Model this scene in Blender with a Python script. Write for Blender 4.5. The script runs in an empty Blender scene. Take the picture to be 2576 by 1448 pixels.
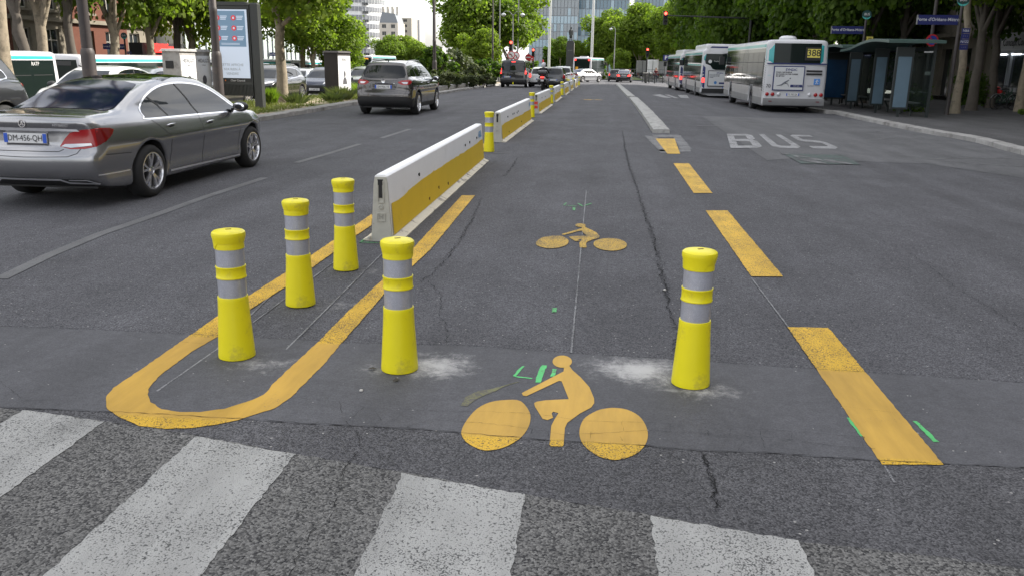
import bpy, bmesh, math, random
import numpy as np
from mathutils import Vector, Matrix
from mathutils.geometry import delaunay_2d_cdt
from mathutils.bvhtree import BVHTree

random.seed(7); np.random.seed(7)
S = bpy.context.scene
COL = S.collection
R = math.radians

# ------------------------------------------------------------------ camera
F_PX, CAM_H, PITCH, ROLL, YAW = 2120.0, 1.60, R(15.1), R(0.93), R(6.2)   # measured on the 2576 px wide view
cam_data = bpy.data.cameras.new('camera')
cam = bpy.data.objects.new('camera', cam_data); COL.objects.link(cam)
CAM_M = Matrix.Rotation(YAW, 4, 'Z') @ Matrix.Rotation(math.pi/2 - PITCH, 4, 'X') @ Matrix.Rotation(ROLL, 4, 'Z')
cam.matrix_world = Matrix.Translation((0, 0, CAM_H)) @ CAM_M
cam_data.sensor_width = 36.0
cam_data.lens = 36.0 * F_PX / 2576.0
cam_data.clip_start = 0.05; cam_data.clip_end = 3000
S.camera = cam

# ------------------------------------------------------------------ world and sun (late afternoon, sun ahead to the right, broken white cloud)
SUN_EL, SUN_AZ = R(37), R(62)          # azimuth measured clockwise from +Y (straight down the avenue)
w = bpy.data.worlds.new('World'); S.world = w; w.use_nodes = True
nt = w.node_tree; nt.nodes.clear()
def N(nt, t, **kw):
    n = nt.nodes.new(t)
    for k, v in kw.items():
        if k in n.inputs: n.inputs[k].default_value = v
        else: setattr(n, k, v)
    return n
out = N(nt, 'ShaderNodeOutputWorld'); bg = N(nt, 'ShaderNodeBackground')
sky = N(nt, 'ShaderNodeTexSky', sky_type='NISHITA', sun_disc=False, sun_elevation=SUN_EL, sun_rotation=SUN_AZ, air_density=1.0, dust_density=2.0)
tc = N(nt, 'ShaderNodeTexCoord'); mp = N(nt, 'ShaderNodeMapping'); mp.inputs['Scale'].default_value = (1, 1, 2.6)
n1 = N(nt, 'ShaderNodeTexNoise', Scale=2.3, Detail=7.0, Roughness=0.58)
cr = N(nt, 'ShaderNodeValToRGB'); cr.color_ramp.elements[0].position = 0.36; cr.color_ramp.elements[1].position = 0.60
cr.color_ramp.elements[0].color = (0.30, 0.30, 0.30, 1); cr.color_ramp.elements[1].color = (0.97, 0.97, 0.97, 1)
n2 = N(nt, 'ShaderNodeTexNoise', Scale=3.4, Detail=6.0)
cc = N(nt, 'ShaderNodeValToRGB'); cc.color_ramp.elements[0].position = 0.3; cc.color_ramp.elements[1].position = 0.7
cc.color_ramp.elements[0].color = (6.6, 6.9, 7.6, 1); cc.color_ramp.elements[1].color = (13.5, 13.3, 13.0, 1)
mx = N(nt, 'ShaderNodeMix', data_type='RGBA')
L = nt.links.new
L(tc.outputs['Generated'], mp.inputs['Vector']); L(mp.outputs[0], n1.inputs['Vector']); L(mp.outputs[0], n2.inputs['Vector'])
L(n1.outputs['Fac'], cr.inputs[0]); L(n2.outputs['Fac'], cc.inputs[0])
L(cr.outputs[0], mx.inputs[0]); L(sky.outputs[0], mx.inputs[6]); L(cc.outputs[0], mx.inputs[7])
L(mx.outputs[2], bg.inputs['Color']); bg.inputs['Strength'].default_value = 0.10
L(bg.outputs[0], out.inputs['Surface'])

sl = bpy.data.lights.new('sun', 'SUN'); sl.energy = 5.0; sl.angle = R(0.8); sl.color = (1.0, 0.94, 0.84)
so = bpy.data.objects.new('sun', sl); COL.objects.link(so)
sd = Vector((math.sin(SUN_AZ)*math.cos(SUN_EL), math.cos(SUN_AZ)*math.cos(SUN_EL), math.sin(SUN_EL)))   # towards the sun
so.rotation_euler = sd.to_track_quat('Z', 'Y').to_euler(); so.location = sd * 200
S.view_settings.view_transform = 'Standard'; S.view_settings.look = 'None'
S.view_settings.exposure = 0.95; S.view_settings.gamma = 1.0; S.view_settings.use_curve_mapping = False
S.cycles.max_bounces = 6; S.cycles.transparent_max_bounces = 8; S.cycles.diffuse_bounces = 3; S.cycles.glossy_bounces = 3
S.cycles.use_denoising = True

# ------------------------------------------------------------------ the lie of the land
def sst(a, b, x):
    t = min(1.0, max(0.0, (x - a)/(b - a))); return t*t*(3 - 2*t)
def gz(x, y):
    """height of the ground: the avenue falls gently away from the camera, is cambered to the right, and the bus station on the left lies lower"""
    yy = min(y, 125.0)
    z = -0.0095*max(0.0, yy - 29.0) if yy > 33 else -0.0095*max(0.0, yy - 25.0)**2/16.0
    z -= 0.25*sst(1.5, 7.5, x)
    if x < -11: z -= 0.32*sst(-11.5, -15.5, x)
    if x < -17.5: z -= 0.98*sst(-17.5, -21.0, x)*(1 - sst(60, 100, y))
    return z
C0 = Vector((0, 0, CAM_H)); M3 = CAM_M.to_3x3()
def ray(px, py):
    return M3 @ Vector(((px - 1288.0)/F_PX, -(py - 724.0)/F_PX, -1.0))
def G(px, py, up=0.0):
    """ground point seen at a place of the photograph (2576 px wide)"""
    d = ray(px, py); z = 0.0
    for _ in range(40):
        if d.z > -1e-4: d.z = -1e-4
        t = (z + up - CAM_H)/d.z
        p = C0 + d*t
        z = 0.5*z + 0.5*gz(p.x, p.y)
    return Vector((p.x, p.y, gz(p.x, p.y)))
def A(px, py, Y):
    """point seen at a place of the photograph, at distance Y down the avenue"""
    d = ray(px, py); return C0 + d*(Y/d.y)

# ------------------------------------------------------------------ materials
MATS = {}
def mat(name, col=(0.5, 0.5, 0.5), rough=0.6, metal=0.0, spec=0.5, noise=0.0, nscale=8.0, bump=0.0, bscale=60.0, coat=0.0, emit=None, es=1.0, dirt=None, dscale=2.0, dlo=0.5, dhi=0.7):
    if name in MATS: return MATS[name]
    m = bpy.data.materials.new(name); m.use_nodes = True; nt = m.node_tree; b = nt.nodes['Principled BSDF']
    b.inputs['Roughness'].default_value = rough; b.inputs['Metallic'].default_value = metal
    b.inputs['Specular IOR Level'].default_value = spec; b.inputs['Coat Weight'].default_value = coat; b.inputs['Coat Roughness'].default_value = 0.03
    c = (*col, 1); b.inputs['Base Color'].default_value = c
    L = nt.links.new
    tc = N(nt, 'ShaderNodeTexCoord')
    if noise > 0 or dirt:
        n = N(nt, 'ShaderNodeTexNoise', Scale=nscale, Detail=5.0, Roughness=0.6); L(tc.outputs['Object'], n.inputs['Vector'])
        mr = N(nt, 'ShaderNodeMapRange'); mr.inputs[3].default_value = 1 - noise; mr.inputs[4].default_value = 1 + noise
        L(n.outputs['Fac'], mr.inputs[0])
        mu = N(nt, 'ShaderNodeVectorMath', operation='MULTIPLY'); mu.inputs[0].default_value = col
        L(mr.outputs[0], mu.inputs[1]); src = mu.outputs[0]
        if dirt:
            dn = N(nt, 'ShaderNodeTexNoise', Scale=dscale, Detail=8.0, Roughness=0.7); L(tc.outputs['Object'], dn.inputs['Vector'])
            dm = N(nt, 'ShaderNodeMapRange'); dm.inputs[1].default_value = dlo; dm.inputs[2].default_value = dhi; L(dn.outputs['Fac'], dm.inputs[0])
            mi = N(nt, 'ShaderNodeMix', data_type='RGBA'); L(dm.outputs[0], mi.inputs[0]); L(src, mi.inputs[6]); mi.inputs[7].default_value = (*dirt, 1); src = mi.outputs[2]
        L(src, b.inputs['Base Color'])
    if bump > 0:
        n = N(nt, 'ShaderNodeTexNoise', Scale=bscale, Detail=4.0); L(tc.outputs['Object'], n.inputs['Vector'])
        bp = N(nt, 'ShaderNodeBump', Strength=bump, Distance=0.01); L(n.outputs['Fac'], bp.inputs['Height']); L(bp.outputs[0], b.inputs['Normal'])
    if emit:
        b.inputs['Emission Color'].default_value = (*emit, 1); b.inputs['Emission Strength'].default_value = es
    MATS[name] = m; return m

# ------------------------------------------------------------------ building helpers
def tag(o, label=None, cat=None, group=None, kind=None):
    if label: o['label'] = label
    if cat: o['category'] = cat
    if group: o['group'] = group
    if kind: o['kind'] = kind
    return o
def link(name, me, parent=None, m=None, loc=None, rz=None):
    o = bpy.data.objects.new(name, me)
    if m is not None and me is not None and not me.materials: me.materials.append(m)
    COL.objects.link(o); o.parent = parent
    if loc is not None: o.location = loc
    if rz is not None: o.rotation_euler[2] = rz
    return o
def thing(name, label, cat, loc=(0, 0, 0), rz=0.0, group=None):
    return tag(link(name, None, None, None, loc, rz), label, cat, group)
def kids(o): return [c for c in CH.get(o.name, [])]
def copy_tree(o, parent=None):
    c = o.copy(); COL.objects.link(c); c.parent = parent
    for ch in [k for k in COL.objects if k.parent is o]: copy_tree(ch, c)
    return c
def dup(root, loc, rz=0.0, label=None, group=None, sc=None):
    c = copy_tree(root); c.location = loc; c.rotation_euler[2] = rz
    if label: c['label'] = label
    if group: c['group'] = group
    if sc: c.scale = sc if isinstance(sc, tuple) else (sc, sc, sc)
    return c

class MB:
    """collects boxes, tubes, prisms; build() links them as one mesh"""
    def __init__(s): s.v = []; s.f = []; s.m = []
    def add(s, vs, fs, mi=0):
        k = len(s.v); s.v += [tuple(v) for v in vs]; s.f += [tuple(i + k for i in f) for f in fs]; s.m += [mi]*len(fs); return s
    def box(s, cx, cy, cz, sx, sy, sz, rz=0.0, mi=0, taper=1.0):
        vs = []
        c, d = math.cos(rz), math.sin(rz)
        for z in (-1, 1):
            t = taper if z > 0 else 1.0
            for x, y in ((-1, -1), (1, -1), (1, 1), (-1, 1)):
                X, Y = x*sx/2*t, y*sy/2*t
                vs.append((cx + X*c - Y*d, cy + X*d + Y*c, cz + z*sz/2))
        return s.add(vs, [(0, 3, 2, 1), (4, 5, 6, 7), (0, 1, 5, 4), (1, 2, 6, 5), (2, 3, 7, 6), (3, 0, 4, 7)], mi)
    def tube(s, pts, rad, n=10, mi=0, cap=True):
        pts = [Vector(p) for p in pts]; rs = rad if isinstance(rad, (list, tuple)) else [rad]*len(pts)
        vs = []; fs = []
        ref = None
        for i, p in enumerate(pts):
            d = (pts[min(i+1, len(pts)-1)] - pts[max(i-1, 0)]).normalized()
            if ref is None:
                ref = Vector((1, 0, 0)) if abs(d.x) < 0.8 else Vector((0, 1, 0))
            u = (ref - d*ref.dot(d)).normalized(); w_ = d.cross(u); ref = u
            for k in range(n):
                a = 2*math.pi*k/n; vs.append(p + (u*math.cos(a) + w_*math.sin(a))*rs[i])
        for i in range(len(pts)-1):
            for k in range(n):
                fs.append((i*n+k, i*n+(k+1) % n, (i+1)*n+(k+1) % n, (i+1)*n+k))
        if cap: fs.append(tuple(range(n))[::-1]); fs.append(tuple((len(pts)-1)*n+k for k in range(n)))
        return s.add(vs, fs, mi)
    def lathe(s, prof, n=24, c=(0, 0, 0), axis='z', mi=0):
        vs = []; fs = []
        for r_, z_ in prof:
            for k in range(n):
                a = 2*math.pi*k/n
                p = (r_*math.cos(a), r_*math.sin(a), z_)
                if axis == 'x': p = (z_, r_*math.cos(a), r_*math.sin(a))
                if axis == 'y': p = (r_*math.cos(a), z_, r_*math.sin(a))
                vs.append((p[0]+c[0], p[1]+c[1], p[2]+c[2]))
        for i in range(len(prof)-1):
            for k in range(n): fs.append((i*n+k, i*n+(k+1) % n, (i+1)*n+(k+1) % n, (i+1)*n+k))
        fs.append(tuple(range(n))[::-1]); fs.append(tuple((len(prof)-1)*n+k for k in range(n)))
        return s.add(vs, fs, mi)
    def prism(s, poly, axis, a, b, mi=0):
        """poly of 2-D points extruded along an axis from a to b"""
        def P(p, t):
            return {'x': (t, p[0], p[1]), 'y': (p[0], t, p[1]), 'z': (p[0], p[1], t)}[axis]
        n = len(poly); vs = [P(p, a) for p in poly] + [P(p, b) for p in poly]
        fs = [tuple(range(n))[::-1], tuple(range(n, 2*n))] + [(i, (i+1) % n, n+(i+1) % n, n+i) for i in range(n)]
        return s.add(vs, fs, mi)
    def mesh(s, name='mesh', mats=None, smooth=None):
        me = bpy.data.meshes.new(name); me.from_pydata(s.v, [], s.f); me.validate()
        for m_ in (mats or []): me.materials.append(m_)
        if len(s.m) == len(me.polygons): me.polygons.foreach_set('material_index', s.m)
        bm = bmesh.new(); bm.from_mesh(me); bmesh.ops.recalc_face_normals(bm, faces=bm.faces); bm.to_mesh(me); bm.free()
        if smooth is not None:
            me.shade_smooth(); me.set_sharp_from_angle(angle=R(smooth))
        me.update(); return me
    def build(s, name, mats, parent=None, smooth=None, loc=None, rz=None):
        if not isinstance(mats, (list, tuple)): mats = [mats]
        return link(name, s.mesh(name, mats, smooth), parent, None, loc, rz)

def fill(poly, step):
    """triangulate a 2-D polygon with boundary points every step and a grid inside; returns points and triangles"""
    pts = []
    n = len(poly)
    for i in range(n):
        a, b = Vector(poly[i]).to_2d(), Vector(poly[(i+1) % n]).to_2d()
        k = max(1, int((b - a).length/step + 0.5))
        for j in range(k): pts.append(a.lerp(b, j/k))
    nb = len(pts); edges = [(i, (i+1) % nb) for i in range(nb)]
    xs = [p.x for p in pts]; ys = [p.y for p in pts]
    P2 = np.array([(p.x, p.y) for p in pts])
    gx = np.arange(min(xs)+step*0.5, max(xs), step); gy = np.arange(min(ys)+step*0.5, max(ys), step)
    if len(gx)*len(gy):
        q = np.array([(x, y) for x in gx for y in gy])
        inside = np.zeros(len(q), bool)
        for i in range(nb):
            x1, y1 = P2[i]; x2, y2 = P2[(i+1) % nb]
            c = ((y1 > q[:, 1]) != (y2 > q[:, 1])) & (q[:, 0] < (x2-x1)*(q[:, 1]-y1)/((y2-y1) or 1e-9)+x1)
            inside ^= c
        q = q[inside]
        if len(q):
            d = np.min(np.hypot(q[:, None, 0]-P2[None, :, 0], q[:, None, 1]-P2[None, :, 1]), axis=1)
            q = q[d > step*0.4]
            pts += [Vector(t) for t in q]
    r = delaunay_2d_cdt(pts, edges, [], 1, 1e-6)
    return r[0], [tuple(f) for f in r[2]]

def smooth_poly(pts, k=3, closed=True):
    """Catmull-Rom through the points"""
    out = []; n = len(pts); P_ = [Vector(p).to_2d() for p in pts]
    for i in range(n if closed else n-1):
        p0, p1, p2, p3 = (P_[(i+j) % n] if closed else P_[min(max(i+j, 0), n-1)] for j in (-1, 0, 1, 2))
        for j in range(k):
            t = j/k
            out.append(0.5*((2*p1) + (p2-p0)*t + (2*p0-5*p1+4*p2-p3)*t*t + (3*p1-p0-3*p2+p3)*t**3))
    if not closed: out.append(P_[-1])
    return out

FONT = None
_txt = {}
def text_mesh(s, size=1.0, ext=0.0, align='CENTER', bold=0.0, sx=1.0):
    key = (s, size, ext, align, bold, sx)
    if key in _txt: return _txt[key]
    cu = bpy.data.curves.new('lettering', 'FONT'); cu.body = s; cu.size = size; cu.extrude = ext; cu.align_x = align; cu.align_y = 'CENTER'; cu.offset = bold
    cu.resolution_u = 3
    ob = bpy.data.objects.new('lettering', cu); COL.objects.link(ob)
    dg = bpy.context.evaluated_depsgraph_get(); me = bpy.data.meshes.new_from_object(ob.evaluated_get(dg))
    COL.objects.unlink(ob); bpy.data.objects.remove(ob)
    if sx != 1.0:
        for v in me.vertices: v.co.x *= sx
    me.name = 'lettering'; _txt[key] = me; return me
def text(s, size, m, parent, loc, rot=(math.pi/2, 0, 0), name='lettering', **kw):
    """flat lettering; default rotation makes it stand upright facing -Y"""
    me = text_mesh(s, size, **kw).copy(); me.materials.clear(); me.materials.append(m)
    o = link(name, me, parent, None, loc); o.rotation_euler = rot; return o

# signed-distance bodies -> smooth quads (surface nets)
def sdf_mesh(fn, lo, hi, h, steps=3, name='body'):
    ax = [np.arange(lo[i], hi[i]+h*1.01, h) for i in range(3)]
    X, Y, Z = np.meshgrid(*ax, indexing='ij')
    V = fn(X, Y, Z); ins = V < 0
    nx, ny, nz = V.shape
    cnt = np.zeros((nx-1, ny-1, nz-1)); acc = np.zeros((nx-1, ny-1, nz-1, 3))
    def cell(a, dx, dy, dz): return a[dx:nx-1+dx, dy:ny-1+dy, dz:nz-1+dz]
    corners = [(i, j, k) for i in (0, 1) for j in (0, 1) for k in (0, 1)]
    for a in corners:
        for b in corners:
            if sum(b[i]-a[i] for i in range(3)) == 1 and all(b[i] >= a[i] for i in range(3)):
                va, vb = cell(V, *a), cell(V, *b); m_ = (va < 0) != (vb < 0)
                t = np.where(m_, va/np.where(m_, va-vb, 1), 0)
                for i in range(3): acc[..., i] += np.where(m_, a[i] + (b[i]-a[i])*t, 0)
                cnt += m_
    act = cnt > 0; idx = -np.ones(act.shape, int); idx[act] = np.arange(act.sum())
    I, J, K = np.nonzero(act)
    P_ = acc[act]/cnt[act][:, None]
    P_ = np.stack([ax[0][I], ax[1][J], ax[2][K]], 1) + P_*h
    faces = []
    for axis in range(3):
        sl0 = [slice(1, -1)]*3; sl0[axis] = slice(0, -1); sl1 = list(sl0); sl1[axis] = slice(1, None)
        a_, b_ = ins[tuple(sl0)], ins[tuple(sl1)]
        i_, j_, k_ = np.nonzero(a_ != b_); flip = b_[i_, j_, k_]
        o = [1, 1, 1]; o[axis] = 0
        c = np.stack([i_+o[0], j_+o[1], k_+o[2]], 1)
        u, v = [(1, 2), (2, 0), (0, 1)][axis]
        def at(du, dv):
            q = c.copy(); q[:, u] -= du; q[:, v] -= dv
            return idx[q[:, 0], q[:, 1], q[:, 2]]
        q = np.stack([at(0, 0), at(1, 0), at(1, 1), at(0, 1)], 1)
        q[flip] = q[flip][:, ::-1]
        faces.append(q)
    Fq = np.concatenate(faces)
    e = h*0.2
    for _ in range(steps):
        f0 = fn(P_[:, 0], P_[:, 1], P_[:, 2])
        g = np.stack([(fn(P_[:, 0]+(e if i == 0 else 0), P_[:, 1]+(e if i == 1 else 0), P_[:, 2]+(e if i == 2 else 0))-f0)/e for i in range(3)], 1)
        s_ = f0/np.maximum((g*g).sum(1), 0.05)
        s_ = np.clip(s_, -h*0.5, h*0.5)
        P_ = P_ - g*s_[:, None]
    me = bpy.data.meshes.new(name); me.from_pydata(P_.tolist(), [], Fq.tolist()); me.validate(); me.shade_smooth()
    bm = bmesh.new(); bm.from_mesh(me); bmesh.ops.recalc_face_normals(bm, faces=bm.faces); bm.to_mesh(me); bm.free()
    me.update(); return me
def smax(a, b, k):
    h_ = np.clip(0.5 - 0.5*(b-a)/k, 0, 1); return b + (a-b)*h_ + k*h_*(1-h_)
def smin(a, b, k): return -smax(-a, -b, k)
def pl(x, pts):
    """piecewise-linear profile, gently rounded"""
    xs = np.array([p[0] for p in pts], float); ys = np.array([p[1] for p in pts], float)
    d = 0.03
    return (np.interp(x-2*d, xs, ys)+2*np.interp(x-d, xs, ys)+3*np.interp(x, xs, ys)+2*np.interp(x+d, xs, ys)+np.interp(x+2*d, xs, ys))/9.0
def bvh(me): return BVHTree.FromPolygons([v.co.copy() for v in me.vertices], [tuple(p.vertices) for p in me.polygons])
def decal(tree, poly, ang, off=0.004, step=0.05, name='panel', m=None, parent=None, far=8.0, top=False):
    """a panel lying on the body: outline poly=(u,z) seen looking along the horizontal direction ang, pressed onto the surface.
    ang=0 looks along +Y (from the rear), 90 looks along -X (from the right side), -90 along +X, 180 from the front; top: poly=(x,y) from above"""
    pts, tris = fill(poly, step)
    if top: d = Vector((0, 0, -1)); u = Vector((1, 0, 0)); v_ = Vector((0, 1, 0))
    else:
        a = R(ang); d = Vector((-math.sin(a), math.cos(a), 0)); u = Vector((math.cos(a), math.sin(a), 0)); v_ = Vector((0, 0, 1))
    vs = []; ok = []
    for p in pts:
        o_ = u*p.x + v_*p.y - d*far
        hit, nrm, _, dist = tree.ray_cast(o_, d)
        if hit is None: vs.append(Vector((0, 0, 0))); ok.append(False)
        else:
            if nrm.dot(d) > 0: nrm = -nrm
            vs.append(hit + nrm*off); ok.append(True)
    tris = [t for t in tris if all(ok[i] for i in t)]
    me = bpy.data.meshes.new(name); me.from_pydata(vs, [], tris)
    bm = bmesh.new(); bm.from_mesh(me); bmesh.ops.delete(bm, geom=[v for v in bm.verts if not v.link_faces], context='VERTS'); bm.to_mesh(me); bm.free()
    # face the panel outwards
    nsum = Vector((0, 0, 0))
    for p_ in me.polygons: nsum += p_.normal*p_.area
    if nsum.dot(d) > 0: me.flip_normals()
    me.shade_smooth()
    return link(name, me, parent, m)
def ribbon(pts, wd, closed=False):
    """2-D outline of a strip of width wd along pts"""
    P_ = [Vector(p).to_2d() for p in pts]; n = len(P_); l = []; r = []
    for i, p in enumerate(P_):
        a = P_[max(i-1, 0)]; b = P_[min(i+1, n-1)]; d = (b-a).normalized(); nn = Vector((-d.y, d.x))
        w_ = wd[i] if isinstance(wd, (list, tuple)) else wd
        l.append(p + nn*w_/2); r.append(p - nn*w_/2)
    return l + r[::-1]

# ================================================================== GROUND
def asphalt(name, c0, c1, grain, rough=0.85, bump=0.5, dust=None, speck=0.04, extra=None):
    m = bpy.data.materials.new(name); m.use_nodes = True; nt = m.node_tree; b = nt.nodes['Principled BSDF']; L = nt.links.new
    tc = N(nt, 'ShaderNodeTexCoord'); P0 = tc.outputs['Object']
    b.inputs['Roughness'].default_value = rough; b.inputs['Specular IOR Level'].default_value = 0.35
    v = N(nt, 'ShaderNodeTexVoronoi', Scale=grain); L(P0, v.inputs['Vector'])
    sep = N(nt, 'ShaderNodeSeparateColor'); L(v.outputs['Color'], sep.inputs[0])
    big = N(nt, 'ShaderNodeTexNoise', Scale=0.7, Detail=6.0, Roughness=0.65); L(P0, big.inputs['Vector'])
    med = N(nt, 'ShaderNodeTexNoise', Scale=14.0, Detail=5.0, Roughness=0.7); L(P0, med.inputs['Vector'])
    # stretched tyre-track streaks along the lane
    mpp = N(nt, 'ShaderNodeMapping'); mpp.inputs['Scale'].default_value = (1.6, 0.06, 1); L(P0, mpp.inputs['Vector'])
    st = N(nt, 'ShaderNodeTexNoise', Scale=1.0, Detail=3.0); L(mpp.outputs[0], st.inputs['Vector'])
    mi = N(nt, 'ShaderNodeMix', data_type='RGBA'); mi.inputs[6].default_value = (*c0, 1); mi.inputs[7].default_value = (*c1, 1); L(sep.outputs[0], mi.inputs[0])
    def mulmap(src, fac, lo, hi):
        mr = N(nt, 'ShaderNodeMapRange'); mr.inputs[1].default_value = 0.3; mr.inputs[2].default_value = 0.7; mr.inputs[3].default_value = lo; mr.inputs[4].default_value = hi
        L(fac, mr.inputs[0]); mu = N(nt, 'ShaderNodeVectorMath', operation='MULTIPLY'); L(src, mu.inputs[0]); L(mr.outputs[0], mu.inputs[1]); return mu.outputs[0]
    col = mulmap(mi.outputs[2], big.outputs['Fac'], 0.84, 1.17)
    col = mulmap(col, med.outputs['Fac'], 0.86, 1.14)
    col = mulmap(col, st.outputs['Fac'], 0.86, 1.13)
    # scuffed and oily smears of their own shape
    om = N(nt, 'ShaderNodeMapping'); om.inputs['Scale'].default_value = (2.2, 0.8, 1); om.inputs['Rotation'].default_value = (0, 0, -0.5); L(P0, om.inputs['Vector'])
    on_ = N(nt, 'ShaderNodeTexNoise', Scale=1.0, Detail=8.0, Roughness=0.7, Distortion=0.4); L(om.outputs[0], on_.inputs['Vector'])
    col = mulmap(col, on_.outputs['Fac'], 0.82, 1.12)
    # pale chips
    v2 = N(nt, 'ShaderNodeTexVoronoi', Scale=grain*0.28); L(P0, v2.inputs['Vector'])
    s2 = N(nt, 'ShaderNodeSeparateColor'); L(v2.outputs['Color'], s2.inputs[0])
    g1 = N(nt, 'ShaderNodeMath', operation='GREATER_THAN'); g1.inputs[1].default_value = 1 - speck; L(s2.outputs[1], g1.inputs[0])
    g2 = N(nt, 'ShaderNodeMath', operation='LESS_THAN'); g2.inputs[1].default_value = 0.22; L(v2.outputs['Distance'], g2.inputs[0])
    g3 = N(nt, 'ShaderNodeMath', operation='MULTIPLY'); L(g1.outputs[0], g3.inputs[0]); L(g2.outputs[0], g3.inputs[1])
    ch = N(nt, 'ShaderNodeMix', data_type='RGBA'); L(g3.outputs[0], ch.inputs[0]); L(col, ch.inputs[6]); ch.inputs[7].default_value = (0.30, 0.29, 0.28, 1); col = ch.outputs[2]
    if dust:
        dn = N(nt, 'ShaderNodeTexNoise', Scale=6.5, Detail=12.0, Roughness=0.86, Distortion=0.25); L(P0, dn.inputs['Vector'])
        tot = None
        for (cx, cy, rx, ry, k) in dust:
            m1 = N(nt, 'ShaderNodeMapping', vector_type='POINT'); m1.inputs['Location'].default_value = (-cx/rx, -cy/ry, 0); m1.inputs['Scale'].default_value = (1/rx, 1/ry, 0); L(P0, m1.inputs['Vector'])
            ln = N(nt, 'ShaderNodeVectorMath', operation='LENGTH'); L(m1.outputs[0], ln.inputs[0])
            mr = N(nt, 'ShaderNodeMapRange'); mr.inputs[1].default_value = 1.0; mr.inputs[2].default_value = 0.0; mr.inputs[3].default_value = 0.0; mr.inputs[4].default_value = k; L(ln.outputs['Value'], mr.inputs[0])
            if tot is None: tot = mr.outputs[0]
            else:
                ad = N(nt, 'ShaderNodeMath', operation='MAXIMUM'); L(tot, ad.inputs[0]); L(mr.outputs[0], ad.inputs[1]); tot = ad.outputs[0]
        mm0 = N(nt, 'ShaderNodeMath', operation='MULTIPLY_ADD'); mm0.inputs[1].default_value = 1.9; L(tot, mm0.inputs[2]); L(dn.outputs['Fac'], mm0.inputs[0])
        mr = N(nt, 'ShaderNodeMapRange'); mr.inputs[1].default_value = 1.22; mr.inputs[2].default_value = 1.86; mr.interpolation_type = 'SMOOTHSTEP'; L(mm0.outputs[0], mr.inputs[0])
        mm = N(nt, 'ShaderNodeMath', operation='MULTIPLY'); L(mr.outputs[0], mm.inputs[0]); mm.inputs[1].default_value = 0.78
        dm = N(nt, 'ShaderNodeMix', data_type='RGBA'); L(mm.outputs[0], dm.inputs[0]); L(col, dm.inputs[6]); dm.inputs[7].default_value = (0.55, 0.54, 0.53, 1); col = dm.outputs[2]
    L(col, b.inputs['Base Color'])
    bp = N(nt, 'ShaderNodeBump', Strength=bump, Distance=0.006); L(v.outputs['Distance'], bp.inputs['Height']); L(bp.outputs[0], b.inputs['Normal'])
    bp.invert = True
    return m

pA, pB, pC, pD, pE = G(598, 911), G(757, 776), G(871, 684), G(1006, 944), G(1735, 981)
DUST = [(pD.x+0.17, pD.y+0.16, 0.36, 0.34, 0.85), (pD.x-0.20, pD.y+0.05, 0.30, 0.20, 0.4), (pE.x-0.25, pE.y+0.24, 0.46, 0.36, 0.9), (pE.x+0.06, pE.y-0.02, 0.42, 0.24, 0.55), (pA.x+0.16, pA.y-0.02, 0.50, 0.26, 0.55), (pB.x+0.22, pB.y+0.08, 0.40, 0.40, 0.42), (pC.x+0.2, pC.y+0.08, 0.35, 0.40, 0.40)]
M_ASPH = asphalt('asphalt_main', (0.030, 0.030, 0.035), (0.130, 0.129, 0.140), 150.0, dust=DUST)
M_SMOOTH = asphalt('asphalt_smooth_patch', (0.066, 0.066, 0.073), (0.098, 0.098, 0.107), 170.0, rough=0.75, bump=0.15, dust=DUST, speck=0.015)
M_COARSE = asphalt('asphalt_coarse', (0.022, 0.022, 0.024), (0.205, 0.200, 0.192), 120.0, rough=0.8, bump=0.8, speck=0.0)
M_MEDIUM = asphalt('asphalt_medium', (0.030, 0.030, 0.034), (0.128, 0.126, 0.133), 135.0, rough=0.85, bump=0.7)
M_PALE = asphalt('asphalt_pale_patch', (0.085, 0.085, 0.090), (0.125, 0.125, 0.130), 150.0, bump=0.3, speck=0.02)
M_WALK = asphalt('pavement_asphalt', (0.055, 0.054, 0.057), (0.10, 0.098, 0.10), 90.0, bump=0.3, speck=0.02)

def sheet(name, xs, ys, dz, m, parent=None, kind=None):
    vs = [(x, y, gz(x, y)+dz) for y in ys for x in xs]; nx = len(xs)
    fs = [(j*nx+i, j*nx+i+1, (j+1)*nx+i+1, (j+1)*nx+i) for j in range(len(ys)-1) for i in range(nx-1)]
    me = bpy.data.meshes.new(name); me.from_pydata(vs, [], fs); me.shade_smooth()
    o = link(name, me, parent, m)
    if kind: o['kind'] = kind
    return o
def flat(name, poly, dz, m, parent, step=0.35, edge=0.0):
    """a flat coat (paint, patch) following the ground"""
    if edge:
        q = []
        for i in range(len(poly)):
            a, b_ = Vector(poly[i]).to_2d(), Vector(poly[(i+1) % len(poly)]).to_2d(); k = max(1, int((b_-a).length/0.03))
            for j in range(k): q.append(a.lerp(b_, j/k) + Vector((random.uniform(-edge, edge), random.uniform(-edge, edge))))
        poly = q
    pts, tris = fill(poly, step)
    me = bpy.data.meshes.new(name); me.from_pydata([(p.x, p.y, gz(p.x, p.y)+dz) for p in pts], [], tris)
    up = sum(p.normal.z for p in me.polygons)
    if up < 0: me.flip_normals()
    me.update(); return link(name, me, parent, m)
def gp(*pts): return [G(*p).to_2d() for p in pts]
def r2(x, y): return (754.7 + x/2.089, 754.7 + y/2.089)      # readings taken on enlarged views of the photograph
def r4(x, y): return (1257.8 + x/2.878, 283.0 + y/2.878)

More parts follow.
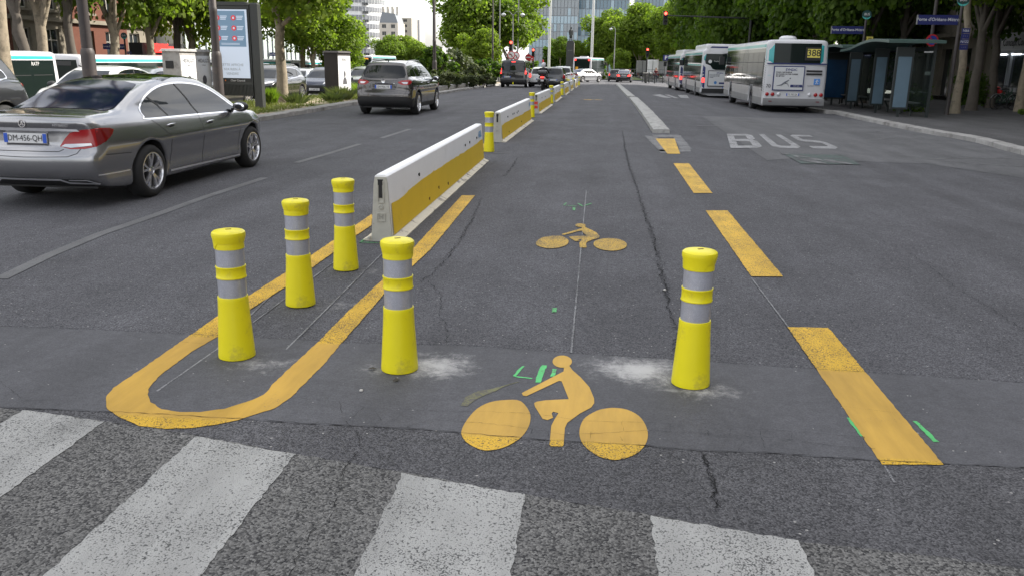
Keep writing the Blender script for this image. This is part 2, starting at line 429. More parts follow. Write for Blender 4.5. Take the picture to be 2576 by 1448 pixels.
xs_road = list(np.arange(-30, -7, 1.0)) + list(np.arange(-7, 13.01, 0.5))
ys_road = list(np.arange(-8, 40, 0.5)) + list(np.arange(40, 130, 2.0)) + [130, 150, 170, 200]
road = sheet('road', xs_road, ys_road, 0.0, M_ASPH, kind='structure')
def wide_ground():
    xs = [-900, -300, -120, -60, -40, -26, -18, -11, 0, 7.5, 14, 40, 120, 300, 900]; ys = [-60, -8, 25, 45, 80, 125, 200, 400, 1500]
    return sheet('ground', xs, ys, -0.06, mat('ground_paving', (0.16, 0.15, 0.14), 0.9, noise=0.2, nscale=0.8), kind='structure')
wide_ground()

SEAM_UP = [(-420, 800), (0, 822), (225, 830), (478, 843), (550, 846), (804, 858), (870, 864), (1171, 871), (1425, 889), (1693, 905), (1932, 922), (2190, 939), (2576, 965), (3000, 990)]
SEAM_LO = [(-420, 1008), (0, 1026), (268, 1037), (622, 1056), (755, 1066), (1042, 1080), (1353, 1107), (1631, 1123), (1760, 1135), (1922, 1140), (2214, 1161), (2576, 1178), (3000, 1200)]
COARSE = [(-420, 1015), (0, 1027), (262, 1060), (500, 1096), (755, 1145), (1013, 1188), (1320, 1245), (1636, 1296), (2018, 1365), (2352, 1400), (2576, 1434), (3000, 1490)]
def band(lo, hi): return gp(*lo) + gp(*hi)[::-1]
flat('asphalt_patch', band(SEAM_LO, SEAM_UP), 0.004, M_SMOOTH, road, edge=0.006)
flat('asphalt_patch', gp(*COARSE[:4])+[]+gp(*COARSE[4:]) + gp(*[p for p in SEAM_LO][::-1]), 0.003, M_MEDIUM, road)
cp = gp(*COARSE); flat('asphalt_patch', cp + [Vector((cp[-1].x+0.3, 0.3)), Vector((cp[0].x-0.3, 0.3))], 0.004, M_COARSE, road, edge=0.008)
flat('asphalt_patch', gp((1765, 293), (2060, 297), (2400, 322), (2576, 392), (2740, 470), (2330, 412), (1990, 400), (1930, 405)), 0.004, M_PALE, road)

# --- painted marks
def paint(name, col, alpha_lo=0.30, wear=0.42, rough=0.6, stain=(0.10, 0.09, 0.08), pits=0.0, smooth_col=None):
    if name in MATS: return MATS[name]
    m = bpy.data.materials.new(name); m.use_nodes = True; nt = m.node_tree; b = nt.nodes['Principled BSDF']; L = nt.links.new
    b.inputs['Roughness'].default_value = rough; b.inputs['Specular IOR Level'].default_value = 0.3
    tc = N(nt, 'ShaderNodeTexCoord'); P0 = tc.outputs['Object']
    a = N(nt, 'ShaderNodeTexNoise', Scale=80.0, Detail=6.0, Roughness=0.75); L(P0, a.inputs['Vector'])
    c = N(nt, 'ShaderNodeTexNoise', Scale=3.0, Detail=6.0, Roughness=0.6); L(P0, c.inputs['Vector'])
    ad = N(nt, 'ShaderNodeMath', operation='MULTIPLY_ADD'); L(c.outputs['Fac'], ad.inputs[0]); ad.inputs[1].default_value = 0.55; L(a.outputs['Fac'], ad.inputs[2])
    mr = N(nt, 'ShaderNodeMapRange'); mr.inputs[1].default_value = wear + 0.20; mr.inputs[2].default_value = wear + 0.26; L(ad.outputs[0], mr.inputs[0])
    # colour
    c2 = N(nt, 'ShaderNodeTexNoise', Scale=1.7, Detail=4.0); L(P0, c2.inputs['Vector'])
    m2 = N(nt, 'ShaderNodeMapRange'); m2.inputs[1].default_value = 0.3; m2.inputs[2].default_value = 0.7; m2.inputs[3].default_value = 0.86; m2.inputs[4].default_value = 1.1; L(c2.outputs['Fac'], m2.inputs[0])
    mu = N(nt, 'ShaderNodeVectorMath', operation='MULTIPLY'); mu.inputs[0].default_value = col; L(m2.outputs[0], mu.inputs[1])
    mi = N(nt, 'ShaderNodeMix', data_type='RGBA'); L(mr.outputs[0], mi.inputs[0]); mi.inputs[6].default_value = (*stain, 1); L(mu.outputs[0], mi.inputs[7]); L(mi.outputs[2], b.inputs['Base Color'])
    g = N(nt, 'ShaderNodeTexVoronoi', Scale=150.0); L(P0, g.inputs['Vector'])
    # on coarse asphalt the crevices between the stones stay dark; on the smooth strip the coat is even
    sx = N(nt, 'ShaderNodeSeparateXYZ'); L(P0, sx.inputs[0])
    def side_of(p, q):
        k = (q.y-p.y)/(q.x-p.x); m1 = N(nt, 'ShaderNodeMath', operation='MULTIPLY_ADD'); L(sx.outputs[0], m1.inputs[0]); m1.inputs[1].default_value = -k; L(sx.outputs[1], m1.inputs[2])
        m2_ = N(nt, 'ShaderNodeMath', operation='SUBTRACT'); L(m1.outputs[0], m2_.inputs[0]); m2_.inputs[1].default_value = p.y-k*p.x; return m2_.outputs[0]
    up = side_of(G(0, 822), G(2576, 965)); lo = side_of(G(0, 1028), G(2576, 1178))
    pr = N(nt, 'ShaderNodeMath', operation='MULTIPLY'); L(up, pr.inputs[0]); L(lo, pr.inputs[1])
    cs = N(nt, 'ShaderNodeMapRange'); cs.inputs[1].default_value = -0.02; cs.inputs[2].default_value = 0.02; cs.inputs[3].default_value = 0.0; cs.inputs[4].default_value = 1.0; L(pr.outputs[0], cs.inputs[0])
    pit = N(nt, 'ShaderNodeMath', operation='MULTIPLY_ADD'); ab = N(nt, 'ShaderNodeMath', operation='MULTIPLY_ADD'); L(c.outputs['Fac'], ab.inputs[0]); ab.inputs[1].default_value = 0.8; ab.inputs[2].default_value = -0.42; ac = N(nt, 'ShaderNodeMath', operation='ADD'); L(a.outputs['Fac'], ac.inputs[0]); L(ab.outputs[0], ac.inputs[1]); L(ac.outputs[0], pit.inputs[0]); pit.inputs[1].default_value = -0.9; L(g.outputs['Distance'], pit.inputs[2])
    pm = N(nt, 'ShaderNodeMapRange'); pm.inputs[1].default_value = 0.02 - pits; pm.inputs[2].default_value = 0.20 - pits; L(pit.outputs[0], pm.inputs[0])
    pk = N(nt, 'ShaderNodeMath', operation='MULTIPLY'); L(pm.outputs[0], pk.inputs[0]); L(cs.outputs[0], pk.inputs[1])
    sm = N(nt, 'ShaderNodeMix', data_type='RGBA'); L(cs.outputs[0], sm.inputs[0]); sm.inputs[6].default_value = (*(smooth_col or (1, 1, 1)), 1); sm.inputs[7].default_value = (1, 1, 1, 1)
    tm = N(nt, 'ShaderNodeMapping'); tm.inputs['Scale'].default_value = (5.0, 0.7, 1); tm.inputs['Rotation'].default_value = (0, 0, 0.12); L(P0, tm.inputs['Vector'])
    tn = N(nt, 'ShaderNodeTexNoise', Scale=1.0, Detail=7.0, Roughness=0.65); L(tm.outputs[0], tn.inputs['Vector'])
    tr_ = N(nt, 'ShaderNodeMapRange'); tr_.inputs[1].default_value = 0.32; tr_.inputs[2].default_value = 0.60; tr_.inputs[3].default_value = 0.74; tr_.inputs[4].default_value = 1.04; L(tn.outputs['Fac'], tr_.inputs[0])
    mq0 = N(nt, 'ShaderNodeVectorMath', operation='MULTIPLY'); L(mi.outputs[2], mq0.inputs[0]); L(tr_.outputs[0], mq0.inputs[1])
    mq = N(nt, 'ShaderNodeVectorMath', operation='MULTIPLY'); L(mq0.outputs[0], mq.inputs[0]); L(sm.outputs[2], mq.inputs[1])
    mz = N(nt, 'ShaderNodeMix', data_type='RGBA'); L(pk.outputs[0], mz.inputs[0]); L(mq.outputs[0], mz.inputs[6]); mz.inputs[7].default_value = (*[c_*0.62 for c_ in stain], 1); L(mz.outputs[2], b.inputs['Base Color'])
    bp = N(nt, 'ShaderNodeBump', Distance=0.004); bp.invert = True; bs = N(nt, 'ShaderNodeMath', operation='MULTIPLY_ADD'); L(cs.outputs[0], bs.inputs[0]); bs.inputs[1].default_value = 0.55; bs.inputs[2].default_value = 0.08; L(bs.outputs[0], bp.inputs['Strength']); L(g.outputs['Distance'], bp.inputs['Height']); L(bp.outputs[0], b.inputs['Normal'])
    MATS[name] = m; return m
M_YEL = paint('yellow_road_paint', (0.68, 0.41, 0.030), wear=0.33, pits=-0.15, stain=(0.20, 0.13, 0.05), smooth_col=(0.80, 0.79, 1.7))
M_YELW = paint('worn_yellow_road_paint', (0.62, 0.38, 0.035), wear=0.46, stain=(0.16, 0.12, 0.05), pits=-0.05)
M_WHI = paint('worn_white_road_paint', (0.365, 0.362, 0.350), wear=0.37, pits=-0.20, stain=(0.12, 0.12, 0.12))
M_BUSL = paint('bus_letter_paint', (0.34, 0.34, 0.35), wear=0.44, pits=-0.12, stain=(0.09, 0.09, 0.09))
M_WHI2 = paint('faded_white_road_paint', (0.19, 0.19, 0.195), wear=0.52, pits=-0.10, stain=(0.085, 0.085, 0.09))
M_GREEN = paint('faded_green_road_paint', (0.055, 0.115, 0.095), wear=0.52, pits=0.06, stain=(0.09, 0.095, 0.098))
M_NEON = paint('green_marking_spray', (0.10, 0.55, 0.17), wear=0.44)
M_CHALK = paint('chalk_line', (0.25, 0.25, 0.26), wear=0.50, pits=-0.12, stain=(0.09, 0.09, 0.095))
M_OLIVE = paint('faded_olive_spray', (0.16, 0.16, 0.07), wear=0.55)
def extend(a, b, y):
    """continue the ground line a->b to distance y"""
    t = (y - a.y)/(b.y - a.y); return a + (b-a)*t
def zebra(tl, tr, bl, br):
    a, b_, c, d = G(*tl).to_2d(), G(*tr).to_2d(), G(*bl).to_2d(), G(*br).to_2d()
    flat('crosswalk_stripe', [a, b_, extend(b_, d, 0.9), extend(a, c, 0.9)], 0.0065, M_WHI, road, edge=0.006)
zebra((62, 1032), (261, 1063), (0, 1068), (0, 1254)); zebra((493, 1099), (742, 1145), (115, 1448), (505, 1448))
zebra((1011, 1193), (1320, 1245), (893, 1448), (1286, 1448)); zebra((1637, 1300), (2011, 1362), (1654, 1448), (2049, 1448))
# U-shaped nose line
outer = [(1195, 493), (1083, 629), (1037, 672), (965, 742), (900, 818), (861, 862), (813, 920), (732, 1001), (694, 1028), (598, 1058), (540, 1070), (483, 1078), (416, 1080), (352, 1073), (306, 1054), (270, 1030), (266, 1001), (287, 977), (370, 920), (478, 845), (550, 795), (628, 744), (720, 686), (842, 604), (893, 569), (935, 540)]
inner = [(935, 568), (894, 595), (842, 634), (720, 722), (630, 779), (552, 846), (483, 886), (402, 946), (376, 975), (371, 994), (380, 1013), (407, 1031), (450, 1038), (502, 1038), (565, 1030), (636, 1008), (665, 994), (689, 965), (804, 858), (870, 790), (962, 705), (1037, 629), (1162, 493)]
flat('nose_line', gp(*outer) + gp(*inner), 0.0065, M_YEL, road, step=0.2, edge=0.003)
a = G(935, 554); flat('edge_line', [Vector((a.x-0.06, a.y)), Vector((a.x+0.06, a.y)), Vector((-2.30, 30)), Vector((-2.42, 30))], 0.007, M_YEL, road, step=0.5)
for q in (((1649, 350), (1697, 350), (1711, 388), (1679, 388)), ((1694, 412), (1733, 412), (1792, 487), (1745, 487)), ((1775, 531), (1830, 531), (1970, 697), (1890, 697)), ((1981, 824), (2084, 826), (2373, 1171), (2218, 1170))):
    flat('lane_dash', gp(*q), 0.0065, M_YEL, road, edge=0.003)
# bicycle marks: one stencil, used three times
WL = [(1090, 528), (1160, 535), (1205, 590), (1210, 640), (1190, 690), (1150, 735), (1080, 775), (1010, 792), (950, 790), (880, 755), (850, 715), (852, 680), (880, 630), (930, 575), (1000, 540)]
WR = [(1655, 570), (1720, 580), (1780, 612), (1815, 660), (1828, 715), (1810, 770), (1760, 815), (1690, 840), (1640, 843), (1570, 825), (1510, 785), (1480, 750), (1468, 705), (1475, 660), (1500, 620), (1560, 585), (1610, 573)]
HD = [(1378+51*math.cos(t*math.pi/8), 327+32*math.sin(t*math.pi/8)) for t in range(16)]
BD = [(1165, 493), (1175, 487), (1385, 378), (1388, 350), (1414, 348), (1432, 372), (1475, 410), (1520, 460), (1545, 520), (1546, 545), (1530, 568), (1470, 600), (1405, 648), (1392, 675), (1385, 765), (1378, 773), (1318, 772), (1311, 765), (1320, 665), (1335, 635), (1358, 598), (1330, 590), (1322, 600), (1330, 622), (1300, 634), (1275, 628), (1235, 565), (1230, 545), (1245, 537), (1290, 530), (1412, 524), (1375, 430), (1360, 428), (1190, 508), (1172, 505)]
def stencil(xf, m, h):
    for k, q in enumerate((WL, WR, HD, BD)):
        pp = [xf(p) for p in gp(*[r2(*t) for t in q])]
        if k < 3: pp = smooth_poly(pp, 3)
        flat('bicycle_symbol', pp, h + 0.0005*(k == 2), m, road, step=0.12)
stencil(lambda p: p, M_YEL, 0.0065)
c1, c2 = G(*r2(1030, 660)).to_2d(), G(*r2(1648, 707)).to_2d(); d1, d2 = G(*r4(378, 945)).to_2d(), G(*r4(797, 962)).to_2d()
def sim(c1, c2, d1, d2):
    a = complex(*(c2-c1)); b_ = complex(*(d2-d1)); k = b_/a
    k = k/abs(k)*(0.5+0.5*abs(k))
    def f(p):
        z = complex(*(p - (c1+c2)/2))*k + complex(*((d1+d2)/2)); return Vector((z.real, z.imag))
    return f
stencil(sim(c1, c2, d1, d2), M_YELW, 0.006)
e1, e2 = G(1478, 252).to_2d(), G(1507, 252).to_2d(); stencil(sim(c1, c2, e1, e2), M_YELW, 0.006)
# BUS letters, green bicycle box, bus-stop zigzag, old white lines
def strip(pts, wpx_m, m, name, h=0.007, parent=None):
    flat(name, ribbon(gp(*pts), wpx_m), h, m, parent or road)
b0, b1, b2_, b3 = G(1838, 374).to_2d(), G(2122, 376).to_2d(), G(1828, 338).to_2d(), G(2040, 341).to_2d()
def in_quad(u, v): return (b0.lerp(b1, u)).lerp(b2_.lerp(b3, u), v)
def letter(strokes, u0, u1, wd=0.2):
    for st_ in strokes:
        flat('bus_lettering', ribbon([in_quad(u0+(u1-u0)*x, y) for x, y in st_], wd), 0.008, M_BUSL, road, step=0.4)
a0 = G(1905, 372).to_2d(); 
Bu0, Bu1, Uu0, Uu1, Su0, Su1 = 0.04, 0.26, 0.38, 0.62, 0.72, 0.97
def letter_poly(polys, u0, u1):
    for q in polys: flat('bus_lettering', [in_quad(u0+(u1-u0)*x, y) for x, y in q], 0.008, M_BUSL, road, step=0.4)
letter_poly([[(0, 0), (0, 1), (0.25, 1), (0.25, 0)], [(0.25, 0.86), (0.25, 1), (0.8, 1), (1, 0.92), (1, 0.62), (0.85, 0.52), (1, 0.44), (1, 0.08), (0.8, 0), (0.25, 0), (0.25, 0.14), (0.72, 0.14), (0.72, 0.42), (0.25, 0.44), (0.25, 0.58), (0.72, 0.6), (0.72, 0.86)]], 0.0, 0.27)
letter_poly([[(0, 1), (0.25, 1), (0.25, 0.2), (0.35, 0.14), (0.65, 0.14), (0.75, 0.2), (0.75, 1), (1, 1), (1, 0.1), (0.8, 0), (0.2, 0), (0, 0.1)]], 0.36, 0.62)
letter_poly([[(0, 0), (0, 0.15), (0.7, 0.15), (0.75, 0.2), (0.75, 0.38), (0.2, 0.45), (0, 0.56), (0, 0.9), (0.2, 1), (1, 1), (1, 0.86), (0.3, 0.86), (0.27, 0.8), (0.27, 0.62), (0.85, 0.55), (1, 0.44), (1, 0.1), (0.8, 0)]], 0.71, 0.98)
flat('green_bicycle_box', gp((1968, 388), (2120, 391), (2166, 416), (2015, 413)), 0.009, M_GREEN, road)
f1, f2 = G(2040, 408).to_2d(), G(2115, 410).to_2d()
c_m = sim(c1, c2, f1, f2); stencil(c_m, M_WHI2, 0.014)
flat('bus_lettering', gp((1641, 240), (1660, 238), (1690, 247), (1672, 247)), 0.008, M_BUSL, road); flat('bus_lettering', gp((1672, 239), (1682, 239), (1708, 248), (1698, 248)), 0.008, M_BUSL, road); flat('bus_lettering', gp((1705, 240), (1728, 240), (1734, 248), (1712, 247)), 0.008, M_BUSL, road)
for pts in (((2320, 400), (2440, 398), (2576, 400)), ((2340, 402), (2440, 412), (2576, 420)), ((2180, 352), (2260, 348), (2330, 350)), ((1755, 317), (1830, 318)), ((2120, 333), (2260, 332)), ((1470, 212), (1500, 212)), ((2160, 313), (2230, 311))):
    strip(pts, 0.10, M_WHI2, 'old_white_line')
M_WHI3 = paint('very_faded_line', (0.150, 0.150, 0.153), wear=0.46, pits=-0.15, stain=(0.11, 0.11, 0.115))
strip([(0, 702), (120, 644), (250, 590), (390, 542), (520, 495), (665, 448)], 0.11, M_WHI3, 'lane_line', 0.004); strip([(745, 410), (830, 386), (905, 363)], 0.11, M_WHI3, 'lane_line', 0.004); strip([(960, 348), (1030, 326)], 0.11, M_WHI3, 'lane_line', 0.004)
strip([(1240, 386), (1290, 384)], 0.07, M_WHI2, 'old_white_line'); strip([(1330, 304), (1372, 306)], 0.07, M_WHI2, 'old_white_line')
# ghost of a removed line round the first short dash
for q in (((1622, 342), (1650, 345), (1690, 382), (1660, 382)), ((1690, 340), (1712, 342), (1740, 376), (1712, 378)), ((1655, 378), (1735, 376), (1738, 382), (1664, 386)), ((1640, 340), (1706, 340), (1712, 346), (1648, 346))):
    flat('scraped_line', gp(*q), 0.006, M_WHI2, road, edge=0.02)
for pts in (((1475, 480), (1437, 888)), ((960, 640), (720, 880)), ((840, 660), (637, 812)), ((1890, 700), (1985, 826)), ((2225, 1172), (2250, 1215)), ((735, 690), (545, 880), (395, 985)), ((1985, 826), (2120, 1020)),):
    q = [G(*p).to_2d() for p in pts]; flat('chalk_line', ribbon([q[0], q[0].lerp(q[1], 0.5), q[1]] if len(q) == 2 else q, 0.010), 0.0055, M_CHALK, road, edge=0.002)
def spray(pts, wd, m, name='green_spray_mark'): flat(name, ribbon(gp(*pts), wd), 0.0060, m, road, step=0.1, edge=0.003)
spray([r2(1175, 350), r2(1150, 375), r2(1128, 402), r2(1150, 407), r2(1218, 415)], 0.016, M_NEON)
spray([r2(1285, 346), r2(1262, 390), r2(1250, 436)], 0.03, M_NEON); spray([r2(1340, 365), r2(1325, 405)], 0.022, M_NEON)
spray([r4(480, 658), r4(462, 676), r4(500, 678), r4(555, 682)], 0.02, M_NEON); spray([r4(536, 690), r4(534, 712)], 0.03, M_NEON); spray([r4(565, 662), r4(600, 683), r4(630, 672), r4(662, 662)], 0.02, M_NEON)
spray([r2(1338, 44), r2(1335, 66)], 0.03, M_NEON)
spray([(2135, 1052), (2152, 1075), (2172, 1099)], 0.022, M_NEON); spray([(2300, 1060), (2330, 1088), (2355, 1113)], 0.022, M_NEON)
spray([(905, 611), (955, 612)], 0.02, M_NEON); spray([(905, 611), (930, 596)], 0.02, M_NEON)
spray([r2(860, 560), r2(900, 515), r2(960, 490), r2(1020, 475), r2(1070, 455), r2(1150, 432)], [0.03, 0.06, 0.06, 0.03, 0.012, 0.006], M_OLIVE, 'faded_spray_mark')
# --- cracks
M_CRACK = mat('crack_shadow', (0.024, 0.024, 0.025), 0.95, spec=0.1)
def crack(pts, wd=0.008, jit=0.012, h=0.0085, step=0.035):
    wd *= 0.28; jit *= 0.8
    q = gp(*pts); out_ = []; ws = []
    for i in range(len(q)-1):
        k = max(1, int((q[i+1]-q[i]).length/step))
        for j in range(k):
            out_.append(q[i].lerp(q[i+1], j/k) + Vector((random.uniform(-jit, jit), random.uniform(-jit, jit)))); ws.append(wd*random.choice((0.25, 0.5, 0.8, 1.1, 1.6)))
    if len(out_) < 3: return
    rb = ribbon(out_, ws); n = len(out_)
    vs = [(p.x, p.y, gz(p.x, p.y)+h) for p in rb]
    me = bpy.data.meshes.new('crack'); me.from_pydata(vs, [], [(i, i+1, 2*n-2-i, 2*n-1-i) for i in range(n-1)])
    if sum(p.normal.z for p in me.polygons) < 0: me.flip_normals()
    link('crack', me, road, M_CRACK)
crack([(p[0], p[1]) for p in SEAM_UP], 0.009, 0.006); crack(SEAM_LO, 0.010, 0.007)
crack([(1565, 330), (1572, 370), (1582, 420), (1600, 470), (1622, 540), (1645, 610), (1665, 690), (1680, 760), (1700, 830), (1697, 905)], 0.030, 0.030, step=0.03)
crack([(1568, 365), (1584, 420), (1604, 470), (1626, 545), (1650, 610), (1668, 690), (1684, 765)], 0.016, 0.045, step=0.03)
crack([(1765, 1140), (1783, 1180), (1792, 1225), (1812, 1285)], 0.020, 0.016, step=0.016); crack([(1770, 1145), (1790, 1200), (1800, 1300)], 0.014, 0.022, step=0.02)
crack([(1302, 398), (1290, 420), (1268, 445)], 0.03, 0.03); crack([(1210, 500), (1190, 545), (1165, 595), (1130, 640), (1092, 690), (1050, 712)], 0.020, 0.03, step=0.03)
crack([(1075, 708), (1112, 745), (1105, 790), (1125, 820), (1122, 866)], 0.012, 0.014); crack([(1180, 560), (1150, 620), (1105, 660)], 0.014, 0.02)
crack([(893, 1140), (862, 1198), (842, 1258), (835, 1306), (775, 1350), (745, 1405), (735, 1448), (720, 1500)], 0.010, 0.012, step=0.02)
crack([r2(240, 640), r2(300, 700), r2(320, 790), r2(240, 870), r2(200, 940)], 0.006, 0.006, step=0.02)
crack([r2(0, 520), r2(200, 540), r2(350, 570), r2(550, 580), r2(760, 590), r2(1000, 592), r2(1250, 605), r2(1500, 640), r2(1830, 650), r2(2100, 665)], 0.0045, 0.006, step=0.02)
crack([r2(560, 675), r2(620, 650), r2(760, 638), r2(950, 650), r2(1200, 680), r2(1400, 715), r2(1650, 700), r2(1830, 690), r2(2090, 705), (1960, 1105), (2100, 1125), (2214, 1133)], 0.0045, 0.006, step=0.02)
crack([(1760, 1066), (1900, 1082), (1985, 1087), (2140, 1100), (2190, 1102)], 0.004, 0.005, step=0.02)
for q in ([r2(210, 540), r2(220, 600), r2(290, 620), r2(270, 655)], [r2(340, 570), r2(300, 600), r2(250, 645)], [r2(400, 600), r2(440, 650)], [r2(1220, 680), r2(1215, 720)], [r2(1300, 690), r2(1305, 735)], [r2(1460, 690), r2(1450, 740)], [r2(1530, 700), r2(1520, 750)], [r2(1690, 640), r2(1700, 695), r2(1760, 700)], [(1688, 1070), (1686, 1092)], [(1776, 1078), (1786, 1104)], [(1838, 1082), (1835, 1102)], [(1912, 1086), (1925, 1140)], [(1870, 1112), (1855, 1140)], [(1990, 1090), (1990, 1115)], [(2172, 1102), (2172, 1132)], [(0, 960), (60, 1010), (180, 1008)], [(320, 845), (420, 860), (540, 868)], [(1560, 1100), (1570, 1118)]):
    crack(q, 0.004, 0.005, step=0.02)
crack([(2290, 640), (2362, 690), (2400, 722), (2470, 762), (2576, 832), (2700, 905)], 0.012, 0.02); crack([(2000, 620), (2090, 665), (2170, 710)], 0.008, 0.02)
crack([(2130, 560), (2200, 592), (2230, 615)], 0.008, 0.02); crack([(2290, 520), (2400, 560), (2500, 600), (2576, 628)], 0.008, 0.02)
crack([(0, 605), (300, 565), (560, 515), (830, 450), (1040, 385), (1190, 340)], 0.012, 0.02, step=0.06); crack([(840, 585), (900, 555), (1010, 495)], 0.01, 0.02)
crack([(1990, 1010), (2250, 1040), (2576, 1060)], 0.002, 0.004)
for q in ([r2(325, 482), r2(330, 484)],): pass

# small stones and scraps lying about
M_CHIP = mat('pale_chip', (0.5, 0.48, 0.45), 0.8)
M_LEAFLET = mat('dry_scrap', (0.045, 0.038, 0.03), 0.8)
for (x, y, s_, m_, nm, lb) in ((909, 985, 0.010, M_CHIP, 'pebble', 'small pale pebble on smooth asphalt left of the bicycle mark'), (1672, 732, 0.012, M_CHIP, 'pebble', 'small white pebble beside the long lane crack')):
    p = G(x, y); b_ = MB(); b_.lathe([(s_*0.5, 0.0), (s_, s_*0.3), (s_*0.8, s_*0.9), (s_*0.3, s_*1.1)], 7); tag(b_.build(nm, m_, None, 40, (p.x, p.y, p.z+0.004), 0.6), lb, 'pebble')
for (x, y, a_, lb) in ((937, 932, 0.3, 'dry leaf scrap lying behind the third yellow bollard base'), (998, 960, 1.0, 'dry leaf scrap lying in front of the yellow bollard beside the bicycle mark')):
    p = G(x, y); b_ = MB(); b_.add([(-0.022, 0, 0.004), (0, -0.012, 0.010), (0.026, 0.002, 0.003), (0.004, 0.012, 0.012), (-0.02, 0.009, 0.006)], [(0, 1, 3), (0, 3, 4), (1, 2, 3)]); tag(b_.build('dry_leaf', M_LEAFLET, None, None, (p.x, p.y, p.z+0.006), a_), lb, 'leaf')

# ================================================================== KERBS, MEDIAN, PAVEMENT
M_KERB = mat('granite_kerb', (0.30, 0.29, 0.28), 0.8, noise=0.35, nscale=5.0, bump=0.5, bscale=50, dirt=(0.12, 0.11, 0.10), dscale=1.5)
M_SOIL = mat('dry_soil', (0.34, 0.27, 0.20), 0.95, noise=0.45, nscale=3.0, bump=0.6, bscale=25, dirt=(0.10, 0.12, 0.04), dscale=0.9, dlo=0.45, dhi=0.6)
M_CONC = mat('rough_concrete', (0.34, 0.33, 0.32), 0.9, noise=0.3, nscale=6.0, bump=0.8, bscale=40, dirt=(0.14, 0.13, 0.12), dscale=2.5)
def resample(pts, step):
    P_ = [Vector(p).to_2d() for p in pts]; out = [P_[0]]; acc = 0
    for a, b_ in zip(P_, P_[1:]):
        L_ = (b_-a).length; t = step - acc
        while t < L_:
            out.append(a.lerp(b_, t/L_)); t += step
        acc = (acc + L_) % step
    return out
def kerb_line(pts, parent, w_=0.30, h_=0.13, step=1.0, side=1, name='kerb_stone', m=None, rough=0.006):
    q = resample(pts, step)
    for a, b_ in zip(q, q[1:]):
        d = (b_-a); ln = d.length - 0.012; d.normalize(); nn = Vector((-d.y, d.x))*side
        mb = MB(); bev = 0.02; z0 = 0
        pr = [(0, -0.1), (0, h_-bev), (bev, h_), (w_, h_), (w_, -0.1)]
        k = 4; rows = []
        for i in range(k+1):
            t = i/k; c = a + d*(ln*t + 0.006); zz = gz(c.x, c.y)
            rows.append([(c.x + nn.x*(p + random.uniform(-rough, rough)), c.y + nn.y*(p + random.uniform(-rough, rough)), zz + z + (random.uniform(-rough, rough)*0.6 if z > 0 else 0)) for p, z in pr])
        vs = [v for r_ in rows for v in r_]; n = len(pr)
        fs = [(i*n+j, i*n+j+1, (i+1)*n+j+1, (i+1)*n+j) for i in range(k) for j in range(n-1)] + [tuple(range(n)), tuple(k*n+j for j in range(n))[::-1]]
        mb.add(vs, fs); mb.build(name, m or M_KERB, parent, 40)
def platform(name, poly, h, m, parent=None, step=0.8):
    pts, tris = fill(poly, step)
    me = bpy.data.meshes.new(name); me.from_pydata([(p.x, p.y, gz(p.x, p.y)+h) for p in pts], [], tris)
    if sum(p.normal.z for p in me.polygons) < 0: me.flip_normals()
    return link(name, me, parent, m)

# right pavement
RK = gp((2576, 392), (2519, 377), (2439, 356), (2328, 337), (2206, 312), (2085, 285))
RK = [Vector((RK[0].x + 0.2, -6)), Vector((RK[0].x + 0.05, 9))] + RK + [Vector((RK[-1].x - 0.1, 36)), Vector((8.3, 45)), Vector((8.3, 62)), Vector((9.3, 68)), Vector((13, 72)), Vector((26, 74))]
RK = smooth_poly(RK, 3, False)
pave = platform('pavement', [p + Vector((0.28, 0)) for p in RK] + [Vector((26, -6))], 0.125, M_WALK, step=1.2); pave['kind'] = 'structure'
kerb_line(RK, pave, side=-1)
# left median with trees and advertising
LK = gp((600, 316), (660, 305), (780, 285), (905, 263), (1000, 250))
LK2 = gp((1110, 238), (1150, 231), (1190, 225), (1240, 218))
lk = [Vector((-11.6, 14.4)), Vector((-10.0, 15.2)), Vector((-9.1, 18.0))] + LK[1:] + LK2 + [Vector((LK2[-1].x, 70)), Vector((LK2[-1].x - 0.6, 78)), Vector((LK2[-1].x - 3, 80))]
lk = smooth_poly(lk, 3, False)
med_outline = lk + [Vector((-12.2, 80)), Vector((-12.9, 60)), Vector((-13.0, 40)), Vector((-12.9, 27)), Vector((-12.4, 18)), Vector((-12.0, 15))]
median = platform('median_island', med_outline, 0.10, M_SOIL, step=0.9); median['kind'] = 'structure'
kerb_line(lk, median, side=1, w_=0.34, h_=0.12)
# raised concrete ledge by the shrubs
led = [p for p in lk if 36 < p.y < 66]
lg = MB()
pr = [(0.5, 0.08), (0.5, 0.34), (0.9, 0.36), (0.9, 0.1)]
rows = [[(p.x - a_, p.y, gz(p.x, p.y) + z) for a_, z in pr] for p in led]
vs = [v for r_ in rows for v in r_]; n = 4
lg.add(vs, [(i*n+j, i*n+j+1, (i+1)*n+j+1, (i+1)*n+j) for i in range(len(led)-1) for j in range(3)] + [(0, 1, 2, 3), tuple((len(led)-1)*n + j for j in (3, 2, 1, 0))])
tag(lg.build('planter_ledge', M_CONC), 'low concrete ledge in front of the scrubby median planting', 'ledge')
# service road kerb on the far left (bus station pavement)
platform('bus_station_pavement', [Vector((-34, 4)), Vector((-34, 90)), Vector((-60, 90)), Vector((-60, 4))], 0.12, M_WALK, step=3.0)['kind'] = 'structure'

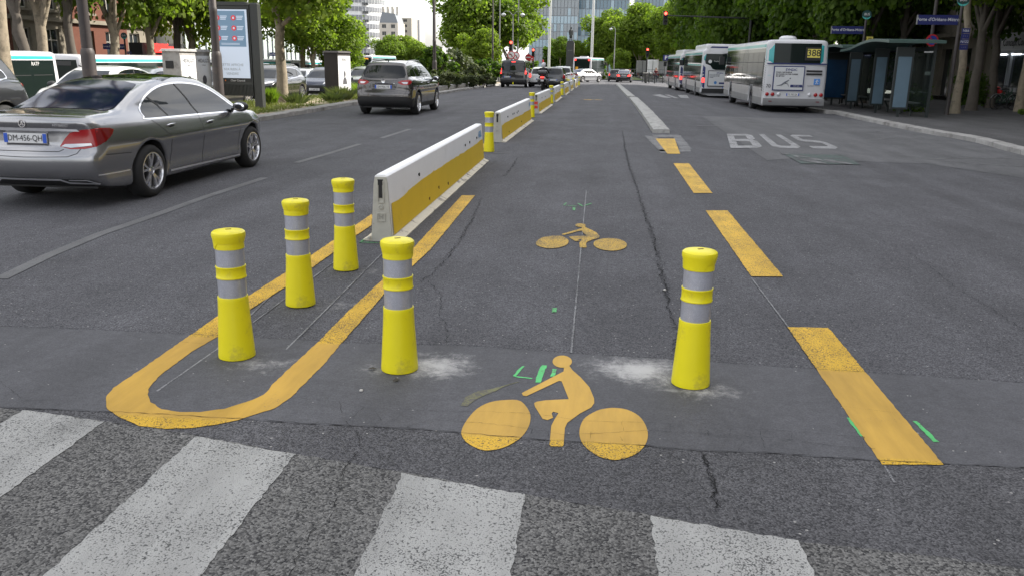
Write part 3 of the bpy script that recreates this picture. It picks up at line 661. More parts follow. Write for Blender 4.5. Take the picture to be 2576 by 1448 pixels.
# separator of rough blocks between cycle lane and bus lane
M_BLOCK = mat('pale_granite_block', (0.36, 0.355, 0.34), 0.85, noise=0.35, nscale=9.0, bump=0.9, bscale=35, dirt=(0.16, 0.16, 0.15), dscale=3.0)
def separator(p0, p1, x_w, label):
    L_ = (p1-p0).length; d = (p1-p0).normalized(); nn = Vector((d.y, -d.x)); n_ = int(round(L_/1.0))
    t = thing('lane_separator', label, 'separator', (p0.x, p0.y, gz(p0.x, p0.y)))
    for i in range(n_):
        a = p0 + d*(i*L_/n_); ln = L_/n_ - 0.015
        kx, ky = 7, 5
        mb = MB(); vs = []
        for j in range(kx+1):
            for k in range(ky):
                u = j/kx; v = k/(ky-1); edge_ = (j in (0, kx)) or (k in (0, ky-1))
                c = a + d*(u*ln) + nn*(v*x_w)
                z = gz(c.x, c.y) + 0.115 - (0.022 if edge_ else 0) + random.uniform(-0.008, 0.008)
                c = c + nn*(random.uniform(-0.012, 0.012) if k in (0, ky-1) else 0) + (nn*(0.02 if k == 0 else -0.02 if k == ky-1 else 0))
                vs.append((c.x-t.location.x, c.y-t.location.y, z-t.location.z))
        m0 = len(vs)
        fs = [(j*ky+k, j*ky+k+1, (j+1)*ky+k+1, (j+1)*ky+k) for j in range(kx) for k in range(ky-1)]
        ring = [(j, 0) for j in range(kx+1)] + [(kx, k) for k in range(1, ky)] + [(j, ky-1) for j in range(kx-1, -1, -1)] + [(0, k) for k in range(ky-2, 0, -1)]
        cx = a + d*(ln/2) + nn*(x_w/2)
        for (j, k) in ring:
            v = vs[j*ky+k]; gx, gy = v[0]+t.location.x, v[1]+t.location.y
            q = Vector((gx, gy)) + (Vector((gx, gy)) - cx)*0.02
            vs.append((q.x-t.location.x, q.y-t.location.y, gz(q.x, q.y)-0.02-t.location.z))
        r_ = [j*ky+k for j, k in ring]; nr = len(r_)
        fs += [(r_[i2], r_[(i2+1) % nr], m0+(i2+1) % nr, m0+i2) for i2 in range(nr)]
        mb.add(vs, fs); mb.build('block', M_BLOCK, t, 50)
s0 = G(1640, 335).to_2d(); s1 = G(1582, 250).to_2d(); s2 = G(1578, 247).to_2d(); s3 = G(1548, 213).to_2d()
separator(s0, s1, 0.42, 'near row of rough pale blocks dividing cycle lane from bus lane'); separator(s2 + Vector((0, 0.3)), s3, 0.40, 'far row of rough pale blocks running on to the crossing')

# ================================================================== YELLOW BOLLARDS
M_BY = mat('yellow_bollard_plastic', (0.80, 0.70, 0.008), 0.42, noise=0.05, nscale=6, bump=0.04, bscale=80, dirt=(0.50, 0.42, 0.05), dscale=7, dlo=0.54, dhi=0.72)
def retro():
    m = bpy.data.materials.new('retroreflective_band'); m.use_nodes = True; nt = m.node_tree; b = nt.nodes['Principled BSDF']; L = nt.links.new
    tc = N(nt, 'ShaderNodeTexCoord'); v = N(nt, 'ShaderNodeTexVoronoi', Scale=170.0, feature='DISTANCE_TO_EDGE'); L(tc.outputs['Object'], v.inputs['Vector'])
    mr = N(nt, 'ShaderNodeMapRange'); mr.inputs[2].default_value = 0.12; L(v.outputs['Distance'], mr.inputs[0])
    sc = N(nt, 'ShaderNodeTexNoise', Scale=9.0, Detail=8.0, Roughness=0.8); L(tc.outputs['Object'], sc.inputs['Vector'])
    mi = N(nt, 'ShaderNodeMix', data_type='RGBA'); mi.inputs[6].default_value = (0.50, 0.51, 0.56, 1); mi.inputs[7].default_value = (0.38, 0.39, 0.45, 1); L(mr.outputs[0], mi.inputs[0])
    m2 = N(nt, 'ShaderNodeMapRange'); m2.inputs[1].default_value = 0.35; m2.inputs[2].default_value = 0.7; m2.inputs[3].default_value = 0.85; m2.inputs[4].default_value = 1.12; L(sc.outputs['Fac'], m2.inputs[0])
    mu = N(nt, 'ShaderNodeVectorMath', operation='MULTIPLY'); L(mi.outputs[2], mu.inputs[0]); L(m2.outputs[0], mu.inputs[1]); L(mu.outputs[0], b.inputs['Base Color'])
    b.inputs['Roughness'].default_value = 0.28; b.inputs['Metallic'].default_value = 0.25; b.inputs['Coat Weight'].default_value = 0.4
    return m
M_RETRO = retro(); M_HOLE = mat('rusty_hole', (0.10, 0.04, 0.01), 0.9)
def make_bollard(label, loc, rz, tab):
    t = thing('bollard', label, 'bollard', loc, rz, 'yellow flexible bollards round the cycle lane')
    b_ = MB(); b_.lathe([(0.090, 0.0), (0.0975, 0.004), (0.098, 0.018), (0.0965, 0.034), (0.0925, 0.10), (0.088, 0.17), (0.083, 0.25), (0.0795, 0.325), (0.0800, 0.341), (0.0785, 0.347), (0.070, 0.348)], 40)
    b_.build('lower_tube', M_BY, t, 50)
    b_ = MB(); b_.lathe([(0.070, 0.4475), (0.0785, 0.4485), (0.0795, 0.452), (0.0785, 0.456), (0.0768, 0.459), (0.0768, 0.503), (0.0785, 0.506), (0.0795, 0.510), (0.0785, 0.5135), (0.070, 0.5145)], 40); b_.build('collar', M_BY, t, 50)
    for z0, z1 in ((0.347, 0.449), (0.5135, 0.612)):
        b_ = MB(); b_.lathe([(0.060, z0-0.001), (0.0742, z0), (0.0738, z1), (0.060, z1+0.001)], 40); b_.build('reflective_band', M_RETRO, t, 50)
    b_ = MB(); n = 48; prof = []
    vs = []; fs = []
    # cap: the rim drops lower over part of its turn (the hinged tab)
    def rim(a):
        x = math.cos(a)
        return 0.612 if x > 0.1 else (0.612 + min(1, (0.1-x)/0.18)*0.030)
    rows = [lambda a: (0.070, rim(a)+0.002), lambda a: (0.0795, rim(a)), lambda a: (0.0825, 0.655), lambda a: (0.0870, 0.672), lambda a: (0.0878, 0.684), lambda a: (0.0860, 0.694), lambda a: (0.078, 0.701), lambda a: (0.055, 0.706), lambda a: (0.022, 0.708)]
    for r_ in rows:
        for k in range(n):
            a_ = 2*math.pi*k/n; rr, zz = r_(a_); vs.append((rr*math.cos(a_), rr*math.sin(a_), zz))
    for i in range(len(rows)-1):
        for k in range(n): fs.append((i*n+k, i*n+(k+1) % n, (i+1)*n+(k+1) % n, (i+1)*n+k))
    fs.append(tuple(len(vs)-n+k for k in range(n)))
    b_.add(vs, fs); b_.build('cap', M_BY, t, 38, None, tab)
    b_ = MB(); b_.lathe([(0.0768, 0.608), (0.0768, 0.668)], 40); b_.build('cap_skirt', M_BY, t, 50)
    b_ = MB(); b_.box(0.002, 0, 0.7085, 0.030, 0.012, 0.002, 0.5); b_.build('cap_slot', M_HOLE, t)
    return t
q = [(pA, 'leftmost yellow bollard standing nearest the curve of the painted nose', R(150), R(-3)), (pB, 'second yellow bollard of the row behind the painted curve', R(60), 0), (pC, 'third yellow bollard of the row, just before the first white barrier', R(70), 0), (pD, 'yellow bollard on the smooth patch left of the bicycle mark', R(95), 0), (pE, 'yellow bollard alone on the right with white dust beside it', R(200), 0)]
for p, lb, tb, rz in q: make_bollard(lb, (p.x*(1 + 0.09/p.y), p.y + 0.09, p.z + 0.004), rz, tb)
FARB = [((1230, 383), 'yellow bollard between the first and second white barriers'), ((1336.8, 296), 'yellow bollard between the second and third white barriers'), ((1385.7, 261), 'yellow bollard between the third and fourth barriers'), ((1413, 240), 'yellow bollard between the fourth and fifth barriers'), ((1429, 227.5), 'yellow bollard between the fifth and sixth barriers'), ((1441, 220.5), 'yellow bollard between the sixth and seventh barriers')]
proto_b = None
for (px, py), lb in FARB:
    p = G(px, py)
    make_bollard(lb, (p.x*(1 + 0.09/p.y), p.y+0.09, p.z), random.uniform(0, 6), 0.0) if proto_b is None else None
    if proto_b is None: proto_b = [o for o in COL.objects if o.name.startswith('bollard')][-1]
    else: dup(proto_b, (p.x*(1 + 0.09/p.y), p.y+0.09, p.z), random.uniform(0, 6), lb)
p = G(1456.5, 215); 
endb = dup(proto_b, (p.x, p.y, p.z), 0.3, 'sunlit yellow bollard ending the row of barriers at the crossing'); 

# ================================================================== BARRIERS
M_BW = mat('white_barrier_paint', (0.86, 0.86, 0.87), 0.45, noise=0.05, nscale=3, bump=0.05, bscale=25, dirt=(0.60, 0.60, 0.60), dscale=2.2, dlo=0.58, dhi=0.85)
M_BYE = mat('ochre_barrier_paint', (0.82, 0.56, 0.015), 0.5, noise=0.08, nscale=3, bump=0.08, bscale=30, dirt=(0.55, 0.38, 0.05), dscale=3, dlo=0.6, dhi=0.85)
M_FOOT = mat('worn_cream_foot', (0.60, 0.55, 0.44), 0.6, noise=0.15, nscale=6, bump=0.3, bscale=25, dirt=(0.20, 0.17, 0.13), dscale=3.5, dlo=0.55, dhi=0.62)
M_END = mat('worn_galvanised_end', (0.43, 0.42, 0.37), 0.5, noise=0.2, nscale=7, bump=0.4, bscale=20, dirt=(0.14, 0.12, 0.10), dscale=5, dlo=0.58, dhi=0.64)
M_DARK = mat('dark_gap', (0.015, 0.015, 0.016), 0.7)
M_RUST = mat('rusty_bracket', (0.16, 0.07, 0.03), 0.8, noise=0.3)
M_BLUE = mat('blue_logo', (0.03, 0.30, 0.62), 0.5)
M_RED = mat('red_sticker', (0.55, 0.04, 0.02), 0.5, noise=0.3, nscale=20)
def sidex(z): return 0.100 - (0.100-0.066)*(z-0.07)/(0.56-0.07)
def barrier(p0, length, heading, label, detail, seed):
    rnd = random.Random(seed)
    slope = math.atan2(gz(p0.x, p0.y + length) - gz(p0.x, p0.y), length)
    t = thing('barrier', label, 'barrier', (p0.x, p0.y, gz(p0.x, p0.y)), heading, 'white and yellow barriers along the cycle lane'); t.rotation_euler[0] = slope
    pr = [(-0.098, 0.05), (-0.066, 0.56), (-0.060, 0.585), (-0.040, 0.60), (0.040, 0.60), (0.060, 0.585), (0.066, 0.56), (0.098, 0.05)]
    b_ = MB(); n = len(pr); ys = [0.0, 0.02, 0.05] + list(np.linspace(0.4, length-0.4, 12)) + [length-0.03, length]; vs = []
    for y in ys:
        s_ = 1.0 if 0.03 < y < length-0.04 else (0.96 if 0.01 < y < length - 0.01 else 0.90)
        for x, z in pr: vs.append((x*s_ + (rnd.uniform(-0.0012, 0.0012)), y, z if z < 0.1 else z*(0.985+0.015*s_)))
    fs = [(i*n+j, i*n+j+1, (i+1)*n+j+1, (i+1)*n+j) for i in range(len(ys)-1) for j in range(n)[:-1]] + [(i*n+n-1, i*n, (i+1)*n, (i+1)*n+n-1) for i in range(len(ys)-1)] + [tuple(range(n)), tuple((len(ys)-1)*n+j for j in range(n))[::-1]]
    b_.add(vs, fs); b_.build('body', M_BW, t, 32)
    # yellow lower coat with a brushed wavy edge
    for sgn in (1, -1):
        n_ = 90; top = []; z = 0.325 + rnd.uniform(-0.01, 0.01); drift = -0.0006
        for i in range(n_+1):
            z += drift + rnd.uniform(-0.004, 0.004); z = min(0.37, max(0.25, z)) + (0.01 if rnd.random() < 0.04 else 0)
            top.append(z)
        vs = []; 
        for i in range(n_+1):
            y = 0.03 + (length-0.06)*i/n_
            for zz in (0.052, top[i]): vs.append((sgn*(sidex(zz)+0.0035), y, zz))
        k = len(vs)
        b_ = MB(); b_.add(vs, [(2*i, 2*i+1, 2*i+3, 2*i+2) for i in range(n_)]); b_.build('yellow_coat', M_BYE, t)
    b_ = MB(); fp = [(-0.175, 0.0), (-0.175, 0.010), (-0.125, 0.030), (-0.100, 0.048), (0.100, 0.048), (0.125, 0.030), (0.175, 0.010), (0.175, 0.0)]
    n = len(fp); ys = np.linspace(-0.015, length+0.015, 40); vs = []
    for i, y in enumerate(ys):
        for x, z in fp:
            j_ = rnd.uniform(-0.005, 0.004) if abs(x) > 0.17 else 0
            vs.append((x + math.copysign(j_, x), y, z))
    b_.add(vs, [(i*n+j, i*n+(j+1) % n, (i+1)*n+(j+1) % n, (i+1)*n+j) for i in range(len(ys)-1) for j in range(n)] + [tuple(range(n)), tuple((len(ys)-1)*n+j for j in range(n))[::-1]])
    b_.build('foot', M_FOOT, t, 30)
    # end casting with slot, round boss and square boss
    b_ = MB(); b_.prism([(-0.092, 0.0), (-0.092, 0.06), (-0.062, 0.52), (-0.050, 0.58), (0.050, 0.58), (0.062, 0.52), (0.092, 0.06), (0.092, 0.0)], 'y', -0.022, 0.0); e = b_.build('end_casting', M_END, t, 30)
    b_ = MB(); b_.box(0, -0.022, 0.47, 0.030, 0.012, 0.15); b_.box(0, -0.0225, 0.535, 0.05, 0.010, 0.05); b_.build('slot', M_DARK, t)
    if detail:
        b_ = MB()
        for sx_, wd in ((-0.026, 0.008), (0.026, 0.008)): b_.box(sx_, -0.026, 0.45, wd, 0.012, 0.20)
        b_.box(0, -0.026, 0.355, 0.058, 0.010, 0.010); b_.build('slot_frame', M_END, e)
        b_ = MB(); b_.lathe([(0.016, -0.030), (0.022, -0.030), (0.024, -0.0225)], 20, (0, 0, 0.31), 'y'); b_.build('round_boss', M_END, e, 30)
        for (cx, cz, sx_, sz_) in ((0, 0.255, 0.074, 0.006), (0, 0.185, 0.074, 0.006), (-0.034, 0.22, 0.006, 0.064), (0.034, 0.22, 0.006, 0.064)):
            b_ = MB(); b_.box(cx, -0.025, cz, sx_, 0.008, sz_); b_.build('square_boss', M_END, e)
        text('M', 0.055, mat('cast_letter', (0.30, 0.29, 0.26), 0.6), e, (0, -0.0245, 0.22), ext=0.002)
        text('O', 0.045, mat('cast_letter', (0.30, 0.29, 0.26), 0.6), e, (0, -0.0315, 0.31), ext=0.001)
        b_ = MB(); b_.lathe([(0.012, -0.05), (0.014, -0.022)], 6, (-0.115, 0, 0.03), 'y'); b_.build('bolt', M_END, e)
    # lifting hooks, rust spots and the maker's lettering
    for _ in range(7 if detail else 3):
        y = rnd.uniform(0.5, length-0.4); z = rnd.choice((0.16, 0.20, 0.44, 0.42, 0.12))
        b_ = MB(); b_.box(sidex(z)+0.004, y, z, 0.008, 0.02+rnd.random()*0.02, 0.02); b_.box(sidex(z)+0.006, y+0.015, z-0.004, 0.010, 0.008, 0.035); b_.build('hook', M_RUST if z < 0.3 else M_DARK, t)
    tilt = math.atan((0.100-0.066)/0.49)
    o = text('AGILIS', 0.13, M_BLUE, t, (sidex(0.45)+0.005, length-0.36, 0.46), (math.pi/2 - 0.0, 0, math.pi/2), sx=0.85, bold=0.004)
    o.rotation_euler = (math.pi/2 - tilt, 0, math.pi/2)
    return t
ENDS = [((962, 606), (1215, 398), 'nearest and longest looking barrier, white over ochre, right behind the three bollards'), ((1251, 358), (1332, 301), 'second white and ochre barrier, with a worn grey end casting'), ((1348, 286), (1384, 262), 'third barrier with red stickers on its worn end'), ((1390, 257), (1412, 241), 'fourth barrier in the receding row, white over ochre'), ((1416.5, 239.5), (1431, 229), 'fifth barrier in the receding row, with dark scuffs'), ((1432, 228.5), (1441, 221.5), 'sixth barrier, small and far along the row'), ((1444.5, 220.8), (1452, 216), 'farthest barrier, next to the sunlit end bollard')]
for i, (a, b_, lb) in enumerate(ENDS):
    p0, p1 = G(*a).to_2d(), G(*b_).to_2d(); ln = (p1-p0).length; hd = math.atan2(-(p1-p0).x, (p1-p0).y)
    if i == 0: hd = R(0.9)
    if i > 1: ln = min(max(ln, 5.2), 6.1)
    t = barrier(p0, min(ln, 6.4), hd, lb, i < 2, 11+i)
    if i == 2:
        for z in (0.20, 0.32): 
            m_ = MB(); m_.box(0.0, -0.0245, z, 0.11, 0.004, 0.09); m_.build('sticker', M_RED, t)

# ================================================================== VEHICLES
M_GLASS = mat('tinted_glass', (0.008, 0.010, 0.012), 0.02, spec=0.45)
M_GLASSB = mat('blue_tinted_glass', (0.006, 0.010, 0.032), 0.10, spec=0.22)
M_TRIM = mat('bright_trim', (0.82, 0.82, 0.85), 0.38, metal=0.75)
M_TYRE = mat('tyre_rubber', (0.018, 0.018, 0.019), 0.85, noise=0.2, nscale=20)
M_RIM = mat('alloy_rim', (0.62, 0.62, 0.64), 0.22, metal=0.9)
M_RIMD = mat('dark_alloy', (0.10, 0.10, 0.11), 0.3, metal=0.7)
M_CHROME = mat('chrome', (0.80, 0.80, 0.82), 0.12, metal=1.0)
M_PLAST = mat('black_plastic', (0.018, 0.018, 0.019), 0.55)
M_LAMP = mat('red_lamp_lens', (0.33, 0.004, 0.007), 0.16, coat=0.5)
M_LAMPD = mat('dark_red_lamp_lens', (0.16, 0.004, 0.008), 0.10, coat=1.0)
M_LAMPON = mat('lit_red_lamp', (0.7, 0.02, 0.02), 0.3, emit=(1.0, 0.04, 0.03), es=2.2)
M_LENSW = mat('clear_lamp_lens', (0.62, 0.62, 0.64), 0.08, metal=0.3, coat=1.0)
M_PLATE = mat('plate_white', (0.68, 0.68, 0.68), 0.4); M_PLB = mat('plate_blue', (0.02, 0.09, 0.50), 0.4); M_PLT = mat('plate_black', (0.01, 0.01, 0.015), 0.4)
M_GAP = mat('panel_gap', (0.006, 0.006, 0.007), 0.7)
M_ORANGE = mat('orange_led', (0.9, 0.25, 0.02), 0.4, emit=(1.0, 0.22, 0.02), es=2.5)
def car_paint(name, col, metal=0.55, rough=0.32):
    return mat(name, col, rough, metal=metal, coat=1.0, noise=0.03, nscale=300)
def make_wheel(r=0.32, w_=0.215, kind='twin', dark=False, seg=40):
    """two meshes: tyre and rim, axle along +X with the outer face at +X"""
    t = MB(); rr = r*0.70
    t.lathe([(rr, -w_/2), (rr+0.01, -w_/2-0.004), (r-0.05, -w_/2-0.006), (r-0.018, -w_/2+0.012), (r-0.003, -w_/2+0.035), (r, 0), (r-0.003, w_/2-0.035), (r-0.018, w_/2-0.012), (r-0.05, w_/2+0.006), (rr+0.01, w_/2+0.004), (rr, w_/2), (rr-0.01, w_/2-0.05), (rr-0.01, -w_/2+0.05)], seg, axis='x')
    g = MB(); ro = rr - 0.002
    g.lathe([(ro-0.03, -0.02), (ro, 0.0), (ro+0.004, w_/2-0.012), (ro+0.006, w_/2+0.002), (ro-0.010, w_/2+0.003), (ro-0.016, w_/2-0.012), (ro-0.022, 0.0), (0.05, -0.01), (0.03, -0.02)], seg, axis='x')
    x1 = w_/2 - 0.012
    n = 5
    for i in range(n):
        a = 2*math.pi*i/n + 0.3
        for off in ((-0.20, 0.20) if kind == 'twin' else (0.0,)):
            wi, wo = (0.018, 0.024) if kind == 'twin' else (0.035, 0.055)
            pts = []
            for (rad, da, hw) in ((0.045, off*0.45, wi), (ro*0.55, off*0.75, wi*0.9), (ro-0.012, off*1.15, wo)):
                pts.append((rad, a+da, hw))
            vs = []
            for (rad, aa, hw) in pts:
                cy, cz = rad*math.cos(aa), rad*math.sin(aa); ty, tz = -math.sin(aa), math.cos(aa)
                for s_ in (-1, 1):
                    for dx in (-0.03, 0.0): vs.append((x1+dx-0.012*(rad < 0.1), cy+ty*hw*s_*(0.8 if dx == 0 else 1), cz+tz*hw*s_*(0.8 if dx == 0 else 1)))
            fs = []
            for k in range(2):
                b0 = k*4; fs += [(b0+1, b0+3, b0+7, b0+5), (b0, b0+1, b0+5, b0+4), (b0+3, b0+2, b0+6, b0+7)]
            g.add(vs, fs)
    g.lathe([(0.058, x1-0.035), (0.055, x1-0.008), (0.035, x1-0.002), (0.032, x1-0.010)], 16, axis='x')
    d = MB(); d.lathe([(ro-0.015, -0.015), (ro-0.015, 0.02), (0.03, 0.022)], 24, axis='x')
    return t.mesh('tyre', [M_TYRE], 35), g.mesh('rim', [M_RIMD if dark else M_RIM], 35), d.mesh('brake_disc', [M_PLAST], 35)
WHEELS = {}
def wheels(root, track, axles, r, kind='twin', dark=False, w_=0.215, seg=40):
    key = (round(r, 3), kind, dark, w_, seg)
    if key not in WHEELS: WHEELS[key] = make_wheel(r, w_, kind, dark, seg)
    ty, ri, di = WHEELS[key]
    for y in axles:
        for s_ in (1, -1):
            w0 = link('wheel', ty, root, None, (s_*track/2, y, r)); w1 = link('rim', ri, w0); w2 = link('brake_disc', di, w0)
            if s_ < 0: w0.rotation_euler[2] = math.pi
def plate(root, txt, x, y, z, size=(0.52, 0.11), ang=0.0, tilt=0.0, full=True):
    b_ = MB(); b_.box(0, 0, 0, size[0], 0.012, size[1]); p = b_.build('number_plate', M_PLATE, root, None, (x, y, z)); p.rotation_euler = (tilt, 0, ang)
    if full:
        for s_ in (-1, 1):
            b_ = MB(); b_.box(s_*(size[0]/2-0.024), -0.0075, 0, 0.044, 0.003, size[1]-0.008); b_.build('blue_strip', M_PLB, p)
    text(txt, size[1]*0.86, M_PLT, p, (0, -0.0095, -0.002), sx=0.86)
    return p
def outset(poly, d):
    P_ = [Vector(p).to_2d() for p in poly]; n = len(P_); ar = sum(P_[i].x*P_[(i+1) % n].y - P_[(i+1) % n].x*P_[i].y for i in range(n)); s_ = 1 if ar > 0 else -1
    out = []
    for i in range(n):
        e1 = (P_[i]-P_[i-1]).normalized(); e2 = (P_[(i+1) % n]-P_[i]).normalized(); n1 = Vector((e1.y, -e1.x))*s_; n2 = Vector((e2.y, -e2.x))*s_
        m_ = (n1+n2); m_ = m_/max(0.4, m_.length_squared)*2; m_ = m_*(1 if m_.length < 2 else 2/m_.length); out.append(P_[i] + m_*d)
    return out
def body_fn(sp):
    W = sp['w']/2; bt = sp['belt']; rz = sp['roof_z']
    def fn(X, Y, Z):
        ax = np.abs(X)
        plan = W - sp.get('taper_f', 0.10)*np.clip((Y - sp['yf'] + 1.0)/1.0, 0, 1.3)**2 - sp.get('taper_r', 0.07)*np.clip((sp['yr'] + 1.0 - Y)/1.0, 0, 1.3)**2
        side = plan + pl(Z, sp['side'])
        lo = ax - side
        lo = smax(lo, Z - pl(Y, sp['deck']) - 0.035*(1 - (ax/W)**2), sp.get('k', 0.05))
        lo = smax(lo, pl(Y, sp['bot']) - Z, 0.04)
        lo = smax(lo, Y - pl(Z, sp['front']) + sp.get('cf', 0.24)*ax**2.2, sp.get('ke', 0.10))
        lo = smax(lo, pl(Z, sp['rear']) - Y + sp.get('cr', 0.14)*ax**2.2, sp.get('ke', 0.10))
        t = np.clip((Z-bt)/(rz-bt), -0.5, 1.2)
        hw = sp['belt_w'] + (sp['roof_w']-sp['belt_w'])*t**1.25*np.sign(t)**0 if False else sp['belt_w'] + (sp['roof_w']-sp['belt_w'])*np.where(t > 0, t**1.2, t)
        hw = hw - sp.get('house_taper', 0.05)*np.clip((-Y - 0.5), 0, 2)**2*0.5 - 0.03*np.clip(Y-0.6, 0, 2)**2
        ho = smax(ax - hw, (Z - pl(Y, sp['roof']) - 0.03*(1-(ax/0.6)**2))*0.8, sp.get('kh', 0.07))
        ho = smax(ho, (bt - 0.28) - Z, 0.05)
        ho = smax(ho, Y - sp['yf'] + 0.50, 0.08)
        ho = smax(ho, (sp['yr'] + (0.04 if 'house_rear' in sp else 0.40)) - Y, 0.08)
        if 'house_rear' in sp: ho = smax(ho, pl(Z, sp['house_rear']) - Y + 0.10*ax**2, 0.06)
        b = smin(lo, ho, sp.get('kj', 0.05))
        for y in sp['axles']:
            arch = np.hypot(Y-y, Z-sp['r']-0.005) - sp['arch']
            well = smax(arch, sp['w']/2 - 0.30 - ax, 0.03)
            b = smax(b, -well, 0.012)
        for fx in sp.get('recess', []):   # (ycentre, zc, half width, half height, depth) recess in the tail for the plate
            yc, zc, hx, hz, dp = fx
            q = smax(smax(ax - hx, np.abs(Z-zc) - hz, 0.03), np.abs(Y-yc) - dp, 0.01)
            b = smax(b, -q, 0.02)
        return b
    return fn
CARS = {}
def both(tree, poly, off, m, name, root, step=0.06):
    a = decal(tree, poly, 90, off, step, name, m, root); b_ = decal(tree, [(-p[0], p[1]) for p in poly], -90, off, step, name, m, root); return a, b_
def line_side(tree, pts, wd, m, name, root, off=0.0015):
    both(tree, ribbon(pts, wd), off, m, name, root, 0.05)
def mirror_poly(p): return [(-x, z) for x, z in p][::-1]
def car(kind, paint_m, loc, rz, label, cat='car', group=None, plate_txt=None, lit=False, h=None, extras=True, scale=1.0, detail=1):
    sp = SPECS[kind]; h = h or sp['h']
    if (kind, h) not in CARS:
        me = sdf_mesh(body_fn(sp), (-sp['w']/2-0.06, sp['yr']-0.1, 0.08), (sp['w']/2+0.06, sp['yf']+0.1, sp['roof_z']+0.15), h)
        CARS[(kind, h)] = (me, bvh(me))
    me0, tree = CARS[(kind, h)]
    root = thing('parked_car' if cat == 'car' and False else sp['name'], label, cat, loc, rz, group)
    me = me0.copy(); me.materials.clear(); me.materials.append(paint_m); link('body', me, root)
    st = 0.05 if detail else 0.12
    g = sp['glass']
    for poly in g.get('side', []):
        if detail: poly = smooth_poly(poly, 3)
        if sp.get('chrome'): both(tree, outset(poly, 0.022), 0.003, M_CHROME, 'window_trim', root, st)
        else: both(tree, outset(poly, 0.018), 0.002, M_PLAST, 'window_trim', root, st)
        both(tree, poly, 0.006, M_GLASS, 'side_window', root, st)
    for seg in g.get('pillars', []): both(tree, ribbon(seg, 0.055 if len(seg) < 3 else 0.03), 0.009, M_PLAST, 'pillar', root, st)
    if 'rear' in g: decal(tree, g['rear'], 0, 0.005, st, 'rear_window', g.get('rear_m', M_GLASS), root)
    if 'front' in g: decal(tree, g['front'], 180, 0.005, st, 'windscreen', M_GLASS, root)
    for k, (ang, poly, m_, nm) in enumerate(sp.get('panels', [])):
        mm = M_LAMPON if (lit and nm == 'tail_lamp') else MATS[m_]
        decal(tree, poly, ang, 0.0035 + 0.0022*k/(1 if k < 3 else 2), st, nm, mm, root)
        if ang in (0, 180) and sp.get('mirrored', {}).get(k, True) and min(p[0] for p in poly) > 0.02: decal(tree, mirror_poly(poly), ang, 0.0035 + 0.0022*k/(1 if k < 3 else 2), st, nm, mm, root)
        elif ang not in (0, 180): decal(tree, mirror_poly(poly), -ang, 0.0035 + 0.0022*k/(1 if k < 3 else 2), st, nm, mm, root)
    if detail:
        for pts in sp.get('gaps', []): line_side(tree, pts, 0.007, M_GAP, 'panel_gap', root)
        for pts in sp.get('gaps_rear', []): decal(tree, ribbon(pts, 0.007), 0, 0.0015, 0.05, 'panel_gap', M_GAP, root)
        for (y, z) in sp.get('handles', []):
            for s_ in (1, -1):
                hit, nrm, _, _ = tree.ray_cast(Vector((s_*3, y, z)), Vector((-s_, 0, 0)))
                b_ = MB(); b_.lathe([(0.030, 0.0), (0.036, 0.004), (0.030, 0.006)], 20, axis='x'); o = b_.build('handle_cup', M_PLAST, root, 40, (hit.x + (0.001 if s_ > 0 else -0.007), y, z)); o.scale = (1, 1.7, 0.75)
                b_ = MB(); b_.tube([(0, -0.085, 0.004), (0.02, -0.06, 0.012), (0.026, 0.0, 0.014), (0.02, 0.06, 0.012), (0, 0.085, 0.004)], [0.008, 0.013, 0.014, 0.013, 0.008], 8); o = b_.build('door_handle', M_CHROME if sp.get('chrome') else paint_m, root, 40, (hit.x-0.002*s_, y, z)); o.scale.x = s_
    if 'mirror' in sp:
        y, z = sp['mirror']
        for s_ in (1, -1):
            hit, nrm, _, _ = tree.ray_cast(Vector((s_*3, y, z)), Vector((-s_, 0, 0)))
            hx = hit.x if hit else s_*0.8
            b_ = MB(); n = 14; prof = [(0.02, -0.09), (0.062, -0.075), (0.078, -0.03), (0.070, 0.03), (0.045, 0.075), (0.012, 0.095)]
            b_.lathe([(r_*1.0, y_) for r_, y_ in prof], n, axis='y'); o = b_.build('mirror', M_PLAST if sp.get('mirror_black') else paint_m, root, 50, (hx + s_*0.15, y, z+0.03)); o.scale = (1.55, 1, 1)
            gq = MB(); gq.lathe([(0.060, -0.082), (0.058, -0.084)], n, axis='y'); gq.build('mirror_glass', M_CHROME, o, 50)
            b_ = MB(); b_.box(hx + s_*0.05, y, z-0.01, 0.12, 0.05, 0.03); b_.build('mirror_arm', M_PLAST, root)
    wheels(root, sp['w'] - 0.235, sp['axles'], sp['r'], sp.get('rim', 'twin'), sp.get('dark_rim', False), 0.22, 40 if detail else 20)
    b_ = MB(); b_.box(0, (sp['yf']+sp['yr'])/2, 0.36, sp['w']-0.45, sp['yf']-sp['yr']-0.5, 0.28); b_.build('underbody', M_PLAST, root)
    if plate_txt:
        hit, nrm, _, _ = tree.ray_cast(Vector((sp.get('plate_x', 0), -6, sp['plate_z'])), Vector((0, 1, 0)))
        plate(root, plate_txt, sp.get('plate_x', 0), hit.y-0.012, sp['plate_z'], tilt=sp.get('plate_tilt', 0), full=bool(detail))
        hit, nrm, _, _ = tree.ray_cast(Vector((0, 6, sp.get('fplate_z', 0.45))), Vector((0, -1, 0)))
        if hit: plate(root, plate_txt, 0, hit.y+0.012, sp.get('fplate_z', 0.45), ang=math.pi, full=False)
    if scale != 1.0: root.scale = (scale,)*3
    return root, tree
SPECS = {}
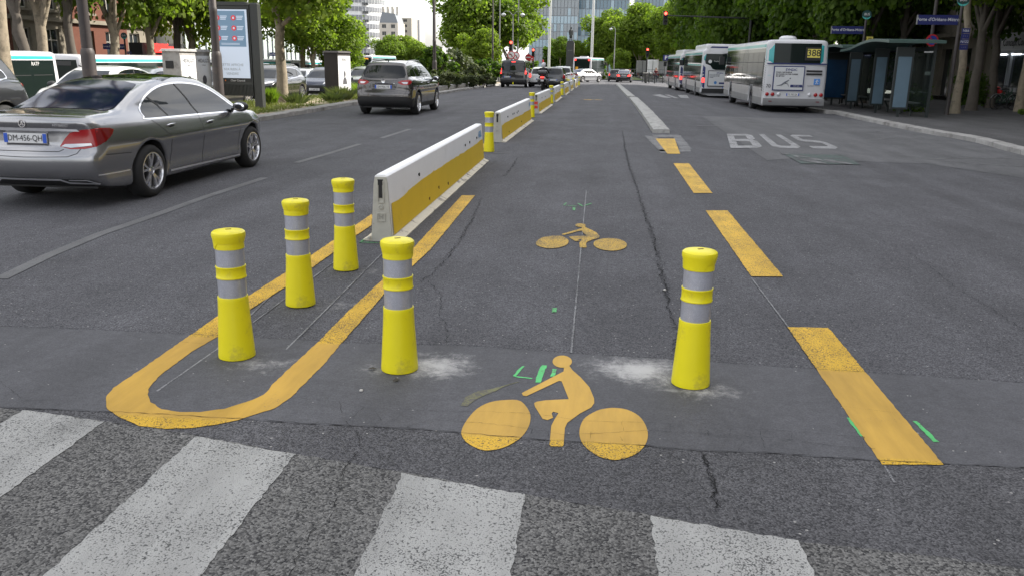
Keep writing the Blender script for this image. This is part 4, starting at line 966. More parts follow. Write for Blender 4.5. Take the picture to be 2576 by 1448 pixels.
SPECS['sedan'] = dict(name='saloon_car', h=0.028, w=1.81, yf=2.21, yr=-2.46, r=0.325, arch=0.375, axles=(-1.42, 1.42), belt=0.95, belt_w=0.80, roof_w=0.575, roof_z=1.42, chrome=True, k=0.07,
    taper_f=0.17, taper_r=0.08, cf=0.36, cr=0.16, house_taper=0.09, kj=0.08,
    side=[(0.15, -0.07), (0.25, -0.035), (0.33, -0.025), (0.40, -0.035), (0.52, -0.015), (0.66, 0.0), (0.74, 0.0), (0.80, -0.018), (0.90, -0.045), (1.0, -0.10), (1.1, -0.2)],
    deck=[(-2.6, 1.00), (-2.46, 1.005), (-2.40, 1.02), (-2.0, 1.045), (-1.5, 1.03), (-0.8, 0.985), (0.6, 0.955), (1.1, 0.95), (1.6, 0.89), (2.0, 0.79), (2.2, 0.68), (2.4, 0.5)],
    bot=[(-2.6, 0.34), (-2.3, 0.26), (-1.9, 0.20), (1.9, 0.19), (2.2, 0.22)],
    front=[(0.1, 2.05), (0.3, 2.17), (0.55, 2.21), (0.7, 2.17), (0.85, 2.0), (1.0, 1.7)],
    rear=[(0.15, -2.30), (0.30, -2.40), (0.42, -2.46), (0.58, -2.47), (0.64, -2.455), (0.70, -2.41), (0.90, -2.40), (0.97, -2.42), (1.02, -2.44), (1.06, -2.40), (1.15, -2.2)],
    roof=[(-2.6, 0.55), (-2.0, 0.97), (-1.72, 1.085), (-1.25, 1.27), (-0.85, 1.375), (-0.4, 1.425), (0.05, 1.435), (0.4, 1.40), (0.72, 1.28), (1.25, 0.97), (1.6, 0.72)],
    recess=[(-2.47, 0.80, 0.40, 0.075, 0.085)],
    glass=dict(side=[[(-1.36, 0.985), (-1.30, 0.965), (-0.4, 0.950), (0.5, 0.935), (1.02, 0.93), (0.93, 1.01), (0.62, 1.19), (0.38, 1.285), (0.05, 1.335), (-0.35, 1.345), (-0.75, 1.305), (-1.10, 1.20), (-1.32, 1.07)]],
        pillars=[[(-0.12, 0.945), (-0.20, 1.15), (-0.32, 1.342)], [(-0.87, 0.965), (-0.95, 1.10), (-1.08, 1.20)]],
        rear=[(-0.60, 1.075), (-0.40, 1.090), (0.0, 1.098), (0.40, 1.090), (0.60, 1.075), (0.625, 1.10), (0.60, 1.19), (0.545, 1.30), (0.49, 1.355), (0.30, 1.385), (0, 1.395), (-0.30, 1.385), (-0.49, 1.355), (-0.545, 1.30), (-0.60, 1.19), (-0.625, 1.10)], rear_m=M_GLASSB,
        front=[(-0.66, 0.985), (0.66, 0.985), (0.58, 1.20), (0.50, 1.33), (-0.50, 1.33), (-0.58, 1.20)]),
    panels=[(38, [(-1.155, 0.715), (-1.10, 0.80), (-1.045, 0.865), (-0.93, 0.90), (-0.76, 0.915), (-0.64, 0.905), (-0.60, 0.885), (-0.625, 0.83), (-0.70, 0.765), (-0.80, 0.715), (-0.92, 0.69), (-1.06, 0.688)], 'red_lamp_lens', 'tail_lamp'),
        (38, [(-0.80, 0.905), (-0.72, 0.905), (-0.64, 0.90), (-0.605, 0.885), (-0.63, 0.83), (-0.70, 0.768), (-0.79, 0.722)], 'dark_red_lamp_lens', 'lamp_corner'),
        (38, [(-1.14, 0.715), (-1.10, 0.742), (-0.85, 0.752), (-0.84, 0.728), (-1.05, 0.700)], 'clear_lamp_lens', 'reversing_light'),
        (0, [(-0.60, 0.905), (-0.3, 0.915), (0.3, 0.915), (0.60, 0.905), (0.63, 0.880), (0.3, 0.884), (-0.3, 0.884), (-0.63, 0.880)], 'bright_trim', 'boot_trim'),
        (0, [(-0.66, 0.24), (0.66, 0.24), (0.70, 0.30), (0.62, 0.34), (-0.62, 0.34), (-0.70, 0.30)], 'black_plastic', 'diffuser'),
        (0, [(-0.36, 0.334), (0.36, 0.334), (0.44, 0.294), (0.76, 0.288), (0.77, 0.304), (0.45, 0.318), (0.37, 0.356), (-0.37, 0.356), (-0.45, 0.318), (-0.77, 0.304), (-0.76, 0.288), (-0.44, 0.294)], 'bright_trim', 'bumper_trim'),
        (0, [(0.46, 0.345), (0.66, 0.345), (0.775, 0.300), (0.765, 0.292), (0.65, 0.333), (0.46, 0.335)], 'bright_trim', 'exhaust_trim'),
        (90, ribbon([(-1.00, 0.275), (0.2, 0.262), (0.98, 0.252)], 0.026), 'bright_trim', 'sill_trim'),
        (90, ribbon([(-2.33, 0.400), (-1.86, 0.395)], 0.014), 'bright_trim', 'bumper_side_trim'),
        (180, [(0.50, 0.62), (0.86, 0.68), (0.90, 0.74), (0.80, 0.76), (0.55, 0.70)], 'clear_lamp_lens', 'headlight'),
        (180, [(-0.40, 0.50), (0.40, 0.50), (0.45, 0.68), (-0.45, 0.68)], 'black_plastic', 'grille'),
        (180, [(-0.7, 0.24), (0.7, 0.24), (0.6, 0.36), (-0.6, 0.36)], 'black_plastic', 'air_intake')],
    gaps=[[(-0.15, 0.93), (-0.12, 0.60), (-0.16, 0.27)], [(-1.30, 0.955), (-1.16, 0.86), (-0.98, 0.72), (-0.95, 0.55), (-1.0, 0.35)], [(0.98, 0.92), (1.00, 0.70), (0.95, 0.45), (0.93, 0.28)], [(-0.98, 0.27), (0.95, 0.26)],
          [(-2.25, 0.62), (-1.82, 0.60)]],
    gaps_rear=[[(-0.79, 0.96), (-0.70, 0.80), (-0.60, 0.64), (-0.50, 0.605), (0, 0.595), (0.50, 0.605), (0.60, 0.64), (0.70, 0.80), (0.79, 0.96)], [(-0.45, 0.685), (-0.40, 0.66), (0.40, 0.66), (0.45, 0.685)]],
    handles=[(-0.90, 0.845), (0.10, 0.815)], mirror=(0.92, 0.955), plate_z=0.80, rim='twin', mirror_black=True)
SPECS['crossover'] = dict(name='crossover_car', h=0.03, w=1.82, yf=2.19, yr=-2.20, r=0.345, arch=0.40, axles=(-1.32, 1.33), belt=1.03, belt_w=0.80, roof_w=0.60, roof_z=1.56, chrome=True, mirror_black=True, cr=0.18,
    side=[(0.15, -0.08), (0.3, -0.03), (0.5, -0.01), (0.7, -0.005), (0.85, 0.0), (0.95, -0.02), (1.05, -0.06), (1.15, -0.12)],
    deck=[(-2.3, 0.98), (-2.1, 1.06), (-1.6, 1.10), (-0.8, 1.06), (1.0, 1.02), (1.5, 0.98), (2.0, 0.86), (2.2, 0.72)],
    bot=[(-2.4, 0.36), (-2.1, 0.30), (-1.8, 0.22), (1.8, 0.22), (2.2, 0.28)],
    front=[(0.2, 2.05), (0.4, 2.17), (0.7, 2.19), (0.85, 2.1), (1.0, 1.9)],
    rear=[(0.2, -2.08), (0.40, -2.18), (0.55, -2.20), (0.68, -2.19), (0.76, -2.13), (0.95, -2.12), (1.05, -2.10), (1.2, -2.0)],
    roof=[(-2.3, 0.7), (-2.08, 1.02), (-1.95, 1.20), (-1.80, 1.50), (-1.72, 1.535), (-1.2, 1.565), (-0.3, 1.58), (0.3, 1.54), (0.75, 1.36), (1.3, 1.04), (1.7, 0.8)],
    house_rear=[(0.9, -2.12), (1.1, -2.06), (1.25, -1.98), (1.42, -1.86), (1.50, -1.83), (1.6, -1.8)],
    recess=[(-2.17, 0.86, 0.36, 0.075, 0.06)],
    glass=dict(side=[[(-1.62, 1.20), (-1.50, 1.13), (-0.4, 1.05), (0.85, 1.0), (0.98, 1.02), (0.68, 1.24), (0.36, 1.40), (0.0, 1.45), (-0.7, 1.45), (-1.2, 1.40), (-1.52, 1.30)]],
        pillars=[[(-0.10, 1.03), (-0.20, 1.25), (-0.30, 1.45)], [(-1.05, 1.09), (-1.22, 1.40)]],
        rear=[(-0.62, 1.12), (-0.4, 1.09), (0.4, 1.09), (0.62, 1.12), (0.66, 1.20), (0.62, 1.32), (0.56, 1.44), (0.3, 1.465), (-0.3, 1.465), (-0.56, 1.44), (-0.62, 1.32), (-0.66, 1.20)],
        front=[(-0.66, 1.05), (0.66, 1.05), (0.58, 1.30), (0.50, 1.45), (-0.50, 1.45), (-0.58, 1.30)]),
    panels=[(20, [(-0.30, 0.985), (-0.20, 1.03), (0.03, 1.055), (0.12, 1.045), (0.115, 0.99), (0.06, 0.93), (-0.06, 0.90), (-0.18, 0.905), (-0.28, 0.95)], 'red_lamp_lens', 'tail_lamp'),
        (20, [(-0.20, 0.985), (-0.05, 0.995), (0.00, 0.975), (-0.04, 0.935), (-0.14, 0.94)], 'clear_lamp_lens', 'reversing_light'),
        (0, [(-0.86, 0.26), (0.86, 0.26), (0.87, 0.52), (0.70, 0.56), (-0.70, 0.56), (-0.87, 0.52)], 'black_plastic', 'lower_bumper'),
        (0, [(0.62, 0.43), (0.76, 0.43), (0.76, 0.455), (0.62, 0.455)], 'red_lamp_lens', 'reflector'),
        (0, [(-0.34, 0.955), (0.34, 0.955), (0.34, 0.935), (-0.34, 0.935)], 'chrome', 'tailgate_trim'),
        (90, [(-2.1, 0.25), (-1.78, 0.25), (-1.75, 0.45), (-1.80, 0.48), (-2.15, 0.48)], 'black_plastic', 'cladding'), (90, ribbon([(-0.88, 0.30), (0.9, 0.29)], 0.12), 'black_plastic', 'sill_cladding'),
        (180, [(0.42, 0.80), (0.80, 0.88), (0.82, 0.94), (0.46, 0.90)], 'clear_lamp_lens', 'headlight'), (180, [(-0.36, 0.60), (0.36, 0.60), (0.40, 0.86), (-0.40, 0.86)], 'black_plastic', 'grille'), (180, [(-0.8, 0.28), (0.8, 0.28), (0.7, 0.46), (-0.7, 0.46)], 'black_plastic', 'air_intake')],
    gaps=[[(-0.08, 1.0), (-0.05, 0.65), (-0.1, 0.36)], [(-1.15, 1.10), (-0.98, 0.85), (-0.90, 0.6), (-0.95, 0.4)], [(0.95, 0.98), (0.98, 0.7), (0.93, 0.36)]],
    gaps_rear=[[(-0.70, 1.12), (-0.72, 0.98), (-0.68, 0.66), (-0.60, 0.60), (0.60, 0.60), (0.68, 0.66), (0.72, 0.98), (0.70, 1.12)], [(-0.42, 0.95), (-0.36, 0.78), (0.36, 0.78), (0.42, 0.95)]],
    handles=[(-0.85, 0.95), (0.10, 0.93)], mirror=(0.88, 1.03), plate_z=0.845, rim='single')
SPECS['suv'] = dict(SPECS['crossover'], name='estate_car', dark_rim=False, chrome=True, mirror_black=False)
SPECS['hatch'] = dict(SPECS['crossover'], name='hatchback_car', w=1.74, yf=2.0, yr=-1.98, r=0.31, arch=0.355, axles=(-1.22, 1.28), belt=0.93, belt_w=0.765, roof_w=0.57, roof_z=1.46, chrome=False, mirror_black=False,
    deck=[(-2.1, 0.90), (-1.9, 0.97), (-1.4, 1.0), (-0.8, 0.97), (1.0, 0.93), (1.5, 0.88), (1.85, 0.76), (2.1, 0.6)],
    front=[(0.2, 1.85), (0.4, 1.98), (0.6, 2.0), (0.8, 1.86), (1.0, 1.6)], rear=[(0.2, -1.88), (0.38, -1.97), (0.6, -1.97), (0.7, -1.92), (0.9, -1.90), (1.1, -1.8)],
    roof=[(-2.1, 0.6), (-1.88, 0.95), (-1.74, 1.15), (-1.60, 1.38), (-1.5, 1.42), (-1.0, 1.465), (-0.3, 1.48), (0.2, 1.44), (0.6, 1.28), (1.2, 0.95), (1.6, 0.7)],
    house_rear=[(0.8, -1.90), (1.0, -1.84), (1.15, -1.76), (1.35, -1.62), (1.5, -1.58)], recess=[],
    glass=dict(side=[[(-1.38, 1.10), (-1.25, 1.03), (-0.4, 0.96), (0.85, 0.92), (0.92, 0.94), (0.60, 1.16), (0.30, 1.30), (-0.05, 1.35), (-0.7, 1.35), (-1.15, 1.29), (-1.35, 1.20)]],
        pillars=[[(-0.12, 0.94), (-0.22, 1.15), (-0.30, 1.35)], [(-0.98, 0.99), (-1.12, 1.30)]],
        rear=[(-0.58, 1.0), (-0.3, 0.98), (0.3, 0.98), (0.58, 1.0), (0.60, 1.10), (0.52, 1.34), (0.3, 1.37), (-0.3, 1.37), (-0.52, 1.34), (-0.60, 1.10)],
        front=[(-0.64, 0.97), (0.64, 0.97), (0.56, 1.20), (0.48, 1.35), (-0.48, 1.35), (-0.56, 1.20)]),
    panels=[(25, [(-0.20, 0.78), (-0.16, 0.98), (-0.02, 1.04), (0.03, 1.0), (0.06, 0.86), (0.0, 0.74), (-0.12, 0.72)], 'red_lamp_lens', 'tail_lamp'),
        (0, [(-0.8, 0.22), (0.8, 0.22), (0.82, 0.40), (-0.82, 0.40)], 'black_plastic', 'lower_bumper'),
        (180, [(0.38, 0.68), (0.74, 0.80), (0.76, 0.88), (0.46, 0.80)], 'clear_lamp_lens', 'headlight'), (180, [(-0.5, 0.45), (0.5, 0.45), (0.42, 0.64), (-0.42, 0.64)], 'black_plastic', 'grille'), (180, [(-0.75, 0.24), (0.75, 0.24), (0.65, 0.36), (-0.65, 0.36)], 'black_plastic', 'air_intake')],
    gaps=[[(-0.08, 0.93), (-0.05, 0.6), (-0.1, 0.32)], [(0.93, 0.90), (0.95, 0.6), (0.9, 0.32)]], gaps_rear=[], handles=[(-0.78, 0.86), (0.1, 0.84)], mirror=(0.84, 0.95), plate_z=0.62)
SPECS['van'] = dict(SPECS['crossover'], name='panel_van', w=1.95, yf=2.55, yr=-2.45, r=0.33, arch=0.38, axles=(-1.50, 1.60), belt=1.12, belt_w=0.93, roof_w=0.80, roof_z=1.93, chrome=False, mirror_black=True, kh=0.10, cr=0.03, taper_r=0.01, house_taper=0.0, cf=0.2,
    side=[(0.15, -0.06), (0.3, -0.02), (0.6, 0.0), (0.9, 0.0), (1.1, -0.02), (1.3, -0.05)], deck=[(-2.6, 1.15), (1.2, 1.15), (1.8, 1.08), (2.3, 0.95), (2.6, 0.75)], bot=[(-2.6, 0.34), (-2.2, 0.28), (2.5, 0.25)],
    front=[(0.2, 2.4), (0.5, 2.55), (0.8, 2.5), (1.0, 2.3), (1.2, 1.9)], rear=[(0.2, -2.40), (0.5, -2.45), (0.62, -2.44), (0.68, -2.39), (1.2, -2.37), (1.3, -2.36)],
    roof=[(-2.6, 1.93), (0.6, 1.93), (0.95, 1.85), (1.4, 1.5), (1.95, 1.05), (2.3, 0.9)], house_rear=[(0.8, -2.38), (1.2, -2.37), (1.6, -2.33), (1.9, -2.28), (2.0, -2.26)], recess=[],
    glass=dict(side=[[(0.25, 1.20), (1.35, 1.16), (1.38, 1.2), (0.98, 1.60), (0.75, 1.72), (0.25, 1.74)], [(-2.2, 1.20), (0.15, 1.20), (0.15, 1.72), (-2.2, 1.72)]], pillars=[[(-1.0, 1.2), (-1.0, 1.72)]],
        rear=[(-0.80, 1.14), (0.80, 1.14), (0.80, 1.55), (0.76, 1.78), (-0.76, 1.78), (-0.80, 1.55)], front=[(-0.78, 1.15), (0.78, 1.15), (0.70, 1.6), (0.64, 1.78), (-0.64, 1.78), (-0.70, 1.6)]),
    panels=[(0, [(0.84, 0.98), (0.955, 0.98), (0.95, 1.20), (0.93, 1.38), (0.86, 1.38)], 'red_lamp_lens', 'tail_lamp'), (0, [(-0.9, 0.30), (0.9, 0.30), (0.92, 0.60), (-0.92, 0.60)], 'black_plastic', 'lower_bumper'),
        (0, [(-0.14, 1.80), (0.14, 1.80), (0.13, 1.85), (-0.13, 1.85)], 'red_lamp_lens', 'tail_lamp'), (0, [(0.12, 0.66), (0.74, 0.66), (0.74, 0.88), (0.12, 0.88)], 'black_plastic', 'door_recess'),
        (180, [(0.5, 0.78), (0.85, 0.85), (0.86, 1.02), (0.6, 0.98)], 'clear_lamp_lens', 'headlight'), (180, [(-0.5, 0.6), (0.5, 0.6), (0.5, 0.85), (-0.5, 0.85)], 'black_plastic', 'grille')],
    gaps=[[(0.2, 1.8), (0.2, 0.35)], [(1.35, 1.1), (1.2, 0.5)]], gaps_rear=[[(-0.86, 1.12), (-0.86, 0.62), (0.86, 0.62), (0.86, 1.12)]], handles=[(0.4, 1.05)], mirror=(1.25, 1.2), plate_z=0.78, plate_x=-0.45)
SPECS['van']['mirrored'] = {2: False}
P_GREY = car_paint('warm_grey_metallic', (0.30, 0.30, 0.31), 0.85, 0.25); P_NIS = car_paint('brown_grey_metallic', (0.090, 0.085, 0.085), 0.8, 0.25); P_BLACK = car_paint('black_car_paint', (0.012, 0.012, 0.014), 0.2, 0.25)
P_SILV = car_paint('silver_metallic', (0.42, 0.43, 0.45), 0.7, 0.3); P_WHITE = car_paint('white_car_paint', (0.72, 0.72, 0.72), 0.0, 0.3); P_NAVY = car_paint('dark_blue_paint', (0.012, 0.018, 0.04), 0.3, 0.25); P_DGREY = car_paint('dark_grey_paint', (0.035, 0.037, 0.042), 0.5, 0.3)
def on(px, py): return G(px, py)
def at(x, y, dz=0.0): return (x, y, gz(x, y)+dz)

# foreground saloon: measured from its two right-hand wheels
pr_, pf_ = G(391, 497), G(637, 418); hd = R(0.5); mid = (pr_ + pf_)/2
sed, tr = car('sedan', P_GREY, at(mid.x - 0.80, mid.y - 0.02), hd, 'warm grey metallic saloon in the left lane, plate DM-456-QH, nearest the camera', plate_txt='DM-456-QH')
sed.scale = (0.91, 1.02, 0.925)
decal(tr, smooth_poly([(-0.50, -0.62), (0.50, -0.62), (0.53, -0.2), (0.50, 0.28), (0.0, 0.34), (-0.50, 0.28), (-0.53, -0.2)], 3), 0, 0.004, 0.06, 'glass_roof', M_GLASS, sed, top=True)
# star emblem and model lettering on the boot
hit = tr.ray_cast(Vector((0, -6, 0.965)), Vector((0, 1, 0)))[0]
e = link('emblem', None, sed, None, (hit.x, hit.y-0.006, 0.962)); bpy.data.objects.remove(e)
b_ = MB(); n = 24
for i in range(n):
    a0, a1 = 2*math.pi*i/n, 2*math.pi*(i+1)/n
    b_.add([(0.043*math.cos(a0), 0, 0.043*math.sin(a0)), (0.036*math.cos(a0), 0, 0.036*math.sin(a0)), (0.036*math.cos(a1), 0, 0.036*math.sin(a1)), (0.043*math.cos(a1), 0, 0.043*math.sin(a1)), (0.043*math.cos(a0), -0.006, 0.043*math.sin(a0)), (0.036*math.cos(a0), -0.006, 0.036*math.sin(a0)), (0.036*math.cos(a1), -0.006, 0.036*math.sin(a1)), (0.043*math.cos(a1), -0.006, 0.043*math.sin(a1))], [(4, 5, 6, 7), (0, 4, 7, 3), (1, 2, 6, 5)])
for k in range(3):
    a = math.pi/2 + 2*math.pi*k/3
    b_.add([(0.038*math.cos(a), -0.005, 0.038*math.sin(a)), (0.008*math.cos(a+1.05), -0.005, 0.008*math.sin(a+1.05)), (0.008*math.cos(a-1.05), -0.005, 0.008*math.sin(a-1.05))], [(0, 1, 2)])
b_.build('emblem', M_CHROME, sed, None, (0, hit.y-0.004, 0.962))
hit = tr.ray_cast(Vector((0.42, -6, 0.94)), Vector((0, 1, 0)))[0]; text('HYBRID', 0.042, M_CHROME, sed, (0.44, hit.y-0.012, 0.945), ext=0.002, rot=(math.pi/2, 0, 0.10), sx=1.2)

g0, g1 = G(1053, 289), G(1097, 277)
nis, tr = car('crossover', P_NIS, at((g0.x+g1.x)/2 - 0.83, (g0.y+g1.y)/2, 0), R(-0.5), 'dark brown-grey crossover with roof rails driving away, plate EH-936-YE', plate_txt='EH-936-YE')
nis.scale = (0.95, 0.97, 0.955)
hit = tr.ray_cast(Vector((0, -6, 1.0)), Vector((0, 1, 0)))[0]
b_ = MB(); b_.lathe([(0.040, -0.010), (0.054, -0.012), (0.056, 0.0)], 20, axis='y'); b_.build('emblem', M_CHROME, nis, 40, (0, hit.y, 1.01))
b_ = MB(); b_.box(0, hit.y-0.014, 1.01, 0.13, 0.008, 0.022); b_.build('emblem_bar', M_CHROME, nis)
def rails(root, tree, y0, y1, x, m=M_RIM):
    for s_ in (1, -1):
        pts = []
        for i in range(9):
            y = y0 + (y1-y0)*i/8; h_ = tree.ray_cast(Vector((s_*x, y, 3)), Vector((0, 0, -1)))[0]
            if h_ is None: continue
            pts.append((s_*x, y, h_.z + (0.045 if 0 < i < 8 else 0.0)))
        b_ = MB(); b_.tube(pts, 0.014, 8); b_.build('roof_rail', m, root, 50)
rails(nis, tr, -1.5, 0.3, 0.56)
b_ = MB(); b_.tube([(0, -1.45, 1.57), (0, -1.52, 1.61), (0, -1.60, 1.66)], [0.02, 0.012, 0.005], 6); b_.build('aerial', M_PLAST, nis)

# waiting and oncoming traffic: (kind, paint, x, y, heading deg, label, plate, lit, detail)
TRAF = [
 ('suv', P_DGREY, -11.55, 12.9, 180, 'dark grey estate with silver roof rails at the left edge behind the saloon', None, False, 1),
 ('sedan', P_WHITE, -13.6, 22.2, 181, 'white saloon roof showing behind the lamp post and above the grey saloon', None, False, 1),
 ('hatch', P_SILV, -15.8, 28.0, 180, 'silver hatchback half hidden behind the poster cabinet', None, False, 1),
 ('hatch', P_DGREY, -14.2, 29.6, 180, 'dark car hidden behind the billboard, only its spoked wheel showing', None, False, 1),
 ('suv', P_BLACK, -14.5, 36.0, 180, 'black off-roader facing the camera behind the first tree trunk', 'AB-214-KF', False, 1),
 ('hatch', P_NAVY, -14.1, 42.3, 180, 'dark blue hatchback facing the camera beside the dark poster box', 'CZ-587-RD', False, 1),
 ('hatch', P_SILV, -17.0, 46.5, 180, 'pale silver hatchback facing the camera between black off-roader and dark box', None, False, 1),
 ('crossover', P_SILV, -14.6, 51.0, 180, 'silver estate seen along its windows just right of the poster box', None, False, 1),
 ('hatch', P_WHITE, -17.6, 60.0, 180, 'white car whose windscreen shows left of the crossover', None, False, 1),
 ('hatch', P_WHITE, -5.2, 66.5, 0, 'small white hatchback just beyond the black van', 'DB-302-TC', True, 1),
 ('hatch', P_DGREY, -3.95, 63.0, 0, 'dark grey hatchback waiting right of the motorcyclist', 'CL-118-XA', False, 1),
 ('crossover', P_WHITE, -3.75, 70.5, 0, 'tall white car with a red rear light band beyond the dark hatchback', 'FA-771-BD', False, 1),
 ('hatch', P_BLACK, -4.3, 84.0, 2, 'small dark car in the queue before the white bus', None, True, 0),
 ('sedan', P_SILV, -2.75, 97.0, -38, 'silver saloon glaring in the sun as it crosses behind the last barrier', None, False, 1),
 ('hatch', P_BLACK, 0.65, 108.5, 0, 'small black car waiting left of the black saloon at the crossing', None, True, 0),
 ('sedan', P_BLACK, 1.70, 103.0, -3, 'black saloon with lit tail lamps waiting on the far right lane', 'EE-450-ZX', True, 0),
 ('hatch', mat('red_car_paint', (0.45, 0.01, 0.01), 0.3, coat=1.0), 2.0, 114.0, 0, 'red car roof showing above the black saloon', None, False, 0),
]
for (k, pm, x, y, a_, lb, pt, lit, dt) in TRAF:
    o, tr_ = car(k, pm, at(x, y), R(a_), lb, plate_txt=pt, lit=lit, h=0.05 if y > 15 else 0.03, detail=dt)
    if k == 'suv': rails(o, tr_, -1.5, 0.3, 0.56, M_CHROME)
vp = G(1291, 221)
van, tr = car('van', P_BLACK, at(vp.x, vp.y + 2.3), 0.0, 'black passenger van with lit tail lamps in the left lane', 'van', plate_txt='EN-724-KN', lit=True, h=0.05)
b_ = MB(); b_.tube([(0, -2.50, 0.26), (0, -2.50, 0.42)], [0.05, 0.03], 8); b_.build('tow_sticker', M_BY, van)

# ---------------------------------------------------------------- buses
M_BUSW = mat('bus_white', (0.57, 0.57, 0.59), 0.35, coat=0.5, noise=0.05, nscale=2, dirt=(0.42, 0.41, 0.40), dscale=1.5, dlo=0.55, dhi=0.8); M_BUSG = mat('bus_grey_skirt', (0.20, 0.20, 0.205), 0.45, noise=0.1, nscale=3)
M_TEAL = mat('bus_teal', (0.03, 0.36, 0.37), 0.35, coat=0.5); M_BUSB = mat('bus_band_glass', (0.010, 0.016, 0.015), 0.04, spec=0.45); M_NAVYF = mat('navy_frame', (0.01, 0.02, 0.12), 0.4)
M_AD = mat('advert_white', (0.60, 0.61, 0.62), 0.35); M_ADT = mat('advert_dark_blue', (0.02, 0.03, 0.15), 0.5); M_ADG = mat('advert_grey', (0.12, 0.13, 0.16), 0.5)
M_YPL = mat('route_yellow', (0.72, 0.62, 0.12), 0.4); M_SILSK = mat('brushed_side_skirt', (0.48, 0.48, 0.49), 0.3, metal=0.5, noise=0.12, nscale=4)
def bus_body(L_, W_, H_, r_=0.16, pod=None):
    def fn(X, Y, Z):
        ax = np.abs(X)
        hw = W_/2 - 0.05*np.clip((Z-1.6)/1.4, 0, 1)
        b = smax(ax - hw, Z - H_ - 0.04*(1-(ax/(W_/2))**2), r_)
        b = smax(b, 0.30 - Z, 0.05)
        b = smax(b, -Y - 0.0 + 0.03*ax**2 + 0.06*np.clip(Z-1.9, 0, 2), r_)
        b = smax(b, Y - L_ + 0.05*ax**2 + 0.10*np.clip(Z-1.2, 0, 2), r_)
        for y in (L_*0.255, L_*0.78):
            b = smax(b, -smax(np.hypot(Y-y, Z-0.48) - 0.56, W_/2-0.5-ax, 0.03), 0.02)
        if pod: b = smin(b, smax(smax(ax - W_/2 + 0.22, Z - H_ - pod, 0.12), smax(0.10-Y, Y - L_*0.55, 0.1), 0.25), 0.08)
        return b
    return fn
M_BUSGL = mat('bus_side_glass', (0.010, 0.016, 0.014), 0.05, spec=0.2); M_BUSGL.node_tree.nodes['Principled BSDF'].inputs['IOR'].default_value = 1.22
M_BUSB.node_tree.nodes['Principled BSDF'].inputs['IOR'].default_value = 1.3
BUSM = {}
